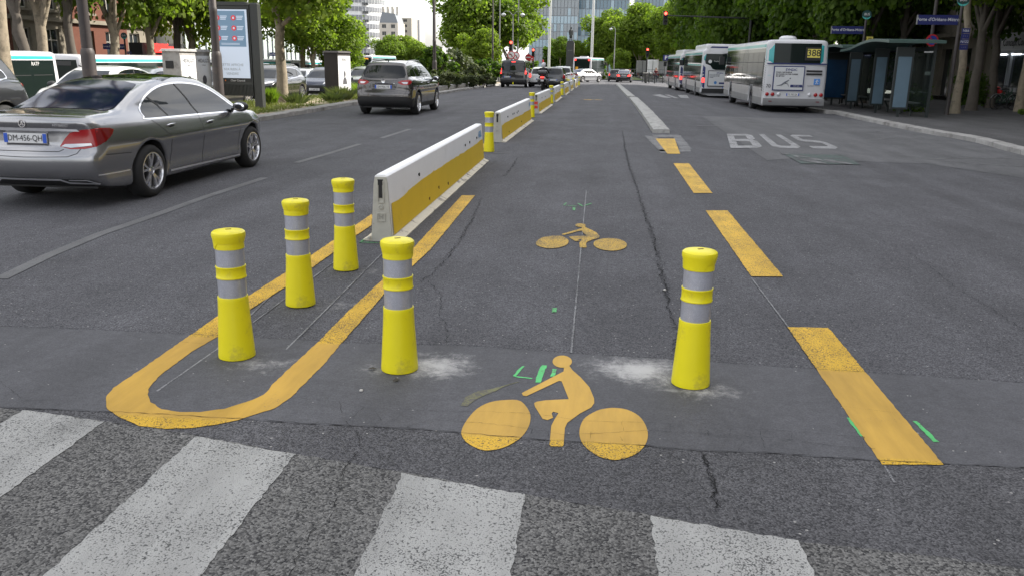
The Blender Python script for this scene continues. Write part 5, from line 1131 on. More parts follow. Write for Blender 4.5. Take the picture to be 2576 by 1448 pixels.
def bus(label, loc, rz, style, group=None, route=None, L_=12.0, mats=None, rear=True):
    H_ = 2.92; pod = {'hybrid': 0.36}.get(style)
    key = (style == 'hybrid', L_)
    if key not in BUSM:
        me = sdf_mesh(bus_body(L_, 2.5, H_, 0.15, pod), (-1.4, -0.2, 0.15), (1.4, L_+0.2, H_+(pod or 0)+0.2), 0.10); BUSM[key] = (me, bvh(me))
    me0, tree = BUSM[key]; me = me0.copy(); me.materials.clear(); me.materials.append(M_BUSW)
    t = thing('bus', label, 'bus', loc, rz, group); link('body', me, t)
    st = 0.25
    def side(poly, off, m, nm):  # poly in (y from the rear, z)
        a = decal(tree, poly, 90, off, st, nm, m, t, far=14); b2 = decal(tree, [(-p[0], p[1]) for p in poly], -90, off, st, nm, m, t, far=14)
    def q(y0, y1, z0, z1): return [(y0, z0), (y1, z0), (y1, z1), (y0, z1)]
    side(q(0.10, L_-0.10, 2.64, 2.76), 0.004, M_TEAL, 'teal_stripe')
    side(q(0.35, L_-0.25, 1.02, 2.60), 0.005, M_BUSB, 'window_band')
    k = 0; y = 0.45
    while y + 1.3 < L_-0.3:
        side(q(y, y+1.28, 1.10, 2.45), 0.009, M_BUSGL, 'side_window')
        side(q(y+0.05, y+1.23, 2.02, 2.045), 0.012, M_PLAST, 'window_rail'); y += 1.34
    for (a_, b_) in ((0.25, L_*0.255-0.62), (L_*0.255+0.62, L_*0.78-0.62), (L_*0.78+0.62, L_-0.25)):
        side(q(a_, b_, 0.36, 0.62), 0.004, M_BUSG, 'side_skirt'); side(q(a_, b_, 0.63, 1.0), 0.004, M_SILSK, 'side_panel')
        for yy in np.arange(a_+0.9, b_-0.2, 1.05): side(ribbon([(yy, 0.38), (yy, 0.99)], 0.012), 0.007, M_GAP, 'panel_gap')
    # doors on the right side
    for yd in (L_*0.45, L_*0.90): decal(tree, q(yd-0.6, yd+0.6, 0.38, 2.40), 90, 0.014, st, 'door', M_BUSB, t, far=14); decal(tree, ribbon([(yd, 0.4), (yd, 2.38)], 0.03), 90, 0.018, st, 'door_rubber', M_GAP, t, far=14)
    # front end
    decal(tree, [(-1.08, 1.0), (1.08, 1.0), (1.10, 2.2), (1.02, 2.72), (-1.02, 2.72), (-1.10, 2.2)], 180, 0.006, 0.2, 'windscreen', M_BUSB, t, far=20)
    decal(tree, q(-0.8, 0.8, 2.48, 2.66), 180, 0.012, 0.2, 'destination_display', M_PLAST, t, far=20)
    for s_ in (-1, 1): decal(tree, [(s_*0.85-0.2, 0.66), (s_*0.85+0.2, 0.66), (s_*0.85+0.2, 0.84), (s_*0.85-0.2, 0.84)], 180, 0.008, 0.2, 'headlight', M_LENSW, t, far=20)
    decal(tree, q(-1.1, 1.1, 0.36, 0.55), 180, 0.006, 0.2, 'front_bumper', M_BUSG, t, far=20)
    for s_ in (-1, 1):
        b_ = MB(); b_.tube([(s_*1.12, L_-0.2, 2.5), (s_*1.40, L_+0.05, 2.45), (s_*1.42, L_+0.10, 2.35)], 0.025, 6); b_.box(s_*1.42, L_+0.08, 2.12, 0.26, 0.16, 0.42); b_.build('mirror', M_PLAST, t, 40)
    if rear:
        if style == 'old':
            for s_ in (1, -1):
                decal(tree, [(s_*(0.93+0.29*a), z) for a, z in ((0, 2.02), (1, 2.02), (0.96, 2.70), (0, 2.74))], 0, 0.007, 0.2, 'teal_corner', M_TEAL, t, far=14)
            decal(tree, [(-0.93, 2.02), (0.93, 2.02), (0.93, 2.80), (-0.93, 2.80)], 0, 0.006, 0.2, 'rear_window', M_BUSB, t, far=14)
            b_ = MB(); b_.box(0.60, -0.03 + 0.0, 2.40, 0.62, 0.03, 0.52); o = b_.build('route_frame', M_PLAST, t); 
            b_ = MB(); b_.box(0.62, -0.052, 2.42, 0.50, 0.012, 0.34); y0 = b_.build('route_panel', M_YPL, t)
            text('388', 0.36, M_PLT, y0, (0.62, -0.061, 2.42), bold=0.004)
            b_ = MB(); b_.box(-0.0, -0.012, 2.0, 2.36, 0.05, 0.045); b_.build('navy_sill', M_NAVYF, t)
            # advertisement panel
            b_ = MB(); b_.box(-0.28, -0.028, 1.42, 1.24, 0.04, 0.98); fr = b_.build('advert_frame', M_NAVYF, t)
            b_ = MB(); b_.box(-0.28, -0.051, 1.42, 1.16, 0.008, 0.90); ad = b_.build('advert_panel', M_AD, fr)
            text('SYNDIC', 0.13, M_ADT, fr, (-0.20, -0.057, 1.76), bold=0.004)
            for i, s_ in enumerate(("POUR L'ASCENSEUR", "EN PANNE, J'AI DES CUISSES", 'EN BETON')): text(s_, 0.070, M_PLT, fr, (-0.80, -0.057, 1.655-0.075*i), align='LEFT', bold=0.003)
            b_ = MB(); b_.box(0.05, -0.057, 1.12, 0.48, 0.006, 0.10); b_.build('advert_button', M_NAVYF, fr)
            text('3.50 | GO', 0.06, M_AD, fr, (0.05, -0.062, 1.12))
            b_ = MB(); b_.tube([(-0.74, -0.057, 1.12), (-0.55, -0.057, 1.16), (-0.42, -0.057, 1.26), (-0.26, -0.057, 1.36)], [0.008, 0.028, 0.035, 0.02], 6); b_.lathe([(0.0, -0.06), (0.03, -0.058), (0.03, -0.054)], 10, (-0.22, 0, 1.42), 'y'); b_.tube([(-0.45, -0.057, 1.24), (-0.30, -0.057, 1.20), (-0.26, -0.057, 1.10)], 0.015, 5); b_.build('advert_figure', M_ADG, fr)
            for z in (1.72, 1.60): b_ = MB(); b_.box(0.72, -0.018, z, 0.62, 0.02, 0.07); b_.build('air_grille', M_DARK, t)
            b_ = MB(); b_.box(0.86, -0.016, 1.30, 0.24, 0.012, 0.24); pm_ = b_.build('emblem_badge', mat('badge_blue', (0.08, 0.25, 0.62), 0.4), t)
            b_ = MB(); b_.lathe([(0.022, -0.004), (0.022, 0)], 10, (0, 0, 0.06), 'y'); b_.tube([(0, 0, 0.04), (0.0, 0, -0.02)], 0.014, 6); b_.tube([(-0.07, 0, 0.02), (0.07, 0, 0.03)], 0.009, 6); b_.tube([(0.0, 0, -0.02), (-0.05, 0, -0.09)], 0.011, 6); b_.tube([(0, 0, -0.02), (0.05, 0, -0.08)], 0.011, 6); b_.build('badge_figure', M_PLATE, pm_, None, (0.86, -0.025, 1.30))
            text('70', 0.20, M_PLT, t, (-1.06, -0.012, 1.10)); text('STIF', 0.07, mat('pale_teal', (0.15, 0.45, 0.5), 0.5), t, (-1.06, -0.010, 1.52)); text('autobus', 0.075, M_PLT, t, (0.62, -0.014, 1.14))
            for s_ in (-1, 1):
                for i, x in enumerate((1.08, 0.86, 0.62)):
                    b_ = MB(); b_.lathe([(0.075, 0.03), (0.075, -0.02), (0.055, -0.035), (0.0, -0.04)], 18, axis='y'); b_.build('tail_lamp', M_LENSW if i == 2 else M_LAMP, t, 40, (s_*x, 0.0, 0.78))
            plate(t, '92 785 QK', -0.05, -0.02, 0.78, (0.52, 0.11))
            b_ = MB(); b_.prism([(-0.04, 0.34), (0.10, 0.30), (0.3, 0.30), (0.3, 0.62), (-0.05, 0.62), (-0.07, 0.50)], 'x', -1.22, 1.22); b_.build('rear_bumper', M_BUSG, t, 40)
            for s_ in (-1, 1): b_ = MB(); b_.box(s_*0.95, -0.075, 0.50, 0.13, 0.02, 0.03); b_.build('reflector', M_LAMPD, t)
            b_ = MB(); b_.lathe([(0.36, 2.94), (0.36, 3.02), (0.28, 3.10), (0.10, 3.13), (0.0, 3.13)], 20, (-0.25, 1.0, 0)); b_.build('roof_vent', M_BUSW, t, 40)
            for i in range(14):   # slanted louvres by the engine on the left flank
                z = 0.85 + i*0.095; decal(tree, [(-(0.08 + max(0, (i-8)*0.0)), z), (-(0.50), z+0.12), (-(0.50), z+0.155), (-(0.08), z+0.035)], -90, 0.016, 0.2, 'louvre', M_DARK, t, far=14)
        elif style == 'hybrid':
            for s_ in (1, -1):
                decal(tree, [(s_*(0.98+0.24*a), z) for a, z in ((0, 2.25), (1, 2.20), (0.96, 2.62), (0.1, 2.66))], 0, 0.007, 0.2, 'teal_corner', M_TEAL, t, far=14)
                decal(tree, [(s_*(1.02+0.15*a), z) for a, z in ((0, 0.95), (1, 0.95), (1, 1.22), (0, 1.22))], 0, 0.008, 0.2, 'tail_lamp', M_LAMPON, t, far=14)
            decal(tree, [(-1.02, 2.08), (-0.72, 1.98), (-0.58, 1.78), (-0.4, 1.72), (1.0, 1.70), (1.04, 2.2), (1.0, 2.68), (-1.0, 2.68), (-1.06, 2.3)], 0, 0.008, 0.2, 'rear_window', M_BUSB, t, far=14)
            decal(tree, [(-1.22, 0.6), (-1.0, 0.6), (-1.0, 1.85), (-1.15, 2.0)], 0, 0.006, 0.2, 'navy_corner', M_NAVYF, t, far=14)
            decal(tree, [(-0.8, 3.03), (0.8, 3.03), (0.70, 3.12), (-0.70, 3.12)], 0, 0.01, 0.15, 'pod_grille', M_NAVYF, t, far=14)
            b_ = MB(); b_.box(-0.22, -0.03, 1.20, 1.22, 0.04, 0.96); fr = b_.build('advert_frame', M_PLAST, t); b_ = MB(); b_.box(-0.22, -0.053, 1.20, 1.14, 0.008, 0.88); b_.build('advert_panel', M_AD, fr)
            text('SYNDIC', 0.12, M_ADT, fr, (-0.1, -0.059, 1.53), bold=0.004)
            for i, s_ in enumerate(("POUR L'ASCENSEUR", 'EN PANNE, J\'AI DES', 'CUISSES')): text(s_, 0.07, M_ADG, fr, (-0.74, -0.059, 1.42-0.08*i), align='LEFT', bold=0.003)
            b_ = MB(); b_.box(0.1, -0.058, 0.92, 0.46, 0.006, 0.10); b_.build('advert_button', M_NAVYF, fr)
            b_ = MB(); b_.lathe([(0.0, -0.005), (0.07, -0.005), (0.10, 0)], 12, (-0.35, -0.056, 0.95), 'y'); b_.build('advert_spot', mat('advert_blue', (0.05, 0.2, 0.5), 0.5), fr)
            for z in (1.55, 1.3, 1.05): b_ = MB(); b_.box(0.80, -0.02, z, 0.40, 0.02, 0.16); b_.build('air_grille', M_DARK, t)
            b_ = MB(); b_.lathe([(0.07, -0.01), (0.10, -0.012), (0.11, 0.0)], 16, axis='y'); b_.build('ring_logo', M_PLATE, t, None, (-0.75, 0.015, 2.22))
            text('MobiPark', 0.09, M_PLATE, t, (-0.35, 0.0, 2.24)); plate(t, 'CS 517 MP', 0.35, -0.02, 0.66)
            b_ = MB(); b_.prism([(-0.03, 0.32), (0.3, 0.30), (0.3, 0.60), (-0.03, 0.58)], 'x', -1.15, 1.15); b_.build('rear_bumper', M_PLAST, t)
        elif style == 'white':
            decal(tree, [(-1.0, 1.25), (-0.9, 1.12), (0.9, 1.12), (1.0, 1.25), (1.06, 2.75), (-1.06, 2.75)], 0, 0.008, 0.2, 'rear_window', M_BUSB, t, far=14)
            for s_ in (1, -1): decal(tree, q(*sorted((s_*0.80, s_*1.02)), 2.52, 2.72), 0, 0.014, 0.2, 'tail_lamp', M_LAMPON, t, far=14)
            decal(tree, q(1.02, 1.20, 0.75, 1.15), 0, 0.012, 0.2, 'tail_lamp', M_LAMPON, t, far=14); decal(tree, q(-1.2, -1.02, 0.75, 1.15), 0, 0.012, 0.2, 'tail_lamp', M_LAMPON, t, far=14)
            b_ = MB(); b_.box(-0.7, -0.0, 1.55, 0.34, 0.03, 0.36); b_.build('warning_panel', mat('sign_amber', (0.75, 0.38, 0.02), 0.4), t)
            b_ = MB(); b_.box(0, 1.6, 3.02, 1.0, 1.4, 0.16); b_.build('roof_unit', M_BUSW, t)
    if route:
        text(route[0], 0.26, M_LAMPON, t, (0.72, L_+0.01, 2.57), rot=(math.pi/2, 0, math.pi)); text(route[1], 0.2, M_ORANGE, t, (-0.5, L_+0.01, 2.57), rot=(math.pi/2, 0, math.pi))
    key = ('bus',)
    if key not in WHEELS: WHEELS[key] = make_wheel(0.48, 0.28, 'single', True, 28)
    ty, ri, di = WHEELS[key]
    for y in (L_*0.255, L_*0.78):
        for s_ in (1, -1):
            w0 = link('wheel', ty, t, None, (s_*1.08, y, 0.48)); link('rim', ri, w0)
            if s_ < 0: w0.rotation_euler[2] = math.pi
    b_ = MB(); b_.box(0, L_/2, 0.5, 1.6, L_-1.0, 0.5); b_.build('underbody', M_PLAST, t)
    return t
bz = at(7.55, 39.0); bus('white and teal city bus with route 388 in its rear window by the bus shelters', (7.55, 36.6, bz[2]-0.02), R(0.4), 'old')
bus('hybrid city bus with a roof pod, lit left tail lamp, directly beyond the 388 bus', (6.9, 55.2, gz(6.9, 57)), R(0.6), 'hybrid')
bus('farthest hybrid city bus in the right-hand row', (6.75, 70.5, gz(6.75, 72)), R(1.2), 'hybrid')
bus('white bus with black rear window and red lamps at the far crossing', (-3.75, 116.5, gz(-3.7, 118)), R(-8), 'white')
LB = 'buses standing in the bus station on the left'
LEFTB = [(-23.8, 33.6, 180, 'teal edged bus at the far left behind the dark estate'), (-23.8, 46.9, 180, 'teal edged bus right behind the left lamp post'), (-23.8, 60.2, 180, 'bus glimpsed between billboard and first tree trunk'), (-23.8, 73.8, 180, 'bus with black front left of the dark poster box')]
bp0 = None
for (x, y, a_, lb) in LEFTB:
    if bp0 is None: bp0 = bus(lb, (x, y, gz(x, y-7)), R(a_), 'plain', LB, rear=False)
    else: dup(bp0, (x, y, gz(x, y-7)), R(a_), lb, LB)
text('Île-de-France', 0.30, M_PLATE, bp0, (-1.235, 3.9, 2.46), rot=(math.pi/2, 0, -math.pi/2), bold=0.005); text('RATP', 0.2, M_PLATE, bp0, (-1.235, 1.5, 2.46), rot=(math.pi/2, 0, -math.pi/2))
bus('oncoming bus showing route 187 in red and amber beyond the crossover', (-29.6, 114, gz(-29.6, 108)), R(180), 'plain', None, ('187', 'Mairie'), rear=False)

# ================================================================== TREES
def leaf_mat(name, c0, c1, trans=0.45):
    m = bpy.data.materials.new(name); m.use_nodes = True; nt = m.node_tree; b = nt.nodes['Principled BSDF']; L = nt.links.new; out_ = nt.nodes['Material Output']
    tc = N(nt, 'ShaderNodeTexCoord'); n = N(nt, 'ShaderNodeTexNoise', Scale=1.3, Detail=6.0, Roughness=0.75); L(tc.outputs['Object'], n.inputs['Vector'])
    v = N(nt, 'ShaderNodeTexWhiteNoise'); g = N(nt, 'ShaderNodeNewGeometry'); L(g.outputs['Random Per Island'], v.inputs['Vector'] if False else v.inputs['Vector'])
    mr = N(nt, 'ShaderNodeMapRange'); mr.inputs[1].default_value = 0.3; mr.inputs[2].default_value = 0.7; L(n.outputs['Fac'], mr.inputs[0])
    ad = N(nt, 'ShaderNodeMath', operation='MULTIPLY_ADD'); ad.inputs[1].default_value = 0.5; L(g.outputs['Random Per Island'], ad.inputs[0]); 
    hf = N(nt, 'ShaderNodeMath', operation='MULTIPLY'); hf.inputs[1].default_value = 0.6; L(mr.outputs[0], hf.inputs[0]); oi = N(nt, 'ShaderNodeObjectInfo'); of = N(nt, 'ShaderNodeMath', operation='MULTIPLY_ADD'); L(oi.outputs['Random'], of.inputs[0]); of.inputs[1].default_value = 0.35; L(hf.outputs[0], of.inputs[2]); os_ = N(nt, 'ShaderNodeMath', operation='SUBTRACT'); L(of.outputs[0], os_.inputs[0]); os_.inputs[1].default_value = 0.15; L(os_.outputs[0], ad.inputs[2])
    mi = N(nt, 'ShaderNodeMix', data_type='RGBA'); mi.inputs[6].default_value = (*c0, 1); mi.inputs[7].default_value = (*c1, 1); L(ad.outputs[0], mi.inputs[0])
    L(mi.outputs[2], b.inputs['Base Color']); b.inputs['Roughness'].default_value = 0.55; b.inputs['Specular IOR Level'].default_value = 0.22
    tr = N(nt, 'ShaderNodeBsdfTranslucent'); tm = N(nt, 'ShaderNodeVectorMath', operation='MULTIPLY'); tm.inputs[1].default_value = (1.7, 1.9, 0.8); L(mi.outputs[2], tm.inputs[0]); L(tm.outputs[0], tr.inputs['Color'])
    ms = N(nt, 'ShaderNodeMixShader'); ms.inputs[0].default_value = trans; L(b.outputs[0], ms.inputs[1]); L(tr.outputs[0], ms.inputs[2]); L(ms.outputs[0], out_.inputs['Surface'])
    MATS[name] = m; return m
LEAF = leaf_mat('plane_tree_leaves', (0.058, 0.108, 0.016), (0.185, 0.240, 0.036), 0.55); LEAF2 = leaf_mat('deep_and_shaded_leaves', (0.026, 0.060, 0.010), (0.095, 0.150, 0.020), 0.5); LEAFB = leaf_mat('shrub_leaves', (0.030, 0.050, 0.022), (0.11, 0.125, 0.06), 0.25)  # second leaf colour: deep green hedges, and shade painted into tree crowns
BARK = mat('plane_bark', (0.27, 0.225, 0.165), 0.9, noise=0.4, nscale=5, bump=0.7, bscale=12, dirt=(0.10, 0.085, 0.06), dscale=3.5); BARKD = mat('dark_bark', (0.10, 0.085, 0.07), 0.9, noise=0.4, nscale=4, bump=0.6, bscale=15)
def crown_mesh(seed, rx, rz, lobes, leaves, size, name='crown', low=0.0, ry=None):
    rg = np.random.RandomState(seed); ry = ry or rx
    # lobes fill an uneven ellipsoid
    d = rg.normal(size=(lobes, 3)); d /= np.linalg.norm(d, axis=1)[:, None]
    rad = rg.uniform(0.25, 0.86, lobes)**0.7
    C = d*rad[:, None]*np.array([rx, ry, rz]); lr = rg.uniform(0.20, 0.40, lobes)*min(rx, rz)
    w_ = lr**2; w_ /= w_.sum()
    k = rg.choice(lobes, leaves, p=w_)
    u = rg.normal(size=(leaves, 3)); u /= np.linalg.norm(u, axis=1)[:, None]
    u[:, 2] = np.where(rg.rand(leaves) < 0.35, np.abs(u[:, 2]), u[:, 2])
    rr = lr[k]*(rg.uniform(0.45, 1.0, leaves)**0.45)*(1 + 0.25*rg.normal(size=leaves)*0.5)
    P_ = C[k] + u*rr[:, None]*np.array([1, 1, 0.82])
    nrm = u + rg.normal(size=(leaves, 3))*0.65 + np.array([0, 0, 0.35]); nrm /= np.linalg.norm(nrm, axis=1)[:, None]
    t1 = np.cross(nrm, rg.normal(size=(leaves, 3))); t1 /= np.linalg.norm(t1, axis=1)[:, None]; t2 = np.cross(nrm, t1)
    s_ = size*rg.uniform(0.6, 1.3, leaves)[:, None]
    shape = [(0.0, -0.55, 0.0), (0.52, -0.12, 0.10), (0.30, 0.42, 0.04), (-0.34, 0.40, 0.04), (-0.50, -0.14, 0.12)]
    V = np.stack([P_ + t1*s_*a + t2*s_*b_ - nrm*s_*c*1.2 for a, b_, c in shape], 1).reshape(-1, 3)
    me = bpy.data.meshes.new(name); n = leaves
    me.vertices.add(n*5); me.vertices.foreach_set('co', V.ravel()); me.loops.add(n*5); me.loops.foreach_set('vertex_index', np.arange(n*5)); me.polygons.add(n); me.polygons.foreach_set('loop_start', np.arange(n)*5); me.update(calc_edges=True); me.validate()
    return me, C, lr
def trunk_mb(h, r0, seed, C=None, cz=0, lean=0.0, limbs=5, knots=False):
    rg = random.Random(seed); b_ = MB(); pts = []; rs = []
    n = 9
    for i in range(n+1):
        t = i/n; pts.append((lean*h*t*t + rg.uniform(-1, 1)*0.05*h*t*0.5, rg.uniform(-1, 1)*0.05*h*t*0.4, h*t)); rs.append(r0*(1.0 - 0.45*t)*(1.35 if i == 0 else 1.08 if i == 1 else 1.0)*(1 + (rg.uniform(0, 0.28) if knots and i in (3, 5, 6) else 0)))
    pts[0] = (0, 0, -0.1); b_.tube(pts, rs, 12)
    top = Vector(pts[-1])
    if C is not None:
        order = sorted(range(len(C)), key=lambda i: rg.random())[:limbs]
        for i in order:
            e = Vector(C[i]) + Vector((0, 0, cz)); s0 = Vector(pts[rg.randint(5, n)]); m_ = s0.lerp(e, 0.5) + Vector((rg.uniform(-.3, .3), rg.uniform(-.3, .3), rg.uniform(0, .5)))
            b_.tube([s0, s0.lerp(m_, 0.55)+Vector((0, 0, .1)), m_, e], [r0*0.45, r0*0.34, r0*0.22, r0*0.07], 7)
    return b_
CROWNS = {}
def tree(x, y, label, var='near', h=5.0, r0=0.20, sc=1.0, rz=0.0, group=None, cz=None, bark=None, leaf=None, name='plane_tree', lean=0.0, knots=False, z0=None, zs=1.0):
    spec = {'near': [(11, 3.6, 3.0, 56, 26000, 0.15), (12, 3.9, 3.3, 60, 28000, 0.155), (16, 3.4, 3.2, 54, 25000, 0.15)], 'mid': [(13, 3.6, 3.6, 56, 20000, 0.19), (14, 3.9, 3.9, 58, 21000, 0.20), (17, 3.4, 4.0, 54, 19000, 0.19)], 'far': [(15, 3.8, 4.0, 54, 14000, 0.27), (18, 3.6, 3.6, 52, 13000, 0.27)]}[var]
    k = int(abs(x*7 + y*3)) % len(spec); key = (var, k)
    if key not in CROWNS: CROWNS[key] = crown_mesh(*spec[k][:6])
    me, C, lr = CROWNS[key]
    zz = gz(x, y) if z0 is None else z0
    t = thing(name, label, 'tree', (x, y, zz), rz, group)
    cz = cz if cz is not None else h + 1.6*sc
    trunk_mb(h, r0, int(x*13+y*7) & 0xffff, [Vector((c[0]*sc, c[1]*sc, c[2]*sc*zs)) for c in C], cz, lean, 7 if var == 'near' else 5, knots).build('trunk', bark or BARK, t, 60)
    c = link('crown', me.copy() if (leaf is not None) else me, t, None, (0, 0, cz)); c.scale = (sc, sc, sc*zs)
    if leaf is not None: c.data.materials.clear(); c.data.materials.append(leaf)
    elif not me.materials: me.materials.append(LEAF)
    return t
def px_x(px, Y): d = ray(px, 150); return d.x/d.y*Y
GL = 'plane trees on the left median and bus station'; GR = 'plane trees along the right pavement'
p = G(712, 266)
tree(p.x, p.y, 'plane tree with the pale straight trunk beside the billboard', 'near', 4.6, 0.19, 1.0, 0.4, GL, cz=5.75)
tree(-12.3, 16.5, 'plane tree whose leaves hang above the left lamp post', 'near', 6.5, 0.2, 0.9, 2.0, GL, cz=9.3)
tree(px_x(788, 56), 56, 'broad leafy tree behind the dark poster box', 'mid', 3.4, 0.2, 0.86, 1.0, GL, cz=5.6)
tree(px_x(852, 62), 62, 'rounded tree right of the thin lamp mast, behind the crossover', 'mid', 2.2, 0.2, 0.68, 2.2, GL, cz=3.5)
tree(px_x(760, 60), 60, 'tree filling the gap right of the first tree trunk', 'mid', 2.8, 0.2, 0.95, 4.2, GL, cz=6.9)
for i, (px, Y, cz, sc, lb) in enumerate(((978, 128, 3.9, 0.66, 'leftmost of three small trees before the pale far buildings'), (1022, 134, 4.0, 0.72, 'middle of three small trees before the pale far buildings'), (1066, 130, 3.2, 0.66, 'small tree just left of the tall dark lamp post'))):
    tree(px_x(px, Y), Y, lb, 'far', 2.2, 0.16, sc, i*1.3, 'small trees at the far left', cz=cz)
for i, (x, y, cz, sc, lb) in enumerate(((-13.4, 84, 6.2, 0.95, 'left edge tree of the dark clump on the median'), (-12.9, 92, 7.2, 1.15, 'tall tree in the middle of the median clump'), (-10.9, 86, 6.0, 0.95, 'median clump tree behind the left traffic light'), (-11.6, 98, 7.6, 1.15, 'sunlit right hand tree of the median clump'), (-14.6, 102, 7.6, 1.3, 'rearmost tree of the median clump'), (-11.8, 78, 3.0, 0.55, 'low leafy tree at the foot of the median clump'))):
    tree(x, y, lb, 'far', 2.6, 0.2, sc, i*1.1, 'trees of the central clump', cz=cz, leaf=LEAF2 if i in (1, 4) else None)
for i, (px, Y, cz, sc, lb) in enumerate(((1530, 162, 7.4, 1.25, 'leftmost tree of the right clump, in front of the glass building'), (1568, 158, 6.6, 1.2, 'second tree of the right clump above the black saloon'), (1610, 156, 8.2, 1.3, 'bright green tree behind the grey lorry'), (1655, 154, 7.6, 1.3, 'bright green tree behind the white lorry'), (1690, 150, 8.0, 1.3, 'tree right of the hanging traffic light'), (1560, 140, 2.9, 0.5, 'small tree low down before the right clump'))):
    tree(px_x(px, Y), Y, lb, 'far', 2.8, 0.2, sc, i*1.7, 'trees of the right clump', cz=cz)
TR = [(2401, 288, 0.24, 'thick trunk right beside the bus stop sign pole'), (2250, 262, 0.30, 'tree trunk standing behind the bus shelter roof'), (2562, 283, 0.25, 'tree at the right edge in front of the hairdresser')]
for i, (px, py, r0, lb) in enumerate(TR):
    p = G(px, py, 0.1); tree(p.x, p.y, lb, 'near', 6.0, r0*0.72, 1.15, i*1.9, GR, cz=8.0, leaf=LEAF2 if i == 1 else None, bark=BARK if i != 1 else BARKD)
tree(15.5, 21, 'leafy tree whose branch hangs into the top right corner', 'near', 5.2, 0.22, 1.15, 0.7, GR, cz=7.4)
rr = [(2347, 44, 18.3), (2080, 51, None), (2180, 47, None), (2045, 58, None), (1990, 62, None), (1930, 70, None), (1880, 66, None), (1840, 78, None), (1800, 84, None), (1775, 132, None), (1745, 138, None), (1720, 145, None), (2130, 60, None), (2010, 78, None), (1950, 88, None), (1900, 86, None), (2300, 60, None), (2220, 66, None), (1860, 84, None), (2440, 40, 15.9)]
RL = ['tree with a grey trunk behind the no parking sign', 'dark trunk above the rear of the 388 bus', 'tree between the two bus stop name signs', 'forked tree over the middle of the 388 bus', 'leaning tree over the front of the 388 bus', 'tree above the gap between the first two buses', 'tree directly over the hybrid bus pod', 'tree over the front of the second bus', 'tree over the third bus', 'tree over the front of the third bus', 'sunlit tree left of the far bus row', 'first tree of the right row seen from the crossing', 'back row tree behind the left bus stop name sign', 'back row tree behind the 388 bus roof vent', 'back row tree between second and first bus', 'back row tree behind the hybrid bus', 'back row tree behind the shelters', 'back row tree left of the shelter posts', 'far back row tree at the end of the bus lane', 'tree close to the hairdresser front']
for i, ((px, Y, X), lb) in enumerate(zip(rr, RL)):
    x = X if X else px_x(px, Y)
    tree(x, Y, lb, 'near' if Y < 48 else 'mid', 4.6 if Y > 48 else 6.0, 0.22, 1.15 + 0.1*(i % 3) + (0.15 if Y > 120 else 0), i*0.9, GR, cz=(7.9 if Y < 120 else 7.6) + 0.3*(i % 4), zs=(1.32 if Y < 120 else 1.0), leaf=None if i > 8 and i < 12 else LEAF2, bark=BARKD, lean=0.06*((i % 3)-1))  # shade painted by the darker leaves; crowns stretched taller to block sky light
for i, (px, Y, X, lb) in enumerate(((8, 40, -28.6, 'dark trunk at the left edge above the first bus'), (104, 41.5, -28.7, 'knobbly plane tree with a swollen sunlit trunk'), (130, 44.5, -29.0, 'dark trunk right of the knobbly plane tree'), (285, 48, None, 'crooked pale trunk right of the left lamp post'), (382, 53, None, 'leaning pale trunk beside the blue stop sign'), (445, 57, None, 'dark slender trunk above the red shop sign'), (488, 58, None, 'forked pale trunk left of the second lamp post'), (240, 62, None, 'back tree before the brick bay'))):
    x = X if X else px_x(px, Y); tree(x, Y, lb, 'near', 6.6, 0.30, 1.45, i*1.2, GL, cz=9.6 + (2.8 if px < 260 else 0.4), knots=True, lean=0.07*((i % 3)-1), z0=-1.15, zs=1.45, leaf=LEAF2 if px < 260 else None, bark=BARKD if i in (0, 2, 5) else BARK)

# shrubs and plants on the median
def shrub(x, y, r_, h_, label, seed, leaf=LEAFB, size=0.16, n=2600, name='shrub', z0=None):
    me, C, lr = crown_mesh(seed, r_, h_*0.55, 16, n, size, 'foliage', ry=r_); me.materials.append(leaf)
    t = thing(name, label, 'shrub', (x, y, (gz(x, y) + 0.1) if z0 is None else z0), seed*0.7, 'shrubs and plants on the median')
    link('foliage', me, t, None, (0, 0, h_*0.5))
    b_ = MB(); rg = random.Random(seed)
    for _ in range(6): b_.tube([(rg.uniform(-.1, .1), rg.uniform(-.1, .1), -0.05), (rg.uniform(-.4, .4)*r_, rg.uniform(-.4, .4)*r_, h_*0.6)], [0.025, 0.008], 5)
    b_.build('stem', BARKD, t)
SH = [(1120, 54, 1.6, 2.4, 'tall dark shrub right behind the tall dark lamp post'), (1150, 57, 1.8, 2.9, 'big arching shrub, highest of the median planting'), (1180, 60, 1.5, 2.2, 'rusty tinged shrub in the middle of the planting'), (1205, 62, 1.3, 1.9, 'dark rounded shrub nearer the black van'), (1228, 66, 1.4, 2.0, 'dark palm-like shrub left of the black van'), (1135, 48, 1.2, 1.2, 'grey-green low shrub at the front of the ledge'), (1165, 52, 1.2, 1.1, 'olive shrub beside the concrete ledge'), (1195, 56, 1.1, 1.0, 'low spiky shrub before the dark rounded shrub'), (1222, 60, 1.0, 0.9, 'yellow-green grassy plant by the end of the ledge'), (1108, 62, 1.5, 2.0, 'distant shrub left of the planting')]
for i, (px, Y, r_, h_, lb) in enumerate(SH): shrub(px_x(px, Y) - (0.6 if Y < 60 else 0), Y, r_*0.82, h_, lb, 40+i, LEAF2 if i in (0, 3, 4) else LEAFB)
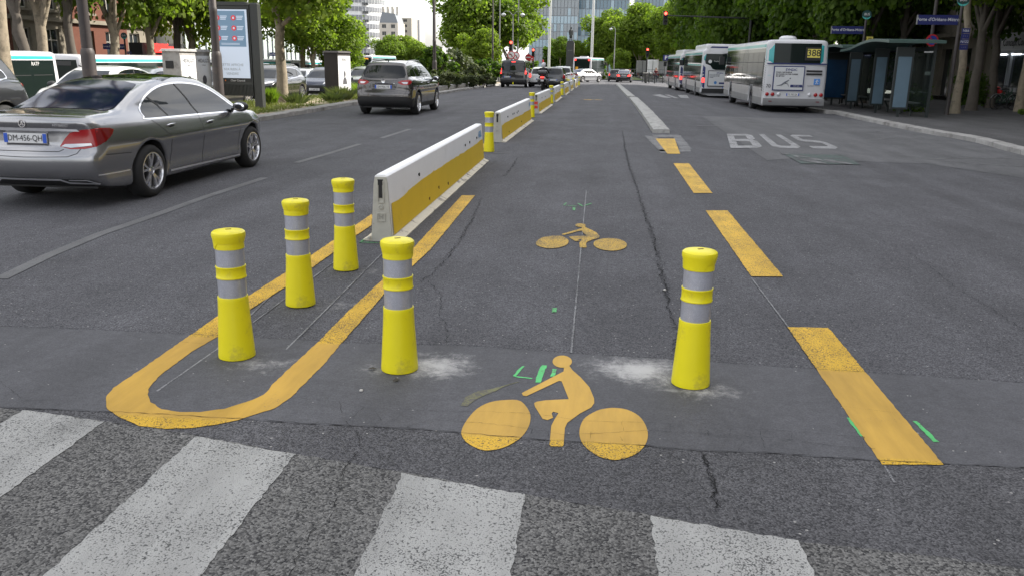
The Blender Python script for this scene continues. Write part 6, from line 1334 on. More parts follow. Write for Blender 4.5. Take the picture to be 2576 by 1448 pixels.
def tuft(x, y, h_, label, seed, n=150, spread=0.35, leaf=None, z0=None):
    rg = np.random.RandomState(seed); b_ = MB()
    for _ in range(n):
        a = rg.uniform(0, 6.28); r_ = rg.uniform(0, spread); x0, y0 = r_*math.cos(a)*0.6, r_*math.sin(a)*0.6; hh = h_*rg.uniform(0.5, 1.1); lx, ly = math.cos(a)*r_*0.9 + rg.normal()*0.04, math.sin(a)*r_*0.9 + rg.normal()*0.04; w_ = 0.018
        b_.add([(x0-w_, y0, 0), (x0+w_, y0, 0), (x0+lx*0.5+w_*0.7, y0+ly*0.5, hh*0.6), (x0+lx*0.5-w_*0.7, y0+ly*0.5, hh*0.6), (x0+lx*1.1, y0+ly*1.1, hh)], [(0, 1, 2, 3), (3, 2, 4)])
    o = link('grass_tuft', b_.mesh('grass_tuft', [leaf or LEAF]), None, None, (x, y, (gz(x, y)+0.1) if z0 is None else z0)); tag(o, label, 'plant', 'tufts on the median')
p = G(684, 272); tuft(p.x, p.y, 0.52, 'bright green grass clump between billboard post and first tree', 1, 500, 0.20)
p = G(860, 258); tuft(p.x, p.y, 0.48, 'olive bushy weed at the foot of the dark poster box', 2, 500, 0.50, LEAFB); p = G(838, 262); tuft(p.x, p.y, 0.32, 'low weeds in front of the dark poster box', 3, 260, 0.45, LEAFB)
p = G(910, 244); tuft(p.x, p.y, 0.55, 'pale green bush between poster box and crossover', 4, 420, 0.6); p = G(905, 232); tuft(-10.9, 44, 0.6, 'green tuft behind the crossover', 5, 300, 0.6)
p = G(745, 268); tuft(p.x, p.y, 0.4, 'small dry weeds right of the first tree', 6, 160, 0.5, LEAFB)
# grass of the median: uncountable
rg = np.random.RandomState(5); b_ = MB(); vs = []; fs = []
M_GRASS = leaf_mat('short_grass', (0.055, 0.075, 0.02), (0.15, 0.17, 0.05), 0.3)
for _ in range(26000):
    y = rg.uniform(16, 62)**1.0; x = rg.uniform(-12.4, -9.3)
    f_ = math.sin(x*1.7)*math.sin(y*0.55+1.0) + 0.4*math.sin(y*1.9+x) 
    if f_ < -0.15 and rg.rand() < 0.85: continue
    h_ = rg.uniform(0.04, 0.13); a = rg.uniform(0, 6.28); w_ = 0.016; z = gz(x, y)+0.1; dx, dy = math.cos(a)*w_, math.sin(a)*w_; k = len(vs)
    vs += [(x-dx, y-dy, z), (x+dx, y+dy, z), (x+rg.normal()*0.03, y+rg.normal()*0.03, z+h_)]; fs.append((k, k+1, k+2))
me = bpy.data.meshes.new('grass'); me.from_pydata(vs, [], fs); o = link('grass', me, None, M_GRASS); o['kind'] = 'stuff'; o['label'] = 'patchy short grass on the dry median'

# far hedge, lawn and plaza wall by the statue
def leafy_box(x0, x1, y0, y1, z0, z1, n, size, seed, leaf, name, label, cat):
    rg = np.random.RandomState(seed); P_ = np.stack([rg.uniform(x0, x1, n), rg.uniform(y0, y1, n), rg.uniform(z0, z1, n)], 1)
    f_ = rg.randint(0, 3, n); P_[f_ == 0, 1] = y0 + rg.normal(size=(f_ == 0).sum())*0.12; P_[f_ == 1, 2] = z1 + rg.normal(size=(f_ == 1).sum())*0.15
    nn = rg.normal(size=(n, 3)) + np.array([0, -0.5, 0.6]); nn /= np.linalg.norm(nn, axis=1)[:, None]; t1 = np.cross(nn, rg.normal(size=(n, 3))); t1 /= np.linalg.norm(t1, axis=1)[:, None]; t2 = np.cross(nn, t1); s_ = size*rg.uniform(0.6, 1.3, n)[:, None]
    V = np.stack([P_+t1*s_*a+t2*s_*b for a, b in ((-.5, 0), (0, -.5), (.5, 0), (0, .5))], 1).reshape(-1, 3)
    t = thing(name, label, cat, ((x0+x1)/2, y0, z0)); me = bpy.data.meshes.new('foliage'); me.from_pydata((V - np.array([(x0+x1)/2, y0, z0])).tolist(), [], [(4*i, 4*i+1, 4*i+2, 4*i+3) for i in range(n)]); link('foliage', me, t, leaf)
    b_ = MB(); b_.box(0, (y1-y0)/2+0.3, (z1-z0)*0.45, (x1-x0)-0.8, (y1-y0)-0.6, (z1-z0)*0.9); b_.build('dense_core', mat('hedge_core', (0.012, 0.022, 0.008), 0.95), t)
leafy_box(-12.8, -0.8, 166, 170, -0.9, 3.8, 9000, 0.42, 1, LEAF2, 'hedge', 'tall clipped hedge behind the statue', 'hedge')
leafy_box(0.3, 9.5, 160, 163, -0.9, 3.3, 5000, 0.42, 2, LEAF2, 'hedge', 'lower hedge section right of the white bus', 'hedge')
tree(px_x(1410, 158), 158, 'small round light green tree behind the statue on its left', 'far', 3.5, 0.1, 0.55, 0.3, 'small trees by the statue', cz=4.9); tree(px_x(1452, 160), 160, 'small light green tree behind the statue on its right', 'far', 3.5, 0.1, 0.5, 1.3, 'small trees by the statue', cz=4.6)
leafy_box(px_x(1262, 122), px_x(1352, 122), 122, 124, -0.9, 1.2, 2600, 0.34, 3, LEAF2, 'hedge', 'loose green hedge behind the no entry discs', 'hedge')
lawn = flat('lawn', [Vector((-14, 128)), Vector((3.2, 126)), Vector((5.2, 134)), Vector((4, 160)), Vector((-14, 160))], 0.10, mat('lawn_grass', (0.10, 0.14, 0.04), 0.95, noise=0.4, nscale=1.5, dirt=(0.26, 0.22, 0.14), dscale=0.4), None, 2.0); lawn['kind'] = 'structure'
b_ = MB(); b_.box(-1.2, 133.0, gz(0, 133)+0.45, 9.0, 0.5, 0.9); tag(b_.build('low_wall', M_CONC), 'low stone wall in front of the statue lawn', 'wall')
b_ = MB()
for i in range(26): b_.box(-1 + i*0.42, 131.5, gz(0, 131)+0.9, 0.04, 0.04, 1.2)
b_.box(4.3, 131.5, gz(0, 131)+1.48, 10.6, 0.05, 0.05); b_.box(4.3, 131.5, gz(0, 131)+0.4, 10.6, 0.05, 0.05); o = b_.build('railing', mat('rail_grey', (0.15, 0.15, 0.15), 0.5)); tag(o, 'thin grey railing beside the far lawn', 'railing'); o['kind'] = 'stuff'; del o['category']
for i, (px, Y, r_, h_, lb) in enumerate(((1405, 132, 1.8, 1.3, 'round bush left of the statue base'), (1470, 136, 2.0, 1.3, 'bush at the foot of the statue plinth'), (1345, 118, 1.8, 1.2, 'bush behind the no entry signs'), (1540, 128, 2.0, 0.8, 'flat bush right of the white bus'), (1388, 124, 0.9, 1.6, 'slender young bush left of the right tall mast'))):
    shrub(px_x(px, Y), Y, r_, h_, lb, 70+i, LEAF, 0.3, 1200)

# ================================================================== BUILDINGS
M_STONE = mat('old_limestone', (0.21, 0.185, 0.145), 0.9, noise=0.25, nscale=1.5, bump=0.3, bscale=15, dirt=(0.12, 0.105, 0.085), dscale=0.7); M_BRICK = mat('red_brick', (0.115, 0.038, 0.022), 0.9, noise=0.3, nscale=8, bump=0.4, bscale=25, dirt=(0.13, 0.05, 0.03), dscale=1.2)
M_WFR = mat('window_frame_paint', (0.42, 0.40, 0.36), 0.6); M_PANE = mat('window_pane', (0.02, 0.025, 0.03), 0.06, spec=0.8); M_ZINC = mat('zinc_roof', (0.20, 0.22, 0.24), 0.5, noise=0.15); M_CREAM = mat('cream_render', (0.52, 0.49, 0.43), 0.9, noise=0.12, nscale=1.0, dirt=(0.36, 0.33, 0.28), dscale=0.5)
WINM = {}
def facade(root, length, floors, fh, bay, ww, wh, sill, wallm, ground_h=0.0, frame=M_WFR, cols=None, z0=0.0, name='wall', thick=0.4):
    """wall in the local XZ plane facing -Y with real openings, windows set back as parts"""
    nb = max(1, int(length/bay)); m_ = (length - nb*bay)/2; b_ = MB()
    def quad(x0, x1, z0_, z1, y=0.0): b_.add([(x0, y, z0_), (x1, y, z0_), (x1, y, z1), (x0, y, z1)], [(0, 1, 2, 3)])
    if m_ > 0.01: quad(0, m_, z0, z0+floors*fh); quad(length-m_, length, z0, z0+floors*fh)
    key = (round(ww, 2), round(wh, 2), frame.name)
    if key not in WINM:
        f_ = MB(); t_ = 0.07
        f_.box(0, 0, t_/2, ww, 0.08, t_); f_.box(0, 0, wh-t_/2, ww, 0.08, t_); f_.box(-ww/2+t_/2, 0, wh/2, t_, 0.078, wh-2*t_); f_.box(ww/2-t_/2, 0, wh/2, t_, 0.078, wh-2*t_); f_.box(0, 0, wh/2, 0.06, 0.075, wh-2*t_)
        p_ = MB(); p_.box(0, 0.02, wh/2, ww-0.1, 0.012, wh-0.1); WINM[key] = (f_.mesh('window', [frame]), p_.mesh('pane', [M_PANE]))
    fm, pm_ = WINM[key]
    for i in range(nb):
        for j in range(floors):
            x0 = m_ + i*bay; xa, xb = x0 + (bay-ww)/2, x0 + (bay+ww)/2; za, zb = z0 + j*fh + sill, z0 + j*fh + sill + wh; z1 = z0 + (j+1)*fh
            quad(x0, xa, z0+j*fh, z1); quad(xb, x0+bay, z0+j*fh, z1); quad(xa, xb, z0+j*fh, za); quad(xa, xb, zb, z1)
            d = 0.24; b_.add([(xa, 0, za), (xa, d, za), (xa, d, zb), (xa, 0, zb), (xb, 0, za), (xb, d, za), (xb, d, zb), (xb, 0, zb)], [(0, 1, 2, 3), (7, 6, 5, 4), (0, 4, 5, 1), (3, 2, 6, 7)])
            w0 = link('window', fm, root, None, ((xa+xb)/2, 0.17, za)); link('pane', pm_, w0)
    b_.build(name, wallm, root)
    return nb, m_
def back_block(root, length, depth, h_, m_, z0=0.0, name='rear_wall'):
    b_ = MB(); b_.box(length/2, depth/2+0.26, z0+h_/2, length, depth, h_); b_.build(name, m_, root)
# left: old school-like block of stone with brick bays (faces the avenue)
lb_ = thing('stone_building', 'old stone building with red brick bays behind the bus station trees', 'building', (-38.5, 36, -1.3), R(90))
def seg(x0, L_, wm, floors, fh, bay, ww, wh, sill, base=1.2):
    s_ = link('bay', None, lb_, None, (x0, 0, 0)); bpy.data.objects.remove(s_)
X0 = 0.0
for k, (L_, wm, off) in enumerate(((9.0, M_STONE, 0.0), (7.5, M_BRICK, -0.25), (6.0, M_STONE, 0.0), (7.5, M_BRICK, -0.25), (9.0, M_STONE, 0.0))):
    sub = MB(); sub.box(X0+L_/2, 0.30+off, 0.75, L_, 0.5, 1.5); sub.build('plinth', M_STONE, lb_)
    # shift every piece by placing a wall at the right spot
    nb = int(L_/3.0); bw = MB(); m_ = (L_-nb*3.0)/2
    def quad(x0, x1, z0_, z1): bw.add([(X0+x0, off, z0_), (X0+x1, off, z0_), (X0+x1, off, z1), (X0+x0, off, z1)], [(0, 1, 2, 3)])
    quad(0, m_, 1.5, 16.5); quad(L_-m_, L_, 1.5, 16.5)
    for i in range(nb):
        for j in range(4):
            z0_ = 1.5 + j*3.75; xa = m_+i*3.0+0.75; xb = xa+1.5; za, zb = z0_+0.5, z0_+3.0
            quad(m_+i*3.0, xa, z0_, z0_+3.75); quad(xb, m_+(i+1)*3.0, z0_, z0_+3.75); quad(xa, xb, z0_, za); quad(xa, xb, zb, z0_+3.75)
            bw.add([(X0+xa, off, za), (X0+xa, off+.3, za), (X0+xa, off+.3, zb), (X0+xa, off, zb), (X0+xb, off, za), (X0+xb, off+.3, za), (X0+xb, off+.3, zb), (X0+xb, off, zb)], [(0, 1, 2, 3), (7, 6, 5, 4), (0, 4, 5, 1), (3, 2, 6, 7)])
            key = ('L',)
            if key not in WINM:
                f_ = MB(); f_.box(-0.71, 0, 1.25, 0.08, 0.1, 2.5); f_.box(0.71, 0, 1.25, 0.08, 0.1, 2.5); f_.box(0, 0, 2.46, 1.34, 0.1, 0.08); f_.box(0, 0, 0.04, 1.34, 0.1, 0.08); f_.box(0, 0, 1.25, 0.07, 0.09, 2.34); f_.box(0, 0.001, 1.75, 1.30, 0.07, 0.05)
                p_ = MB(); p_.box(0, 0.02, 1.25, 1.36, 0.012, 2.36); s3 = MB(); s3.box(0, -0.27, -0.10, 1.9, 0.32, 0.16)
                WINM[key] = (f_.mesh('window', [M_WFR]), p_.mesh('pane', [M_PANE]), s3.mesh('sill', [M_STONE]))
            fm, pm_, sm_ = WINM[key]; w0 = link('window', fm, lb_, None, (X0+(xa+xb)/2, off+0.2, za)); link('pane', pm_, w0); link('sill', sm_, w0)
    bw.build('wall', wm, lb_)
    for z in (1.5+3.6, 1.5+7.35, 16.4): q = MB(); q.box(X0+L_/2, off-0.10, z, L_+0.1, 0.35, 0.28); q.build('string_course', M_STONE, lb_)
    X0 += L_
back_block(lb_, 39, 10, 16.6, M_STONE)
# red lit shop sign beyond the buses
rs = thing('shop_front', 'low shop front with a red illuminated sign behind the poster cabinet', 'shop', (-33.4, 60.0, -1.2), R(90))
b_ = MB(); b_.box(2.6, 0.6, 1.8, 6.0, 1.0, 3.6); b_.build('shop_wall', M_DARK, rs)
b_ = MB(); b_.box(2.4, 0.0, 3.15, 4.0, 0.18, 0.42); s_ = b_.build('lit_sign', mat('red_lit_sign', (0.8, 0.02, 0.02), 0.4, emit=(1.0, 0.03, 0.02), es=1.3), rs); text('Restaurant', 0.62, mat('red_lit_sign', (0.8, 0.02, 0.02)), rs, (1.6, -0.12, 3.45), bold=0.012)
# glass and white panel building with a raking roof
M_WP = mat('pale_glass_panel', (0.50, 0.56, 0.53), 0.25, spec=0.6); M_WP2 = mat('white_panel', (0.72, 0.73, 0.73), 0.5)
wbld = thing('modern_building', 'low white building with greenish vertical panels and raking roof', 'building', (-36.0, 71, -1.0), R(85))
for i in range(26):
    x = i*1.05; h_ = 5.0 if x < 17 else (5.0 - (x-17)*0.34 if x < 21.7 else max(2.5, 3.4 - (x-21.7)*0.15))
    b_ = MB(); b_.box(x+0.5, 0, h_/2, 0.98, 0.10, h_); b_.build('panel', M_WP, wbld)
    b_ = MB(); b_.box(x+1.02, -0.09, h_/2, 0.07, 0.16, h_); b_.build('fin', M_ZINC, wbld)
b_ = MB(); b_.prism([(0, 0), (27, 0), (27, 2.4), (21.7, 3.2), (17, 4.8), (0, 4.8)], 'y', 0.25, 5); b_.build('rear_wall', M_WP2, wbld)
b_ = MB(); b_.box(22.5, 7.5, 2.9, 7.5, 4.5, 5.8); b_.build('roof_block', M_WP2, wbld)
for q in range(5): b_ = MB(); b_.box(19.8+q*1.3, 5.22, 4.6, 0.9, 0.06, 1.2); b_.build('window', M_PANE, wbld)
# round tower
tw = thing('round_tower', 'tall round white tower with grey window bands on the left skyline', 'tower', (px_x(912, 340)-8, 352, -1))
b_ = MB(); b_.lathe([(13.6, 0), (13.6, 96)], 48); b_.build('core', M_WP2, tw, 30)
for j in range(30):
    b_ = MB(); b_.lathe([(13.7, 0), (13.9, 0.05), (13.9, 1.65), (13.7, 1.7)], 48); b_.build('window_band', mat('grey_window_band', (0.22, 0.23, 0.25), 0.3, noise=0.4, nscale=3), tw, 30, (0, 0, 1.2+j*3.2))
    for k in range(3):
        a = R(-52 + k*3.6); b_ = MB(); b_.box(14.1*math.cos(a), 14.1*math.sin(a), 2.0, 0.5, 0.55, 1.0, a); b_.build('window', M_PANE, tw, None, (0, 0, 1.9+j*3.2))
for k in range(0, 60): 
    a = 2*math.pi*k/60; b_ = MB(); b_.box(13.95*math.cos(a), 13.95*math.sin(a), 48, 0.10, 0.10, 96, a); b_.build('mullion', M_WP2, tw)
def far_block(name, label, px0, px1, Y, ytop, wm, floors, extra=None, ztop=None):
    x0, x1 = px_x(px0, Y), px_x(px1, Y); h_ = (ztop if ztop else A((px0+px1)/2, ytop, Y).z) + 1.0
    t = thing(name, label, 'building', (x0, Y, -1.0)); fh = h_/floors
    facade(t, x1-x0, floors, fh, 3.2, 1.5, fh*0.55, fh*0.25, wm); back_block(t, x1-x0, 10, h_, wm)
    return t, x1-x0, h_
hb, L_, h_ = far_block('mansard_building', 'pale apartment house with grey mansard roof and chimneys', 956, 1002, 300, 58, M_CREAM, 6)
b_ = MB(); b_.prism([(0, h_), (L_, h_), (L_-1.0, h_+3.0), (1.0, h_+3.6)], 'y', 0.3, 9); b_.build('roof', M_ZINC, hb)
for i in range(4): b_ = MB(); b_.box(0.8+i*1.7, 3, h_+4.2, 0.8, 1.2, 2.6); b_.build('chimney', M_CREAM, hb)
far_block('concrete_building', 'grey-beige block with stacked balconies on the skyline', 1005, 1036, 320, 46, mat('beige_concrete', (0.36, 0.34, 0.29), 0.9, noise=0.1), 9)
bb = far_block('concrete_building', 'narrow grey block right of the balcony block', 1037, 1056, 340, 51, mat('grey_concrete', (0.38, 0.38, 0.38), 0.9), 9)
far_block('concrete_building', 'tiny distant block right of the tall dark lamp post', 1097, 1112, 420, 118, mat('grey_concrete', (0.38, 0.38, 0.38)), 4)
# glass office at the end of the avenue
M_CW = mat('blue_curtain_glass', (0.12, 0.19, 0.24), 0.12, spec=0.8, noise=0.35, nscale=0.12); M_CW2 = mat('grey_curtain_glass', (0.26, 0.29, 0.31), 0.25, spec=0.5, noise=0.25, nscale=0.15); M_MUL = mat('mullion_grey', (0.30, 0.32, 0.34), 0.5)
def curtain(name, label, x0, x1, Y, h_, gm, cols, rows, rot=0.0, z0=0.0, band=None):
    t = thing(name, label, 'building', (x0, Y, -1.0 + z0), rot); L_ = x1-x0; cw, rh = L_/cols, h_/rows
    p_ = MB(); p_.box(cw/2, 0, rh/2, cw-0.14, 0.10, rh-0.16); pm_ = p_.mesh('pane', [gm]); p2 = MB(); p2.box(cw/2, 0, rh/2, cw-0.14, 0.10, rh-0.16); pm2 = p2.mesh('pane', [band or gm])
    rg = random.Random(len(label))
    for j in range(rows):
        for i in range(cols): o = link('pane', pm2 if (band and (j % 3 == 0 or rg.random() < 0.12)) else pm_, t, None, (i*cw, 0.02*rg.random(), j*rh))
    b_ = MB(); b_.box(L_/2, 0.35, h_/2, L_, 0.4, h_); b_.build('frame', M_MUL, t)
    b_ = MB(); b_.box(L_/2, 8, h_/2, L_-0.5, 14.5, h_-0.4); b_.build('rear_wall', M_CW2, t)
    return t
M_CW3 = mat('pale_curtain_glass', (0.30, 0.40, 0.46), 0.15, spec=0.7)
curtain('glass_building', 'grey concrete and glass left wing of the office at the end of the avenue', px_x(1330, 232), px_x(1450, 232), 232, 44, M_CW2, 14, 22, band=M_CW3)
curtain('glass_building', 'blue glazed main face of the office at the end of the avenue', px_x(1451, 236), px_x(1575, 236), 236, 48, M_CW, 14, 21, R(-3), band=M_CW3)
curtain('glass_building', 'high glazed right wing showing above the right clump of trees', px_x(1590, 240), px_x(1730, 240), 240, 18, M_CW, 16, 6, 0, 14, band=M_CW3)
b_ = MB(); b_.box(px_x(1660, 246), 246, 6, 17, 8, 14); tag(b_.build('podium_building', mat('dark_cladding', (0.12, 0.12, 0.13), 0.6)), 'dark podium under the glazed right wing', 'building')
# right-hand row: stone building with the hairdresser, continuing past the camera and shading the street
rb = thing('apartment_building', 'long stone apartment building shading the right pavement, hairdresser at street level', 'building', (20.6, 76, -0.13), R(-90))
GH = 3.6
facade(rb, 26.0, 6, 3.3, 2.9, 1.2, 2.0, 0.7, M_STONE, z0=GH)
for i in range(9):   # street level of the far part: piers and dark openings
    b_ = MB(); b_.box(0.6+i*2.9, 0.2, GH/2, 1.2, 0.5, GH); b_.build('pier', M_STONE, rb)
    if i < 8: b_ = MB(); b_.box(2.05+i*2.9, 0.25, 1.4, 1.6, 0.1, 2.8); b_.build('shop_window', M_PANE, rb); b_ = MB(); b_.box(2.05+i*2.9, 0.2, 3.2, 1.68, 0.4, 0.8); b_.build('lintel', M_STONE, rb)
b_ = MB(); b_.box(13, -0.08, GH+0.02, 26, 0.4, 0.25); b_.build('string_course', M_STONE, rb)
back_block(rb, 26.0, 12, 23.5, M_STONE)
b_ = MB(); b_.prism([(0, 0), (26, 0), (25.5, 3), (0.5, 3)], 'y', 0.5, 11); b_.build('roof', M_ZINC, rb, None, (0, 0, 23.6))
hs = thing('hairdresser_building', 'stone building with the hairdresser shop front at the right edge', 'building', (20.6, 49.9, -0.13), R(-90))
nb_ = facade(hs, 15.0, 6, 3.3, 2.9, 1.2, 2.0, 0.7, M_STONE, z0=GH); back_block(hs, 15, 12, 23.5, M_STONE)
b_ = MB(); b_.prism([(0, 0), (15, 0), (14.5, 3), (0.5, 3)], 'y', 0.5, 11); b_.build('roof', M_ZINC, hs, None, (0, 0, 23.6))
M_FASC = mat('white_fascia', (0.45, 0.45, 0.46), 0.6); M_SHOPIN = mat('lit_shop_interior', (0.22, 0.20, 0.18), 0.8, noise=0.6, nscale=4)
b_ = MB(); b_.box(2.2, -0.05, 3.05, 4.4, 0.15, 0.9); b_.build('fascia', mat('grey_fascia', (0.16, 0.16, 0.165), 0.6), hs)
b_ = MB(); b_.box(2.8, -0.09, 3.05, 3.6, 0.14, 0.88); b_.build('fascia', M_FASC, hs, None, (0.0, 0, 0))
text('Concept Coiffure', 0.52, M_PLT, hs, (2.85, -0.17, 3.0), bold=0.006, sx=0.85)
for (a, b2) in ((0.1, 1.9), (2.1, 4.4), (4.6, 7.0)):
    b_ = MB(); c_ = (a+b2)/2
    for xx in (a, b2): b_.box(xx, 0.0, 1.3, 0.08, 0.12, 2.6)
    b_.box(c_, 0.001, 2.56, b2-a-0.08, 0.11, 0.08); b_.box(c_, 0.001, 0.22, b2-a-0.08, 0.11, 0.10); f_ = b_.build('shop_frame', M_MUL, hs)
    b_ = MB(); b_.box(c_, 0.06, 1.36, b2-a-0.1, 0.02, 2.2); b_.build('shop_window', mat('shop_glass', (0.03, 0.035, 0.04), 0.05, spec=0.9), f_)
for x in (1.0, 2.6): b_ = MB(); b_.box(x, -0.02, 2.42, 1.1, 0.04, 0.06); b_.build('tube_light', mat('tube_light', (0.9, 0.9, 0.9), 0.5, emit=(0.9, 0.95, 1.0), es=3.0), hs)
b_ = MB(); b_.box(7.5, 0.3, 1.8, 15, 0.1, 3.6); b_.build('shop_wall', M_STONE, hs)
nr = thing('apartment_building', 'stone building beyond the right edge of the view, casting the foreground shade', 'building', (20.6, 34.8, -0.13), R(-90))
facade(nr, 72.0, 7, 3.3, 4.5, 1.3, 2.0, 0.7, M_STONE, z0=0.6); back_block(nr, 72, 12, 23.8, M_STONE)
b_ = MB(); b_.prism([(0, 0), (72, 0), (71.5, 3), (0.5, 3)], 'y', 0.5, 11); b_.build('roof', M_ZINC, nr, None, (0, 0, 23.7))

# ================================================================== STREET FURNITURE
M_POLE = mat('dark_brown_pole', (0.050, 0.042, 0.042), 0.55, noise=0.15, nscale=4, dirt=(0.09, 0.07, 0.06), dscale=3); M_POLEG = mat('grey_pole', (0.20, 0.20, 0.20), 0.5); M_POLEW = mat('pale_mast', (0.55, 0.55, 0.54), 0.4, metal=0.3); M_FURN = mat('dark_green_grey_metal', (0.035, 0.038, 0.036), 0.5)
M_LG = mat('lamp_globe', (0.55, 0.57, 0.58), 0.15, spec=0.7)
def lamp_post(x, y, label, h=9.0, r=0.11, base=True, arms=((1.4, 0.0),), m=None, group='lamp posts', name='lamp_post'):
    t = thing(name, label, 'lamp post', (x, y, gz(x, y) + 0.08), 0, group); m = m or M_POLE
    if base: b_ = MB(); b_.lathe([(r*1.9, 0), (r*1.9, 0.05), (r*1.35, 0.10), (r*1.32, 1.5), (r*1.28, 1.56), (r*1.05, 1.62)], 16); b_.build('base', m, t, 40)
    b_ = MB(); b_.lathe([(r*1.05, 0.05), (r*0.98, 2.6), (r*1.03, 2.62), (r*1.03, 2.72), (r*0.93, 2.74), (r*0.55, h)], 16); b_.build('pole', m, t, 40)
    for L_, a in arms:
        c, s_ = math.cos(a), math.sin(a); b_ = MB(); b_.tube([(0, 0, h-0.1), (c*L_*0.4, s_*L_*0.4, h+0.25), (c*L_*0.8, s_*L_*0.8, h+0.28), (c*L_, s_*L_, h+0.15)], [r*0.45, r*0.4, r*0.35, r*0.3], 8); ar = b_.build('arm', m, t, 50)
        b_ = MB(); b_.lathe([(0.04, 0.12), (0.16, 0.06), (0.22, -0.02), (0.16, -0.14), (0.05, -0.19)], 14, (c*L_, s_*L_, h)); b_.build('lantern', M_LG, t, 50)
    return t
lamp_post(px_x(222, 16.8), 16.8, 'thick dark lamp post nearest the camera, behind the grey saloon roof', 9.5, 0.105)
lamp_post(px_x(545, 22.2), 22.2, 'dark lamp post standing against the left edge of the billboard', 9.5, 0.10)
lamp_post(px_x(1093, 49), 49, 'tall dark lamp post rising from the front of the shrub bed', 11, 0.10)
for i, (px, Y, h, ar, lb) in enumerate(((803, 70, 5.6, (), 'thin dark mast before the broad leafy tree'), (872, 76, 4.3, ((1.2, 0.3),), 'thin lamp post with one curved arm right of the poster box'), (1239, 70, 12, (), 'slim dark mast above the shrub bed left of the van'), (1256, 82, 12, (), 'very thin mast just left of the van'), (1289, 78, 5.9, ((0.85, 0), (0.85, math.pi)), 'double armed lamp post above the no left turn signs'), (1302, 84, 13, (), 'thin mast right of the double armed lamp'), (1281, 90, 3.6, ((0.3, 0),), 'short lantern post below the double lamp'), (1545, 118, 6.6, ((0.6, 3.1),), 'lantern among the leaves of the right clump'), (1779, 92, 5.7, ((0.8, math.pi),), 'curved lamp above the second bus'), (1013, 150, 6.0, (), 'thin mast before the small trees'))):
    lamp_post(px_x(px, Y), Y, lb, h, 0.075, False, ar, M_POLEG if i not in (0, 2) else M_POLE, 'slim street lamps and masts')
for px, lb in ((1381, 'tall pale mast left of the statue'), (1488, 'tall pale mast right of the white bus')):
    x = px_x(px, 140); t = thing('lighting_mast', lb, 'mast', (x, 140, gz(x, 140)), 0, 'tall pale lighting masts'); b_ = MB(); b_.lathe([(0.22, 0), (0.21, 6), (0.15, 20)], 14); b_.build('mast', M_POLEW, t, 40); b_ = MB(); b_.lathe([(0.34, 0), (0.34, 0.5), (0.24, 0.7)], 14); b_.build('base', M_POLEW, t, 40)

# billboard
x0, x1 = px_x(535, 24.2), px_x(633, 24.2); bw = x1 - x0
bl = thing('billboard', 'dark framed backlit poster billboard with six red circles on its blue poster', 'billboard', (x0, 24.2, gz(x0, 24.2)+0.1), 0.0)
b_ = MB(); b_.box(bw/2, 0.14, 1.62, bw, 0.28, 2.5); b_.build('case', M_FURN, bl)
b_ = MB(); b_.lathe([(0.13, -0.05), (0.13, 2.92), (0.10, 2.96)], 4); o = b_.build('post', M_FURN, bl, None, (bw+0.13, 0.14, 0)); o.rotation_euler[2] = R(45); o.scale = (1.25, 1.25, 1)
b_ = MB(); b_.prism([(-0.02, 2.88), (bw, 2.88), (bw, 2.93), (bw*0.9, 2.98), (0.10, 2.98), (-0.02, 2.93)], 'y', -0.03, 0.31); b_.build('top_cap', M_FURN, bl)
b_ = MB(); b_.box(bw/2, -0.005, 1.78, bw-0.06, 0.02, 2.02); b_.build('glass_frame', M_PLAST, bl)
M_POST = mat('poster_pale_blue', (0.50, 0.56, 0.66), 0.25, emit=(0.50, 0.58, 0.70), es=0.22); M_POSTB = mat('poster_slate_blue', (0.12, 0.20, 0.29), 0.3, emit=(0.12, 0.20, 0.29), es=0.25); M_POSTR = mat('poster_red', (0.55, 0.04, 0.05), 0.3, emit=(0.5, 0.04, 0.05), es=0.25); M_POSTT = mat('poster_grey_text', (0.34, 0.37, 0.38), 0.4)
b_ = MB(); b_.box(bw/2, -0.02, 1.82, bw-0.12, 0.012, 1.90); ps = b_.build('poster', M_POST, bl)
b_ = MB(); b_.box(bw/2, -0.028, 2.24, bw-0.24, 0.006, 0.98); b_.build('poster_panel', M_POSTB, ps)
for r_ in range(3):
    for c in range(2):
        cx, cz = 0.24 + c*0.48, 2.54 - r_*0.28; b_ = MB(); b_.lathe([(0.072, -0.036), (0.072, -0.030)], 24, (cx, 0, cz), 'y'); k_ = b_.build('red_disc', M_POSTR, ps)
        b_ = MB(); b_.box(cx, -0.040, cz, 0.05, 0.004, 0.055); b_.build('pictogram', M_POST, ps)
        for q in range(3): b_ = MB(); b_.box(cx + 0.19 - 0.008*q, -0.033, cz+0.045-q*0.042, 0.20-0.02*q, 0.004, 0.024); b_.build('text_line', M_POST, ps)
for q in range(2): b_ = MB(); b_.box(bw/2, -0.033, 1.84-q*0.03, 0.55, 0.003, 0.012); b_.build('text_line', M_POST, ps)
for i, s_ in enumerate(('CETTE AFFICHE', "N'A RIEN À", 'VENDRE')): text(s_, 0.10, M_POSTT, ps, (bw/2, -0.031, 1.24-0.125*i))
text('Clear Channel', 0.075, M_PLATE, bl, (bw*0.62, -0.02, 0.80)); b_ = MB(); b_.lathe([(0.02, -0.02), (0.02, -0.014)], 10, (bw*0.30, 0, 0.80), 'y'); b_.build('logo_dot', mat('logo_orange', (0.7, 0.2, 0.03)), bl)
for i in range(28): b_ = MB(); b_.box(0.03+i*bw/28, -0.008, 0.53, 0.018, 0.03, 0.32); b_.build('rib', M_FURN, bl)

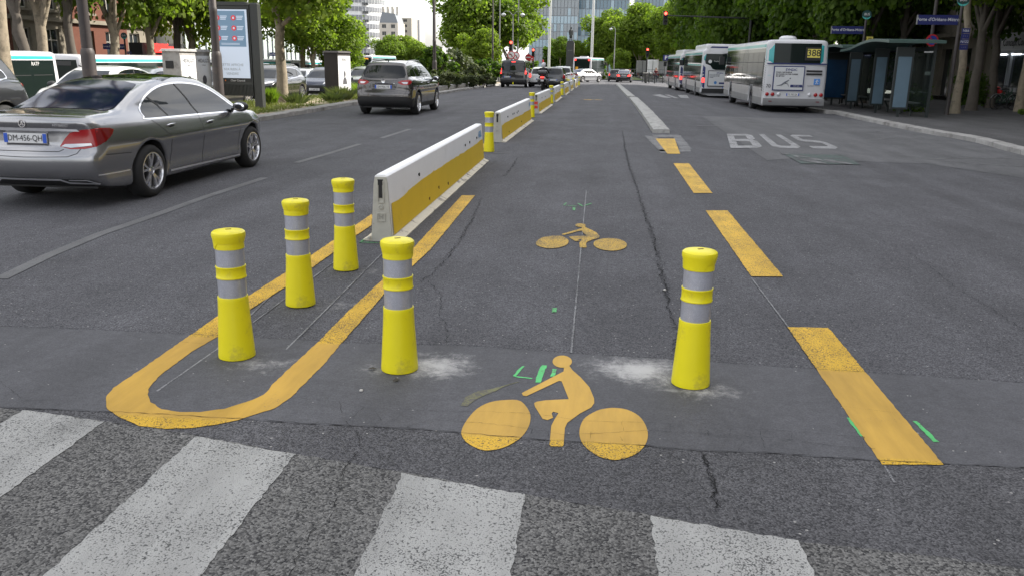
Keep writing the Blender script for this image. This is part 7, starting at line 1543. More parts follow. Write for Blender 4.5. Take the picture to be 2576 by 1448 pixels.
# poster cabinets
def portrait_poster(root, w_, h_, lines, name_='poster'):
    b_ = MB(); b_.box(0, 0, 0, w_, 0.008, h_); p_ = b_.build(name_, mat('paper_poster', (0.60, 0.61, 0.63), 0.7, noise=0.08, nscale=6), root)
    b_ = MB(); b_.lathe([(0.0, -0.010), (0.12, -0.010), (0.13, -0.005)], 14, (0, 0, h_*0.02), 'y'); b_.prism([(-0.30, -h_*0.25), (0.30, -h_*0.25), (0.22, -h_*0.12), (0.05, -h_*0.06), (-0.05, -h_*0.06), (-0.22, -h_*0.12)], 'y', -0.0095, -0.005); b_.build('printed_portrait', mat('poster_ink', (0.06, 0.06, 0.07), 0.8), p_)
    for i, (s_, z, sz) in enumerate(lines): text(s_, sz, mat('poster_ink', (0.06, 0.06, 0.07)), p_, (0, -0.008, z*h_))
    return p_
def cabinet(label, cx, cy, sx, sy, h_, front, posters, dark):
    t = thing('street_cabinet', label, 'cabinet', (cx, cy, gz(cx, cy) + 0.08)); m_ = M_CONC if not dark else mat('charred_metal', (0.022, 0.017, 0.016), 0.6, noise=0.4, nscale=3)
    b_ = MB(); b_.box(0, 0, h_/2, sx, sy, h_); b_.build('cabinet', m_, t)
    b_ = MB(); b_.box(0, 0, h_+0.03, sx+0.10, sy+0.10, 0.07, taper=0.9); b_.build('lid', M_CONC if not dark else m_, t)
    for i in range(posters):
        w_ = sy/posters - 0.04; p_ = portrait_poster(t, w_, h_*0.86, [('HIDALGO', 0.40, 0.15), ('Y PARLER', 0.31, 0.055), ('EN VIE RALLYE', -0.30, 0.06), ('CAMPION!', -0.38, 0.12)]); p_.location = (sx/2+0.008, -sy/2 + sy*(i+0.5)/posters, h_*0.50); p_.rotation_euler[2] = math.pi/2
    if not dark: b_ = MB(); b_.box(-0.05, -sy/2-0.01, h_*0.78, 0.22, 0.02, 0.20); b_.build('dark_stain', M_DARK, t)
    return t
cabinet('pale concrete cabinet covered with black and white posters behind the saloon', -11.85, 23.4, 0.50, 1.8, 1.62, None, 2, False)
p = G(832, 250); cabinet('dark charred cabinet with a white torn poster on its side', p.x+0.05, p.y+0.9, 0.56, 1.7, 1.76, None, 1, True)

# traffic lights
M_TLB = mat('signal_black', (0.010, 0.010, 0.010), 0.5); M_TLR = mat('signal_red_on', (0.9, 0.02, 0.01), 0.4, emit=(1.0, 0.05, 0.03), es=6.0); M_TLO = mat('signal_off_lens', (0.03, 0.03, 0.02), 0.2)
def signal_head(t, x, z, s_=1.0, y=0.0):
    b_ = MB(); b_.box(x, y+0.12*s_, z, 0.32*s_, 0.24*s_, 0.95*s_); hd_ = b_.build('signal_head', M_TLB, t)
    for i in range(3):
        zz = z + (0.30 - i*0.30)*s_; b_ = MB(); b_.lathe([(0.0, -0.02), (0.08*s_, -0.015), (0.105*s_, 0.0)], 16, (x, y, zz), 'y'); b_.build('lens', M_TLR if i == 0 else M_TLO, hd_, 40)
        b_ = MB(); n = 12; vs = []
        for k in range(n+1):
            a = math.pi*k/n; 
            for yy in (0.0, -0.20*s_): vs.append((x + 0.125*s_*math.cos(a), y+yy, zz + 0.125*s_*math.sin(a)))
        b_.add(vs, [(2*k, 2*k+1, 2*k+3, 2*k+2) for k in range(n)]); b_.build('visor', M_TLB, hd_, 60)
def disc_sign(t, x, z, r_, kind, y=-0.06):
    b_ = MB(); b_.lathe([(r_, y), (r_, y+0.02)], 28, (x, 0, z), 'y'); s_ = b_.build('sign_disc', M_PLATE if kind != 'noentry' else mat('sign_red', (0.52, 0.02, 0.03), 0.4), t, 40)
    if kind == 'noentry': b_ = MB(); b_.box(x, y-0.006, z, r_*1.45, 0.006, r_*0.36); b_.build('white_bar', M_PLATE, s_)
    elif kind == 'noleft':
        n = 28; vs = []
        for k in range(n):
            a = 2*math.pi*k/n
            for rr in (r_*0.98, r_*0.78): vs.append((x+rr*math.cos(a), y-0.004, z+rr*math.sin(a)))
        b_ = MB(); b_.add(vs, [(2*k, 2*k+1, (2*k+3) % (2*n), (2*k+2) % (2*n)) for k in range(n)]); b_.build('red_ring', mat('sign_red', (0.52, 0.02, 0.03), 0.4), s_)
        b_ = MB(); b_.tube([(x+r_*0.18, y-0.006, z-r_*0.5), (x+r_*0.18, y-0.006, z-r_*0.05), (x+r_*0.02, y-0.006, z+r_*0.12), (x-r_*0.3, y-0.006, z+r_*0.12)], r_*0.09, 5); b_.add([(x-r_*0.25, y-0.012, z+r_*0.36), (x-r_*0.25, y-0.012, z-r_*0.12), (x-r_*0.58, y-0.012, z+r_*0.12)], [(0, 1, 2)]); b_.build('arrow', M_PLT, s_)
        b_ = MB(); b_.tube([(x-r_*0.6, y-0.012, z+r_*0.6), (x+r_*0.6, y-0.012, z-r_*0.6)], r_*0.06, 5); b_.build('red_slash', mat('sign_red', (0.52, 0.02, 0.03), 0.4), s_)
    return s_
def signal(px, Y, ptop, label, s_=1.0, signs=(), x=None):
    x = px_x(px, Y) if x is None else x; zt = A(px, ptop, Y).z; g_ = gz(x, Y); t = thing('traffic_light', label, 'traffic light', (x, Y, g_)); h_ = zt - g_
    b_ = MB(); b_.lathe([(0.09*s_, 0), (0.085*s_, h_-0.9*s_)], 12, (0, 0.30, 0)); b_.lathe([(0.14, 0), (0.14, 0.9), (0.09, 0.95)], 12, (0, 0.30, 0)); b_.build('pole', M_TLB, t, 40)
    b_ = MB(); b_.box(0, 0.26, h_-0.5*s_, 0.10, 0.12, 0.9*s_); b_.build('bracket', M_TLB, t)
    signal_head(t, 0, h_ - 0.48*s_, s_, 0.0)
    for (dx, pz, r_, kind, yy) in signs: disc_sign(t, dx, A(px, pz, Y).z - g_, r_, kind, yy)
    return t
signal(1285, 78, 102, 'red signal on the left with two no left turn discs beneath', 1.05, ((0.04, 139, 0.36, 'noleft', -0.08), (0.42, 141, 0.36, 'noleft', 0.25)))
signal(1341, 95, 122, 'small red signal beside the no entry discs', 1.0)
t = thing('road_sign', 'two no entry discs on one post left of the motorcyclist', 'sign', (px_x(1329, 93), 93, gz(-8, 93))); b_ = MB(); b_.lathe([(0.05, 0), (0.05, 3.0)], 8); b_.build('post', M_POLEG, t); g_ = gz(-8, 93)
disc_sign(t, 0, A(1329, 145, 93).z-g_, 0.34, 'noentry'); disc_sign(t, 0.28, A(1334, 147, 93).z-g_-0.05, 0.30, 'noentry', 0.15); b_ = MB(); b_.box(0.28, 0.15, A(1334, 155, 93).z-g_, 0.22, 0.02, 0.32); b_.build('plate', M_PLATE, t)
signal(1628, 107, 121, 'red signal on its post by the refuge island on the right', 1.1)
# signal hanging from a long arm
Y = 60.0; xh = px_x(1668, Y); zt = A(1668, 28, Y).z; g_ = gz(8.9, Y)
t = thing('traffic_light', 'red signal hanging from a long horizontal arm on the right', 'traffic light', (9.2, Y, g_+0.1)); b_ = MB(); b_.tube([(0, 0.3, 0), (0, 0.3, zt-g_-0.3)], 0.10, 12); b_.build('pole', M_TLB, t, 40); b_ = MB(); b_.tube([(0, 0.3, zt-g_-0.5), (xh-9.2+0.1, 0.3, zt-g_-0.38)], [0.06, 0.035], 8); b_.build('arm', M_TLB, t, 40); signal_head(t, xh-9.2, zt-g_-0.1-0.44, 0.92, 0.0)
# red and white post on the plaza
x = px_x(1366, 112); t = thing('marker_post', 'red and white banded post right of the motorcyclist helmet', 'post', (x, 112, gz(x, 112)))
for i in range(5): b_ = MB(); b_.lathe([(0.09, i*0.5), (0.09, i*0.5+0.5)], 10); b_.build('band', M_PLATE if i % 2 else mat('sign_red', (0.52, 0.02, 0.03)), t)

# bus stops on the right
M_BLUES = mat('stop_blue', (0.010, 0.016, 0.115), 0.45); M_DTEAL = mat('disc_green', (0.02, 0.07, 0.07), 0.4); M_TEALB = mat('disc_teal', (0.10, 0.55, 0.50), 0.4)
def bus_stop(label, x, y, panels, disc_y=None, first=None, z0=None, pole=True):
    z0 = (gz(x, y)+0.12) if z0 is None else z0; t = thing('bus_stop_sign', label, 'sign', (x, y, z0), 0, 'bus stop poles')
    b_ = MB(); b_.lathe([(0.10, 0), (0.075, 0.4), (0.06, 2.0), (0.055, 4.25)], 12); b_.build('pole', M_POLE, t, 40)
    b_ = MB(); b_.box(-0.80, 0, 3.50, 1.46, 0.05, 0.35); s_ = b_.build('name_panel', M_BLUES, t); text("Porte d'Orléans-Métro", 0.165, M_PLATE, s_, (-0.80, -0.03, 3.51), bold=0.0015)
    b_ = MB(); b_.box(-1.54, 0, 3.50, 0.03, 0.07, 0.35); b_.build('panel_end', M_POLEG, s_)
    b_ = MB(); b_.lathe([(0.21, -0.03), (0.21, 0.03)], 28, (0, -0.02, 4.20), 'y'); d_ = b_.build('disc', M_DTEAL, t, 40); text('BUS', 0.15, M_PLATE, d_, (0, -0.055, 4.22), bold=0.003)
    vs = []
    for k in range(13):
        a = math.pi*(1.08 + 0.84*k/12)
        for rr in (0.205, 0.205-0.07*math.sin(math.pi*k/12)): vs.append((rr*math.cos(a), -0.054, 4.20+rr*math.sin(a)))
    b_ = MB(); b_.add(vs, [(2*k, 2*k+1, 2*k+3, 2*k+2) for k in range(12)]); b_.build('teal_crescent', M_TEALB, d_)
    for i, (s1, m_) in enumerate(panels):
        z = 3.12 - i*0.20; b_ = MB(); b_.box(0.26, -0.02, z, 0.30, 0.03, 0.185); q = b_.build('line_panel', m_, t); text(s1, 0.13, M_PLATE if m_ is M_BLUES else M_PLT, q, (0.26, -0.04, z))
    return t
p = G(2380, 290, 0.12); bus_stop('near bus stop pole with blue name panel and night bus numbers', p.x, p.y, (('N66', M_BLUES), ('· · ·', M_BLUES), ('N122', M_BLUES), ('· · ·', M_BLUES)))
bus_stop('second bus stop pole with a yellow line panel above the shelter', px_x(2167, 43.5), 43.5, (('388', M_YPL), ('· · ·', M_BLUES), ('N14', M_BLUES), ('· · ·', M_BLUES), ('N21', M_BLUES)))
bus_stop('bus stop pole with blue name panel beyond the left buses', px_x(318, 55), 55, (('187', M_BLUES),), z0=-1.45)
bus_stop('small blue bus stop panel between billboard and first tree', px_x(697, 86), 86, (('68', M_BLUES),), z0=-1.7)
# no parking sign
x, y = px_x(2338, 37.5), 37.5; t = thing('road_sign', 'no parking disc with a tow-away plate on a dark pole', 'sign', (x, y, gz(x, y)+0.12)); b_ = MB(); b_.lathe([(0.075, 0), (0.07, 5.5)], 12, (0, 0.08, 0)); b_.build('pole', M_POLE, t, 40)
zc = A(2338, 102, 37.5).z - gz(x, y) - 0.12
b_ = MB(); b_.lathe([(0.24, -0.02), (0.24, 0.0)], 28, (0, 0, zc), 'y'); d_ = b_.build('sign_disc', mat('sign_red', (0.52, 0.02, 0.03)), t); b_ = MB(); b_.lathe([(0.18, -0.03), (0.18, -0.02)], 28, (0, 0, zc), 'y'); b_.build('blue_field', mat('sign_blue', (0.02, 0.05, 0.35), 0.4), d_); b_ = MB(); b_.tube([(-0.13, -0.04, zc+0.13), (0.13, -0.04, zc-0.13)], 0.025, 5); b_.build('red_slash', mat('sign_red', (0.5, 0.02, 0.03)), d_)
b_ = MB(); b_.box(0, -0.01, zc-0.40, 0.48, 0.02, 0.19); q = b_.build('tow_plate', M_PLATE, t); b_ = MB(); b_.prism([(-0.2, -0.04), (-0.05, -0.04), (-0.05, 0.02), (0.18, 0.05), (0.19, 0.0), (0.02, -0.03), (0.0, 0.05), (-0.12, 0.04)], 'y', -0.026, -0.02); b_.build('tow_pictogram', M_PLT, q, None, (0, 0, zc-0.40))
b_ = MB(); b_.box(0, -0.01, 1.55, 0.22, 0.02, 0.14); b_.build('small_notice', M_PLATE, t)

# bus shelters
M_SHEL = mat('shelter_dark_green', (0.018, 0.024, 0.024), 0.45); M_ROOFG = mat('shelter_roof', (0.05, 0.09, 0.08), 0.4); M_CLEAR = mat('shelter_glass', (0.10, 0.12, 0.12), 0.05, spec=0.8)
def glass_mat():
    m = bpy.data.materials.new('clear_shelter_glass'); m.use_nodes = True; nt = m.node_tree; b = nt.nodes['Principled BSDF']; b.inputs['Base Color'].default_value = (0.02, 0.025, 0.025, 1); b.inputs['Roughness'].default_value = 0.04
    tr = N(nt, 'ShaderNodeBsdfTransparent'); tr.inputs['Color'].default_value = (0.85, 0.9, 0.88, 1); mx = N(nt, 'ShaderNodeMixShader'); mx.inputs[0].default_value = 0.80; nt.links.new(b.outputs[0], mx.inputs[1]); nt.links.new(tr.outputs[0], mx.inputs[2]); nt.links.new(mx.outputs[0], nt.nodes['Material Output'].inputs['Surface']); return m
M_CLEARG = glass_mat(); M_ADL = mat('pale_blue_panel', (0.11, 0.17, 0.22), 0.3, noise=0.2, nscale=3); M_ADB = mat('deep_blue_advert', (0.012, 0.06, 0.15), 0.25, noise=0.4, nscale=2)
def shelter(label, x, y, L_, dark):
    t = thing('bus_shelter', label, 'bus shelter', (x, y, gz(x, y)+0.12)); H_ = 2.55
    n = 12; vs = []
    for i in range(n+1):
        yy = -0.5 + (L_+1.0)*i/n; zz = H_ + 0.16*math.sin(math.pi*min(1, i/n*1.3)) - 0.02*i
        for xx, dz in ((-0.75, 0.10), (-0.75, 0.0), (1.15, 0.0), (1.15, 0.10)): vs.append((xx, yy, zz+dz))
    b_ = MB(); b_.add(vs, [(4*i+j, 4*i+(j+1) % 4, 4*i+4+(j+1) % 4, 4*i+4+j) for i in range(n) for j in range(4)] + [(0, 1, 2, 3), tuple(4*n+j for j in (3, 2, 1, 0))]); b_.build('roof', M_ROOFG, t)
    k = int(L_/2.0)
    for i in range(k+1): b_ = MB(); b_.box(1.0, i*L_/k, H_/2, 0.09, 0.09, H_); b_.build('post', M_SHEL, t)
    for i in range(k): 
        b_ = MB(); b_.box(1.0, (i+0.5)*L_/k, 1.30, 0.02, L_/k-0.1, 1.9); b_.build('glass_pane', M_CLEARG, t); b_ = MB(); b_.box(1.0, (i+0.5)*L_/k, 2.38, 0.05, L_/k-0.1, 0.14); b_.build('rail', M_SHEL, t)
    for yy, w_, x_, m_ in (((0.0, 0.50, 0.0, M_ADL), (L_*0.52, 0.42, 0.05, M_ADL)) if not dark else ((0.0, 0.42, 0.0, M_ADL), (L_*0.7, 1.1, 0.1, M_ADB))):
        b_ = MB(); b_.box(x_, yy, 1.35, w_+0.10, 0.12, 2.15); c_ = b_.build('panel_case', M_SHEL, t); b_ = MB(); b_.box(x_, yy-0.065, 1.22, w_-0.04, 0.012, 1.75); b_.build('info_panel', m_, c_); b_ = MB(); b_.box(x_, yy, 0.14, 0.08, 0.08, 0.30); b_.build('foot', M_SHEL, t)
    b_ = MB(); b_.box(0.5, 0.0, 1.30, 0.9, 0.02, 1.9); b_.build('end_glass', M_CLEARG, t)
    for yy in (L_*0.25, L_*0.75):
        b_ = MB(); b_.box(0.70, yy, 0.48, 0.42, 1.7, 0.045); s_ = b_.build('bench', M_POLEG, t)
        for q in (-0.6, 0.6): b_ = MB(); b_.tube([(0.55, yy+q, 0.46), (0.70, yy+q, 0.20), (0.70, yy+q, 0.0)], 0.035, 7); b_.build('bench_leg', M_SHEL, t)
    return t
shelter('near bus shelter with pale blue timetable panels and benches', 10.35, 32.3, 5.4, 0); shelter('far bus shelter with the deep blue poster beside the 388 bus', 10.55, 39.2, 5.4, 1)
p = G(2300, 281, 0.12); t = thing('leaning_seat', 'pale metal leaning seat on four legs in front of the shelters', 'seat', (p.x, p.y, p.z+0.12), R(-8))
b_ = MB(); b_.box(0, 0.05, 0.80, 0.74, 0.36, 0.03); o = b_.build('seat_plate', mat('pale_seat_metal', (0.42, 0.45, 0.46), 0.35), t); o.rotation_euler[0] = R(6)
for xx in (-0.34, 0.34):
    for yy in (-0.10, 0.20): b_ = MB(); b_.tube([(xx, yy, 0), (xx, yy, 0.79)], 0.022, 7); b_.build('leg', M_POLEG, t)
b_ = MB(); b_.tube([(-0.34, -0.10, 0.25), (0.34, -0.10, 0.25)], 0.015, 6); b_.build('crossbar', M_POLEG, t)
p = G(2283, 240, 0.12); t = thing('bottle_bank', 'tall teal recycling column behind the leaning seat', 'column', (px_x(2283, 40), 40, gz(12, 40)+0.12)); b_ = MB(); b_.lathe([(0.36, 0), (0.34, 0.1), (0.30, 0.2), (0.30, 1.55), (0.36, 1.62), (0.36, 1.72), (0.28, 1.80)], 16); b_.build('column', mat('recycling_teal', (0.03, 0.11, 0.12), 0.45), t, 40); b_ = MB(); b_.lathe([(0.12, -0.32), (0.12, -0.29)], 16, (0, 0, 1.2), 'y'); b_.build('opening', M_DARK, t)
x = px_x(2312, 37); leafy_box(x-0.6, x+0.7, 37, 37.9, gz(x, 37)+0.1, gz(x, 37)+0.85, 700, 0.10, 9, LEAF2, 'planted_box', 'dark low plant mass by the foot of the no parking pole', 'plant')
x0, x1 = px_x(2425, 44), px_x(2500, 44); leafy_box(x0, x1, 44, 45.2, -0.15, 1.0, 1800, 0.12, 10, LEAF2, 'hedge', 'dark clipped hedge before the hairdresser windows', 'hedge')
p = G(2560, 308, 0.12); shrub(p.x+0.9, p.y, 0.9, 0.6, 'low green plant at the right edge of the pavement', 91, LEAF2, 0.08, 5000, z0=p.z+0.12)

# bicycles
def bicycle(label, x, y, rz, col):
    t = thing('bicycle', label, 'bicycle', (x, y, gz(x, y)+0.12), rz, 'bicycles parked by the hairdresser')
    for xx in (-0.52, 0.52):
        n = 28; b_ = MB(); pts = [(xx+0.33*math.cos(2*math.pi*k/n), 0, 0.34+0.33*math.sin(2*math.pi*k/n)) for k in range(n+1)]; b_.tube(pts, 0.018, 6, cap=False); w0 = b_.build('wheel', M_TYRE, t, 60)
        b_ = MB()
        for k in range(12): a = math.pi*k/6; b_.tube([(xx, 0.01*(-1)**k, 0.34), (xx+0.32*math.cos(a), 0, 0.34+0.32*math.sin(a))], 0.0025, 3, cap=False)
        q = b_.build('spokes', M_CHROME, w0); q['kind'] = 'stuff'
        b_ = MB(); b_.tube([(xx+0.37*math.cos(a_), 0, 0.34+0.37*math.sin(a_)) for a_ in np.linspace(0.3, 2.6, 9)], 0.022, 5); b_.build('mudguard', M_POLEG, t)
    b_ = MB()
    for a_, c_ in (((-0.52, 0, 0.34), (-0.08, 0, 0.30)), ((-0.52, 0, 0.34), (-0.15, 0, 0.72)), ((-0.08, 0, 0.30), (-0.18, 0, 0.86)), ((-0.08, 0, 0.30), (0.36, 0, 0.78)), ((-0.12, 0, 0.55), (0.36, 0, 0.82)), ((0.52, 0, 0.34), (0.34, 0, 0.92))): b_.tube([a_, c_], 0.020, 7)
    b_.build('frame', col, t, 60)
    b_ = MB(); b_.tube([(0.34, 0, 0.92), (0.32, 0, 1.04)], 0.014, 6); b_.tube([(0.22, -0.28, 1.04), (0.32, -0.1, 1.05), (0.32, 0.1, 1.05), (0.22, 0.28, 1.04)], 0.013, 6); b_.build('handlebar', M_PLAST, t, 60)
    b_ = MB(); b_.prism([(-0.32, 0.88), (-0.05, 0.90), (-0.05, 0.94), (-0.30, 0.95)], 'y', -0.07, 0.07); b_.build('saddle', M_PLAST, t)
    b_ = MB(); b_.box(0.52, 0, 0.88, 0.28, 0.34, 0.20, taper=1.1); b_.build('basket', M_POLEG, t)
    return t
for i, (px, py, a, lb) in enumerate(((2508, 272, 20, 'leftmost bicycle of the row by the hairdresser'), (2528, 277, 25, 'middle bicycle, in front of the person in red'), (2548, 277, 15, 'rightmost bicycle beside the last tree trunk'))):
    p = G(px, py, 0.12); bicycle(lb, p.x, p.y+0.2*i, R(a), mat('dark_green_frame', (0.02, 0.06, 0.035), 0.4))

# ------------------------------------------------------------------ people, statue, motorcycle
def capsule(X, Y, Z, a, b_, ra, rb):
    a = np.array(a, float); b_ = np.array(b_, float); d = b_-a; px_, py_, pz_ = X-a[0], Y-a[1], Z-a[2]; t = np.clip((px_*d[0]+py_*d[1]+pz_*d[2])/max(1e-9, (d*d).sum()), 0, 1)
    return np.sqrt((px_-d[0]*t)**2+(py_-d[1]*t)**2+(pz_-d[2]*t)**2) - (ra + (rb-ra)*t)
def figure(caps, lo, hi, h=0.028, k=0.04):
    def fn(X, Y, Z):
        r_ = None
        for c in caps:
            q = capsule(X, Y, Z, *c); r_ = q if r_ is None else smin(r_, q, k)
        return r_
    return sdf_mesh(fn, lo, hi, h, 2, 'figure')
def hand(p, d):
    """palm, four curled fingers and a thumb as short capsules"""
    p = np.array(p, float); d = np.array(d, float); d /= np.linalg.norm(d); s_ = np.cross(d, (0, 0, 1)); s_ = s_/(np.linalg.norm(s_) or 1); out_ = [(p, p+d*0.07, 0.030, 0.032)]
    for i, L_ in enumerate((0.06, 0.07, 0.065, 0.05)): q = p + d*0.07 + s_*(i-1.5)*0.020; out_.append((q, q+d*L_*0.7+np.array([0, 0, -0.01]), 0.011, 0.009))
    out_.append((p+d*0.02+s_*0.03, p+d*0.06+s_*0.055, 0.012, 0.010)); return out_
STAND = [((-0.09, 0, 0.92), (0.09, 0, 0.92), 0.13, 0.13), ((0, 0, 0.92), (0, 0.0, 1.15), 0.13, 0.13), ((0, 0, 1.15), (0, 0.0, 1.36), 0.13, 0.15), ((-0.16, 0, 1.40), (0.16, 0, 1.40), 0.07, 0.07), ((0, 0, 1.42), (0, 0.01, 1.54), 0.055, 0.05), ((0, 0.01, 1.60), (0, 0.015, 1.67), 0.088, 0.092), ((0, 0.10, 1.61), (0, 0.115, 1.60), 0.018, 0.014), ((-0.09, 0.01, 1.62), (-0.1, 0.01, 1.61), 0.022, 0.018), ((0.09, 0.01, 1.62), (0.1, 0.01, 1.61), 0.022, 0.018),
    ((-0.10, 0, 0.90), (-0.11, 0.02, 0.50), 0.090, 0.060), ((-0.11, 0.02, 0.50), (-0.12, -0.02, 0.09), 0.060, 0.042), ((-0.12, -0.05, 0.045), (-0.13, 0.14, 0.035), 0.045, 0.035), ((0.10, 0, 0.90), (0.12, 0.10, 0.50), 0.090, 0.060), ((0.12, 0.10, 0.50), (0.12, 0.06, 0.09), 0.060, 0.042), ((0.12, 0.03, 0.045), (0.13, 0.22, 0.035), 0.045, 0.035),
    ((-0.19, 0, 1.40), (-0.26, -0.03, 1.12), 0.055, 0.045), ((-0.26, -0.03, 1.12), (-0.25, 0.08, 0.90), 0.042, 0.032), ((0.19, 0, 1.40), (0.26, 0.0, 1.12), 0.055, 0.045), ((0.26, 0.0, 1.12), (0.25, 0.10, 0.90), 0.042, 0.032)] + hand((-0.25, 0.09, 0.88), (0, 0.3, -1)) + hand((0.25, 0.11, 0.88), (0, 0.3, -1))
def dress(me, bands):
    mats_ = []; 
    for z, m_ in bands: me.materials.append(m_)
    for p_ in me.polygons:
        c = p_.center
        for i, (z, m_) in enumerate(bands):
            if c.z < z: p_.material_index = i; break
        else: p_.material_index = len(bands)-1
M_SKIN = mat('skin', (0.42, 0.24, 0.16), 0.6); M_HAIR = mat('dark_hair', (0.015, 0.012, 0.01), 0.7); M_JEANS = mat('dark_trousers', (0.02, 0.025, 0.045), 0.8); M_MAROON = mat('maroon_jacket', (0.12, 0.015, 0.02), 0.8); M_REDC = mat('bright_red_top', (0.65, 0.01, 0.015), 0.7); M_SHOE = mat('dark_shoes', (0.015, 0.015, 0.015), 0.6)
smesh = figure(STAND, (-0.45, -0.25, -0.05), (0.45, 0.40, 1.85))
def person(label, x, y, rz, top, sc=1.0, dz=0.0):
    t = thing('person', label, 'person', (x, y, gz(x, y)+dz), rz); me = smesh.copy(); dress(me, ((0.08, M_SHOE), (0.90, M_JEANS), (1.46, top), (3, M_SKIN))); link('body', me, t)
    b_ = MB(); b_.lathe([(0.02, 1.79), (0.07, 1.775), (0.102, 1.72), (0.108, 1.66), (0.100, 1.58)], 14, (0, -0.012, 0)); b_.build('hair', M_HAIR, t, 60); t.scale = (sc,)*3; return t
person('person in a dark red jacket standing behind the refuge island barriers', px_x(1652, 106), 106, R(160), M_MAROON, 1.0, 0.12)
bend = [((-0.10, 0, 0.52), (0.10, 0, 0.52), 0.14, 0.14), ((0, 0, 0.52), (0, 0.30, 0.82), 0.14, 0.14), ((-0.15, 0.34, 0.90), (0.15, 0.34, 0.90), 0.08, 0.08), ((0, 0.36, 0.93), (0, 0.43, 1.00), 0.055, 0.05), ((0, 0.46, 1.04), (0, 0.50, 1.08), 0.09, 0.095), ((0, 0.57, 1.03), (0, 0.585, 1.02), 0.018, 0.014),
    ((-0.11, 0.02, 0.50), (-0.14, 0.36, 0.46), 0.09, 0.06), ((-0.14, 0.36, 0.46), (-0.14, 0.12, 0.08), 0.06, 0.04), ((-0.14, 0.10, 0.045), (-0.14, 0.28, 0.035), 0.045, 0.035), ((0.11, 0.02, 0.50), (0.14, 0.36, 0.46), 0.09, 0.06), ((0.14, 0.36, 0.46), (0.14, 0.12, 0.08), 0.06, 0.04), ((0.14, 0.10, 0.045), (0.14, 0.28, 0.035), 0.045, 0.035),
    ((-0.18, 0.34, 0.90), (-0.24, 0.50, 0.68), 0.055, 0.042), ((-0.24, 0.50, 0.68), (-0.20, 0.70, 0.58), 0.040, 0.030), ((0.18, 0.34, 0.90), (0.24, 0.50, 0.68), 0.055, 0.042), ((0.24, 0.50, 0.68), (0.20, 0.70, 0.58), 0.040, 0.030)] + hand((-0.20, 0.71, 0.57), (0, 1, -0.3)) + hand((0.20, 0.71, 0.57), (0, 1, -0.3))
me = figure(bend, (-0.45, -0.25, -0.05), (0.45, 0.95, 1.3)); me.materials.append(M_JEANS); me.materials.append(M_REDC); me.materials.append(M_SKIN); me.materials.append(M_SHOE)
for p_ in me.polygons:
    c = p_.center; p_.material_index = 3 if c.z < 0.09 else 2 if (c.z > 0.97 or (c.y > 0.60 and c.z > 0.4)) else 1 if (c.z > 0.62 or (c.y < 0.18 and c.z > 0.60)) or (abs(c.x) > 0.17 and c.z > 0.5 and c.y > 0.40) else 0
p = G(2535, 271, 0.12); t = thing('person', 'crouching person in a bright red top behind the bicycles', 'person', (p.x+0.15, p.y+1.0, gz(p.x, p.y)+0.12), R(60)); link('body', me, t)
b_ = MB(); b_.lathe([(0.02, 0.12), (0.07, 0.10), (0.104, 0.05), (0.108, 0.0), (0.10, -0.07)], 14, (0, 0.47, 1.075)); b_.build('hair', M_HAIR, t, 60)

# statue
M_BRONZE = mat('dark_bronze', (0.030, 0.033, 0.032), 0.5, metal=0.4, noise=0.2); M_GRAN = mat('dark_granite_plinth', (0.035, 0.035, 0.037), 0.6, noise=0.2, nscale=2)
x = px_x(1434, 150); zb = gz(x, 150); t = thing('statue', 'bronze standing figure on a tall dark stone plinth', 'statue', (x, 150, zb)); ztop = A(1434, 103, 150).z - zb
b_ = MB(); b_.prism([(-0.70, 0), (0.70, 0), (0.64, ztop-0.5), (0.50, ztop-0.08), (0.40, ztop), (-0.40, ztop), (-0.50, ztop-0.08), (-0.64, ztop-0.5)], 'y', -0.55, 0.55); b_.build('plinth', M_GRAN, t)
text('LECLERC', 0.22, M_POLEG, t, (0, -0.56, ztop-1.6)); b_ = MB(); b_.box(0.62, 0.0, ztop*0.48, 0.10, 1.0, ztop*0.9); b_.build('sunlit_side_paint', mat('plinth_sunlight_paint', (0.38, 0.35, 0.30), 0.8), t)  # pale slab paints the sunlight on the plinth's right face
coat = STAND + [((0, -0.02, 1.30), (0, -0.02, 0.55), 0.17, 0.22)]
me = figure(coat, (-0.5, -0.35, -0.05), (0.5, 0.45, 1.85), 0.035); me.materials.append(M_BRONZE); o = link('figure', me, t, None, (0, 0, ztop)); o.scale = (1.22,)*3
b_ = MB(); b_.lathe([(0.10, 1.70), (0.125, 1.73), (0.115, 1.80), (0.0, 1.82)], 14); h_ = b_.build('kepi', M_BRONZE, t, 50, (0, 0, ztop)); h_.scale = (1.22,)*3

# motorcyclist
x, y = px_x(1368, 57.5), 57.5; z = gz(x, y)
t = thing('motorcycle', 'black touring scooter with a big top case and lit brake lamp', 'motorcycle', (x, y, z))
for yy in (-0.68, 0.82): b_ = MB(); b_.lathe([(0.18, -0.06), (0.28, -0.065), (0.31, -0.03), (0.315, 0), (0.31, 0.03), (0.28, 0.065), (0.18, 0.06)], 24, axis='x'); b_.build('wheel', M_TYRE, t, 40, (0, yy, 0.315))
def mb_fn(X, Y, Z):
    ax = np.abs(X); b = smax(ax - 0.20 + 0.10*np.clip(Z-0.5, 0, 1), np.hypot((Y-0.0)/1.05, (Z-0.62)/0.30)*0.3 - 0.29, 0.05); b = smin(b, smax(smax(ax-0.26, np.abs(Y-0.55)-0.12, 0.05), np.abs(Z-0.85)-0.30, 0.08), 0.08); b = smin(b, smax(smax(ax-0.34, np.abs(Y+0.55)-0.20, 0.06), np.abs(Z-0.55)-0.17, 0.08), 0.05); return b
me = sdf_mesh(mb_fn, (-0.5, -1.0, 0.15), (0.5, 1.0, 1.35), 0.045); link('body', me, t, P_BLACK)
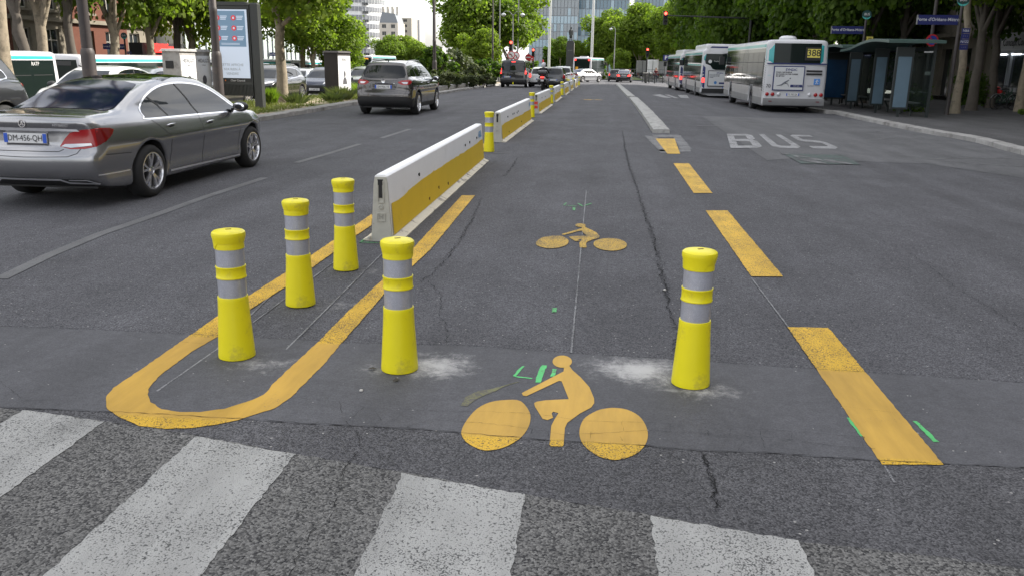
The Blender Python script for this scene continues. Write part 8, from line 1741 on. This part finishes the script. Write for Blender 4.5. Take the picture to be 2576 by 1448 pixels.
def tc_fn(X, Y, Z): return smax(smax(np.abs(X)-0.29, np.abs(Y)-0.22, 0.08), np.abs(Z)-0.16, 0.10)
me = sdf_mesh(tc_fn, (-0.4, -0.35, -0.3), (0.4, 0.35, 0.3), 0.04); link('top_case', me, t, P_BLACK, (0, -0.75, 1.10))
b_ = MB(); b_.box(0, -0.95, 0.82, 0.22, 0.05, 0.09); b_.build('tail_lamp', M_LAMPON, t); b_ = MB(); b_.box(0, -0.97, 0.62, 0.20, 0.02, 0.14); b_.build('number_plate', M_PLATE, t)
b_ = MB(); b_.tube([(-0.36, 0.38, 1.12), (-0.12, 0.52, 1.10), (0.12, 0.52, 1.10), (0.36, 0.38, 1.12)], 0.02, 7); b_.build('handlebar', M_PLAST, t)
for s_ in (-1, 1): b_ = MB(); b_.box(s_*0.42, 0.50, 1.28, 0.16, 0.05, 0.10); b_.tube([(s_*0.3, 0.44, 1.12), (s_*0.40, 0.5, 1.26)], 0.01, 5); b_.build('mirror', M_PLAST, t)
ride = [((-0.10, -0.20, 0.86), (0.10, -0.20, 0.86), 0.14, 0.14), ((0, -0.20, 0.86), (0, -0.10, 1.20), 0.15, 0.16), ((-0.17, -0.08, 1.33), (0.17, -0.08, 1.33), 0.09, 0.09), ((0, -0.07, 1.36), (0, -0.05, 1.48), 0.065, 0.06), ((-0.12, -0.18, 0.84), (-0.26, 0.22, 0.80), 0.10, 0.07), ((-0.26, 0.22, 0.80), (-0.26, 0.16, 0.38), 0.065, 0.05), ((-0.26, 0.12, 0.33), (-0.27, 0.32, 0.32), 0.05, 0.04), ((0.12, -0.18, 0.84), (0.26, 0.22, 0.80), 0.10, 0.07), ((0.26, 0.22, 0.80), (0.26, 0.16, 0.38), 0.065, 0.05), ((0.26, 0.12, 0.33), (0.27, 0.32, 0.32), 0.05, 0.04),
    ((-0.22, -0.06, 1.32), (-0.36, 0.08, 1.10), 0.07, 0.055), ((-0.36, 0.08, 1.10), (-0.34, 0.34, 1.12), 0.05, 0.04), ((0.22, -0.06, 1.32), (0.36, 0.08, 1.10), 0.07, 0.055), ((0.36, 0.08, 1.10), (0.34, 0.34, 1.12), 0.05, 0.04), ((0, -0.04, 1.54), (0, -0.02, 1.62), 0.09, 0.095)] + hand((-0.34, 0.35, 1.12), (0.2, 1, 0)) + hand((0.34, 0.35, 1.12), (-0.2, 1, 0))
me = figure(ride, (-0.6, -0.5, 0.1), (0.6, 0.7, 1.85), 0.035); me.materials.append(mat('black_riding_gear', (0.012, 0.012, 0.014), 0.7)); r_ = thing('person', 'motorcyclist in black with a white helmet, seen from behind', 'person', (x, y, z)); link('body', me, r_)
b_ = MB(); b_.lathe([(0.10, 1.44), (0.135, 1.50), (0.148, 1.59), (0.135, 1.69), (0.09, 1.745), (0.02, 1.76)], 18, (0, -0.02, 0)); b_.build('helmet', M_BUSW, r_, 60)

# refuge island and its barriers
isl = gp((1612, 198), (1628, 203), (1650, 206), (1676, 207), (1690, 203), (1672, 198), (1640, 195)); isl = smooth_poly(isl, 3)
ri = platform('refuge_island', isl, 0.13, M_WALK); ri['kind'] = 'structure'; kerb_line(isl + [isl[0]], ri, side=1, step=1.6)
def ped_barrier(label, x, y, rz, dense):
    t = thing('pedestrian_barrier', label, 'barrier', (x, y, gz(x, y)+0.12), rz, 'pedestrian barriers on the refuge island'); W_ = 1.5
    for xx in (0, W_): b_ = MB(); b_.tube([(xx, 0, 0), (xx, 0, 1.15)], 0.045, 8); b_.build('post', M_FURN, t)
    b_ = MB(); b_.tube([(0, 0, 1.05), (W_, 0, 1.05)], 0.03, 6); b_.build('rail', M_FURN, t)
    if dense:
        for i in range(7): b_ = MB(); b_.tube([(0.18+i*0.19, 0, 0.1), (0.18+i*0.19, 0, 1.04)], 0.022, 5); b_.build('bar', M_FURN, t)
    else:
        for a_, c_ in (((0, 0, 0.1), (W_, 0, 1.03)), ((0, 0, 1.03), (W_, 0, 0.1))): b_ = MB(); b_.tube([a_, c_], 0.022, 5); b_.build('bar', M_FURN, t)
gi = gz(5, 100)
for i, (px, Y, rz, dn, lb) in enumerate(((1619, 100, 60, True, 'first dense barred pedestrian barrier on the refuge island'), (1624, 102, 50, True, 'second dense barred barrier on the refuge island'), (1636, 99, 0, False, 'left cross-braced barrier in front of the person in dark red'), (1650, 99.2, 0, False, 'right cross-braced barrier in front of the person in dark red'))): ped_barrier(lb, px_x(px, Y), Y, R(rz), dn)

# lorries and coach at the far right
def lorry(label, x, y, box_m, W_=2.1, H_=3.1, L_=5.0, rz=0.0):
    t = thing('lorry', label, 'lorry', (x, y, gz(x, y)), rz); 
    def fn(X, Y, Z): return smax(smax(np.abs(X)-W_/2, np.abs(Y-L_/2)-L_/2, 0.05), np.abs(Z-(0.85+H_)/2)-(H_-0.85)/2, 0.05)
    me = sdf_mesh(fn, (-W_/2-0.2, -0.2, 0.6), (W_/2+0.2, L_+0.2, H_+0.2), 0.16); link('cargo_box', me, t, box_m)
    b_ = MB(); b_.prism([(L_+0.1, 0.5), (L_+1.9, 0.5), (L_+1.9, 1.3), (L_+1.5, 2.2), (L_+0.1, 2.3)], 'x', -W_/2+0.05, W_/2-0.05); b_.build('cab', P_SILV, t); b_ = MB(); b_.box(0, L_/2, 0.65, 0.9, L_+1.4, 0.2); b_.build('chassis', M_PLAST, t)
    b_ = MB(); b_.box(0, -0.03, (0.85+H_)/2, 0.05, 0.03, H_-1.1); b_.build('door_seam', M_GAP, t)
    for yy in (1.0, L_+1.1):
        for s_ in (-1, 1): b_ = MB(); b_.lathe([(0.2, -0.12), (0.42, -0.12), (0.44, 0), (0.42, 0.12), (0.2, 0.12)], 18, axis='x'); b_.build('wheel', M_TYRE, t, 40, (s_*(W_/2-0.15), yy, 0.44))
    for s_ in (-1, 1): b_ = MB(); b_.box(s_*(W_/2-0.2), -0.05, 0.72, 0.2, 0.04, 0.12); b_.build('tail_lamp', M_LAMP, t)
lorry('grey box lorry left of the right-hand signal post', px_x(1617, 152), 152, mat('grey_lorry', (0.22, 0.22, 0.21), 0.6), 1.9, 3.0); lorry('brilliant white box lorry behind the right-hand signal post', px_x(1643, 148), 148, mat('white_lorry', (0.80, 0.80, 0.80), 0.5), 1.9, 3.2); lorry('silver lorry half hidden behind the farthest bus', px_x(1673, 150), 150, mat('silver_lorry', (0.42, 0.43, 0.45), 0.4), 2.2, 3.0)
x = px_x(1675, 118); t = thing('parking_sign', 'small navy parking sign with a white P above the farthest bus', 'sign', (x, 118, gz(x, 118))); b_ = MB(); b_.tube([(0, 0.05, 0), (0, 0.05, 3.6)], 0.05, 8); b_.build('post', M_POLEG, t); b_ = MB(); b_.box(0, 0, 3.3, 0.75, 0.05, 0.75); q = b_.build('panel', M_BLUES, t); text('P', 0.7, M_PLATE, q, (0, -0.04, 3.3), bold=0.01)
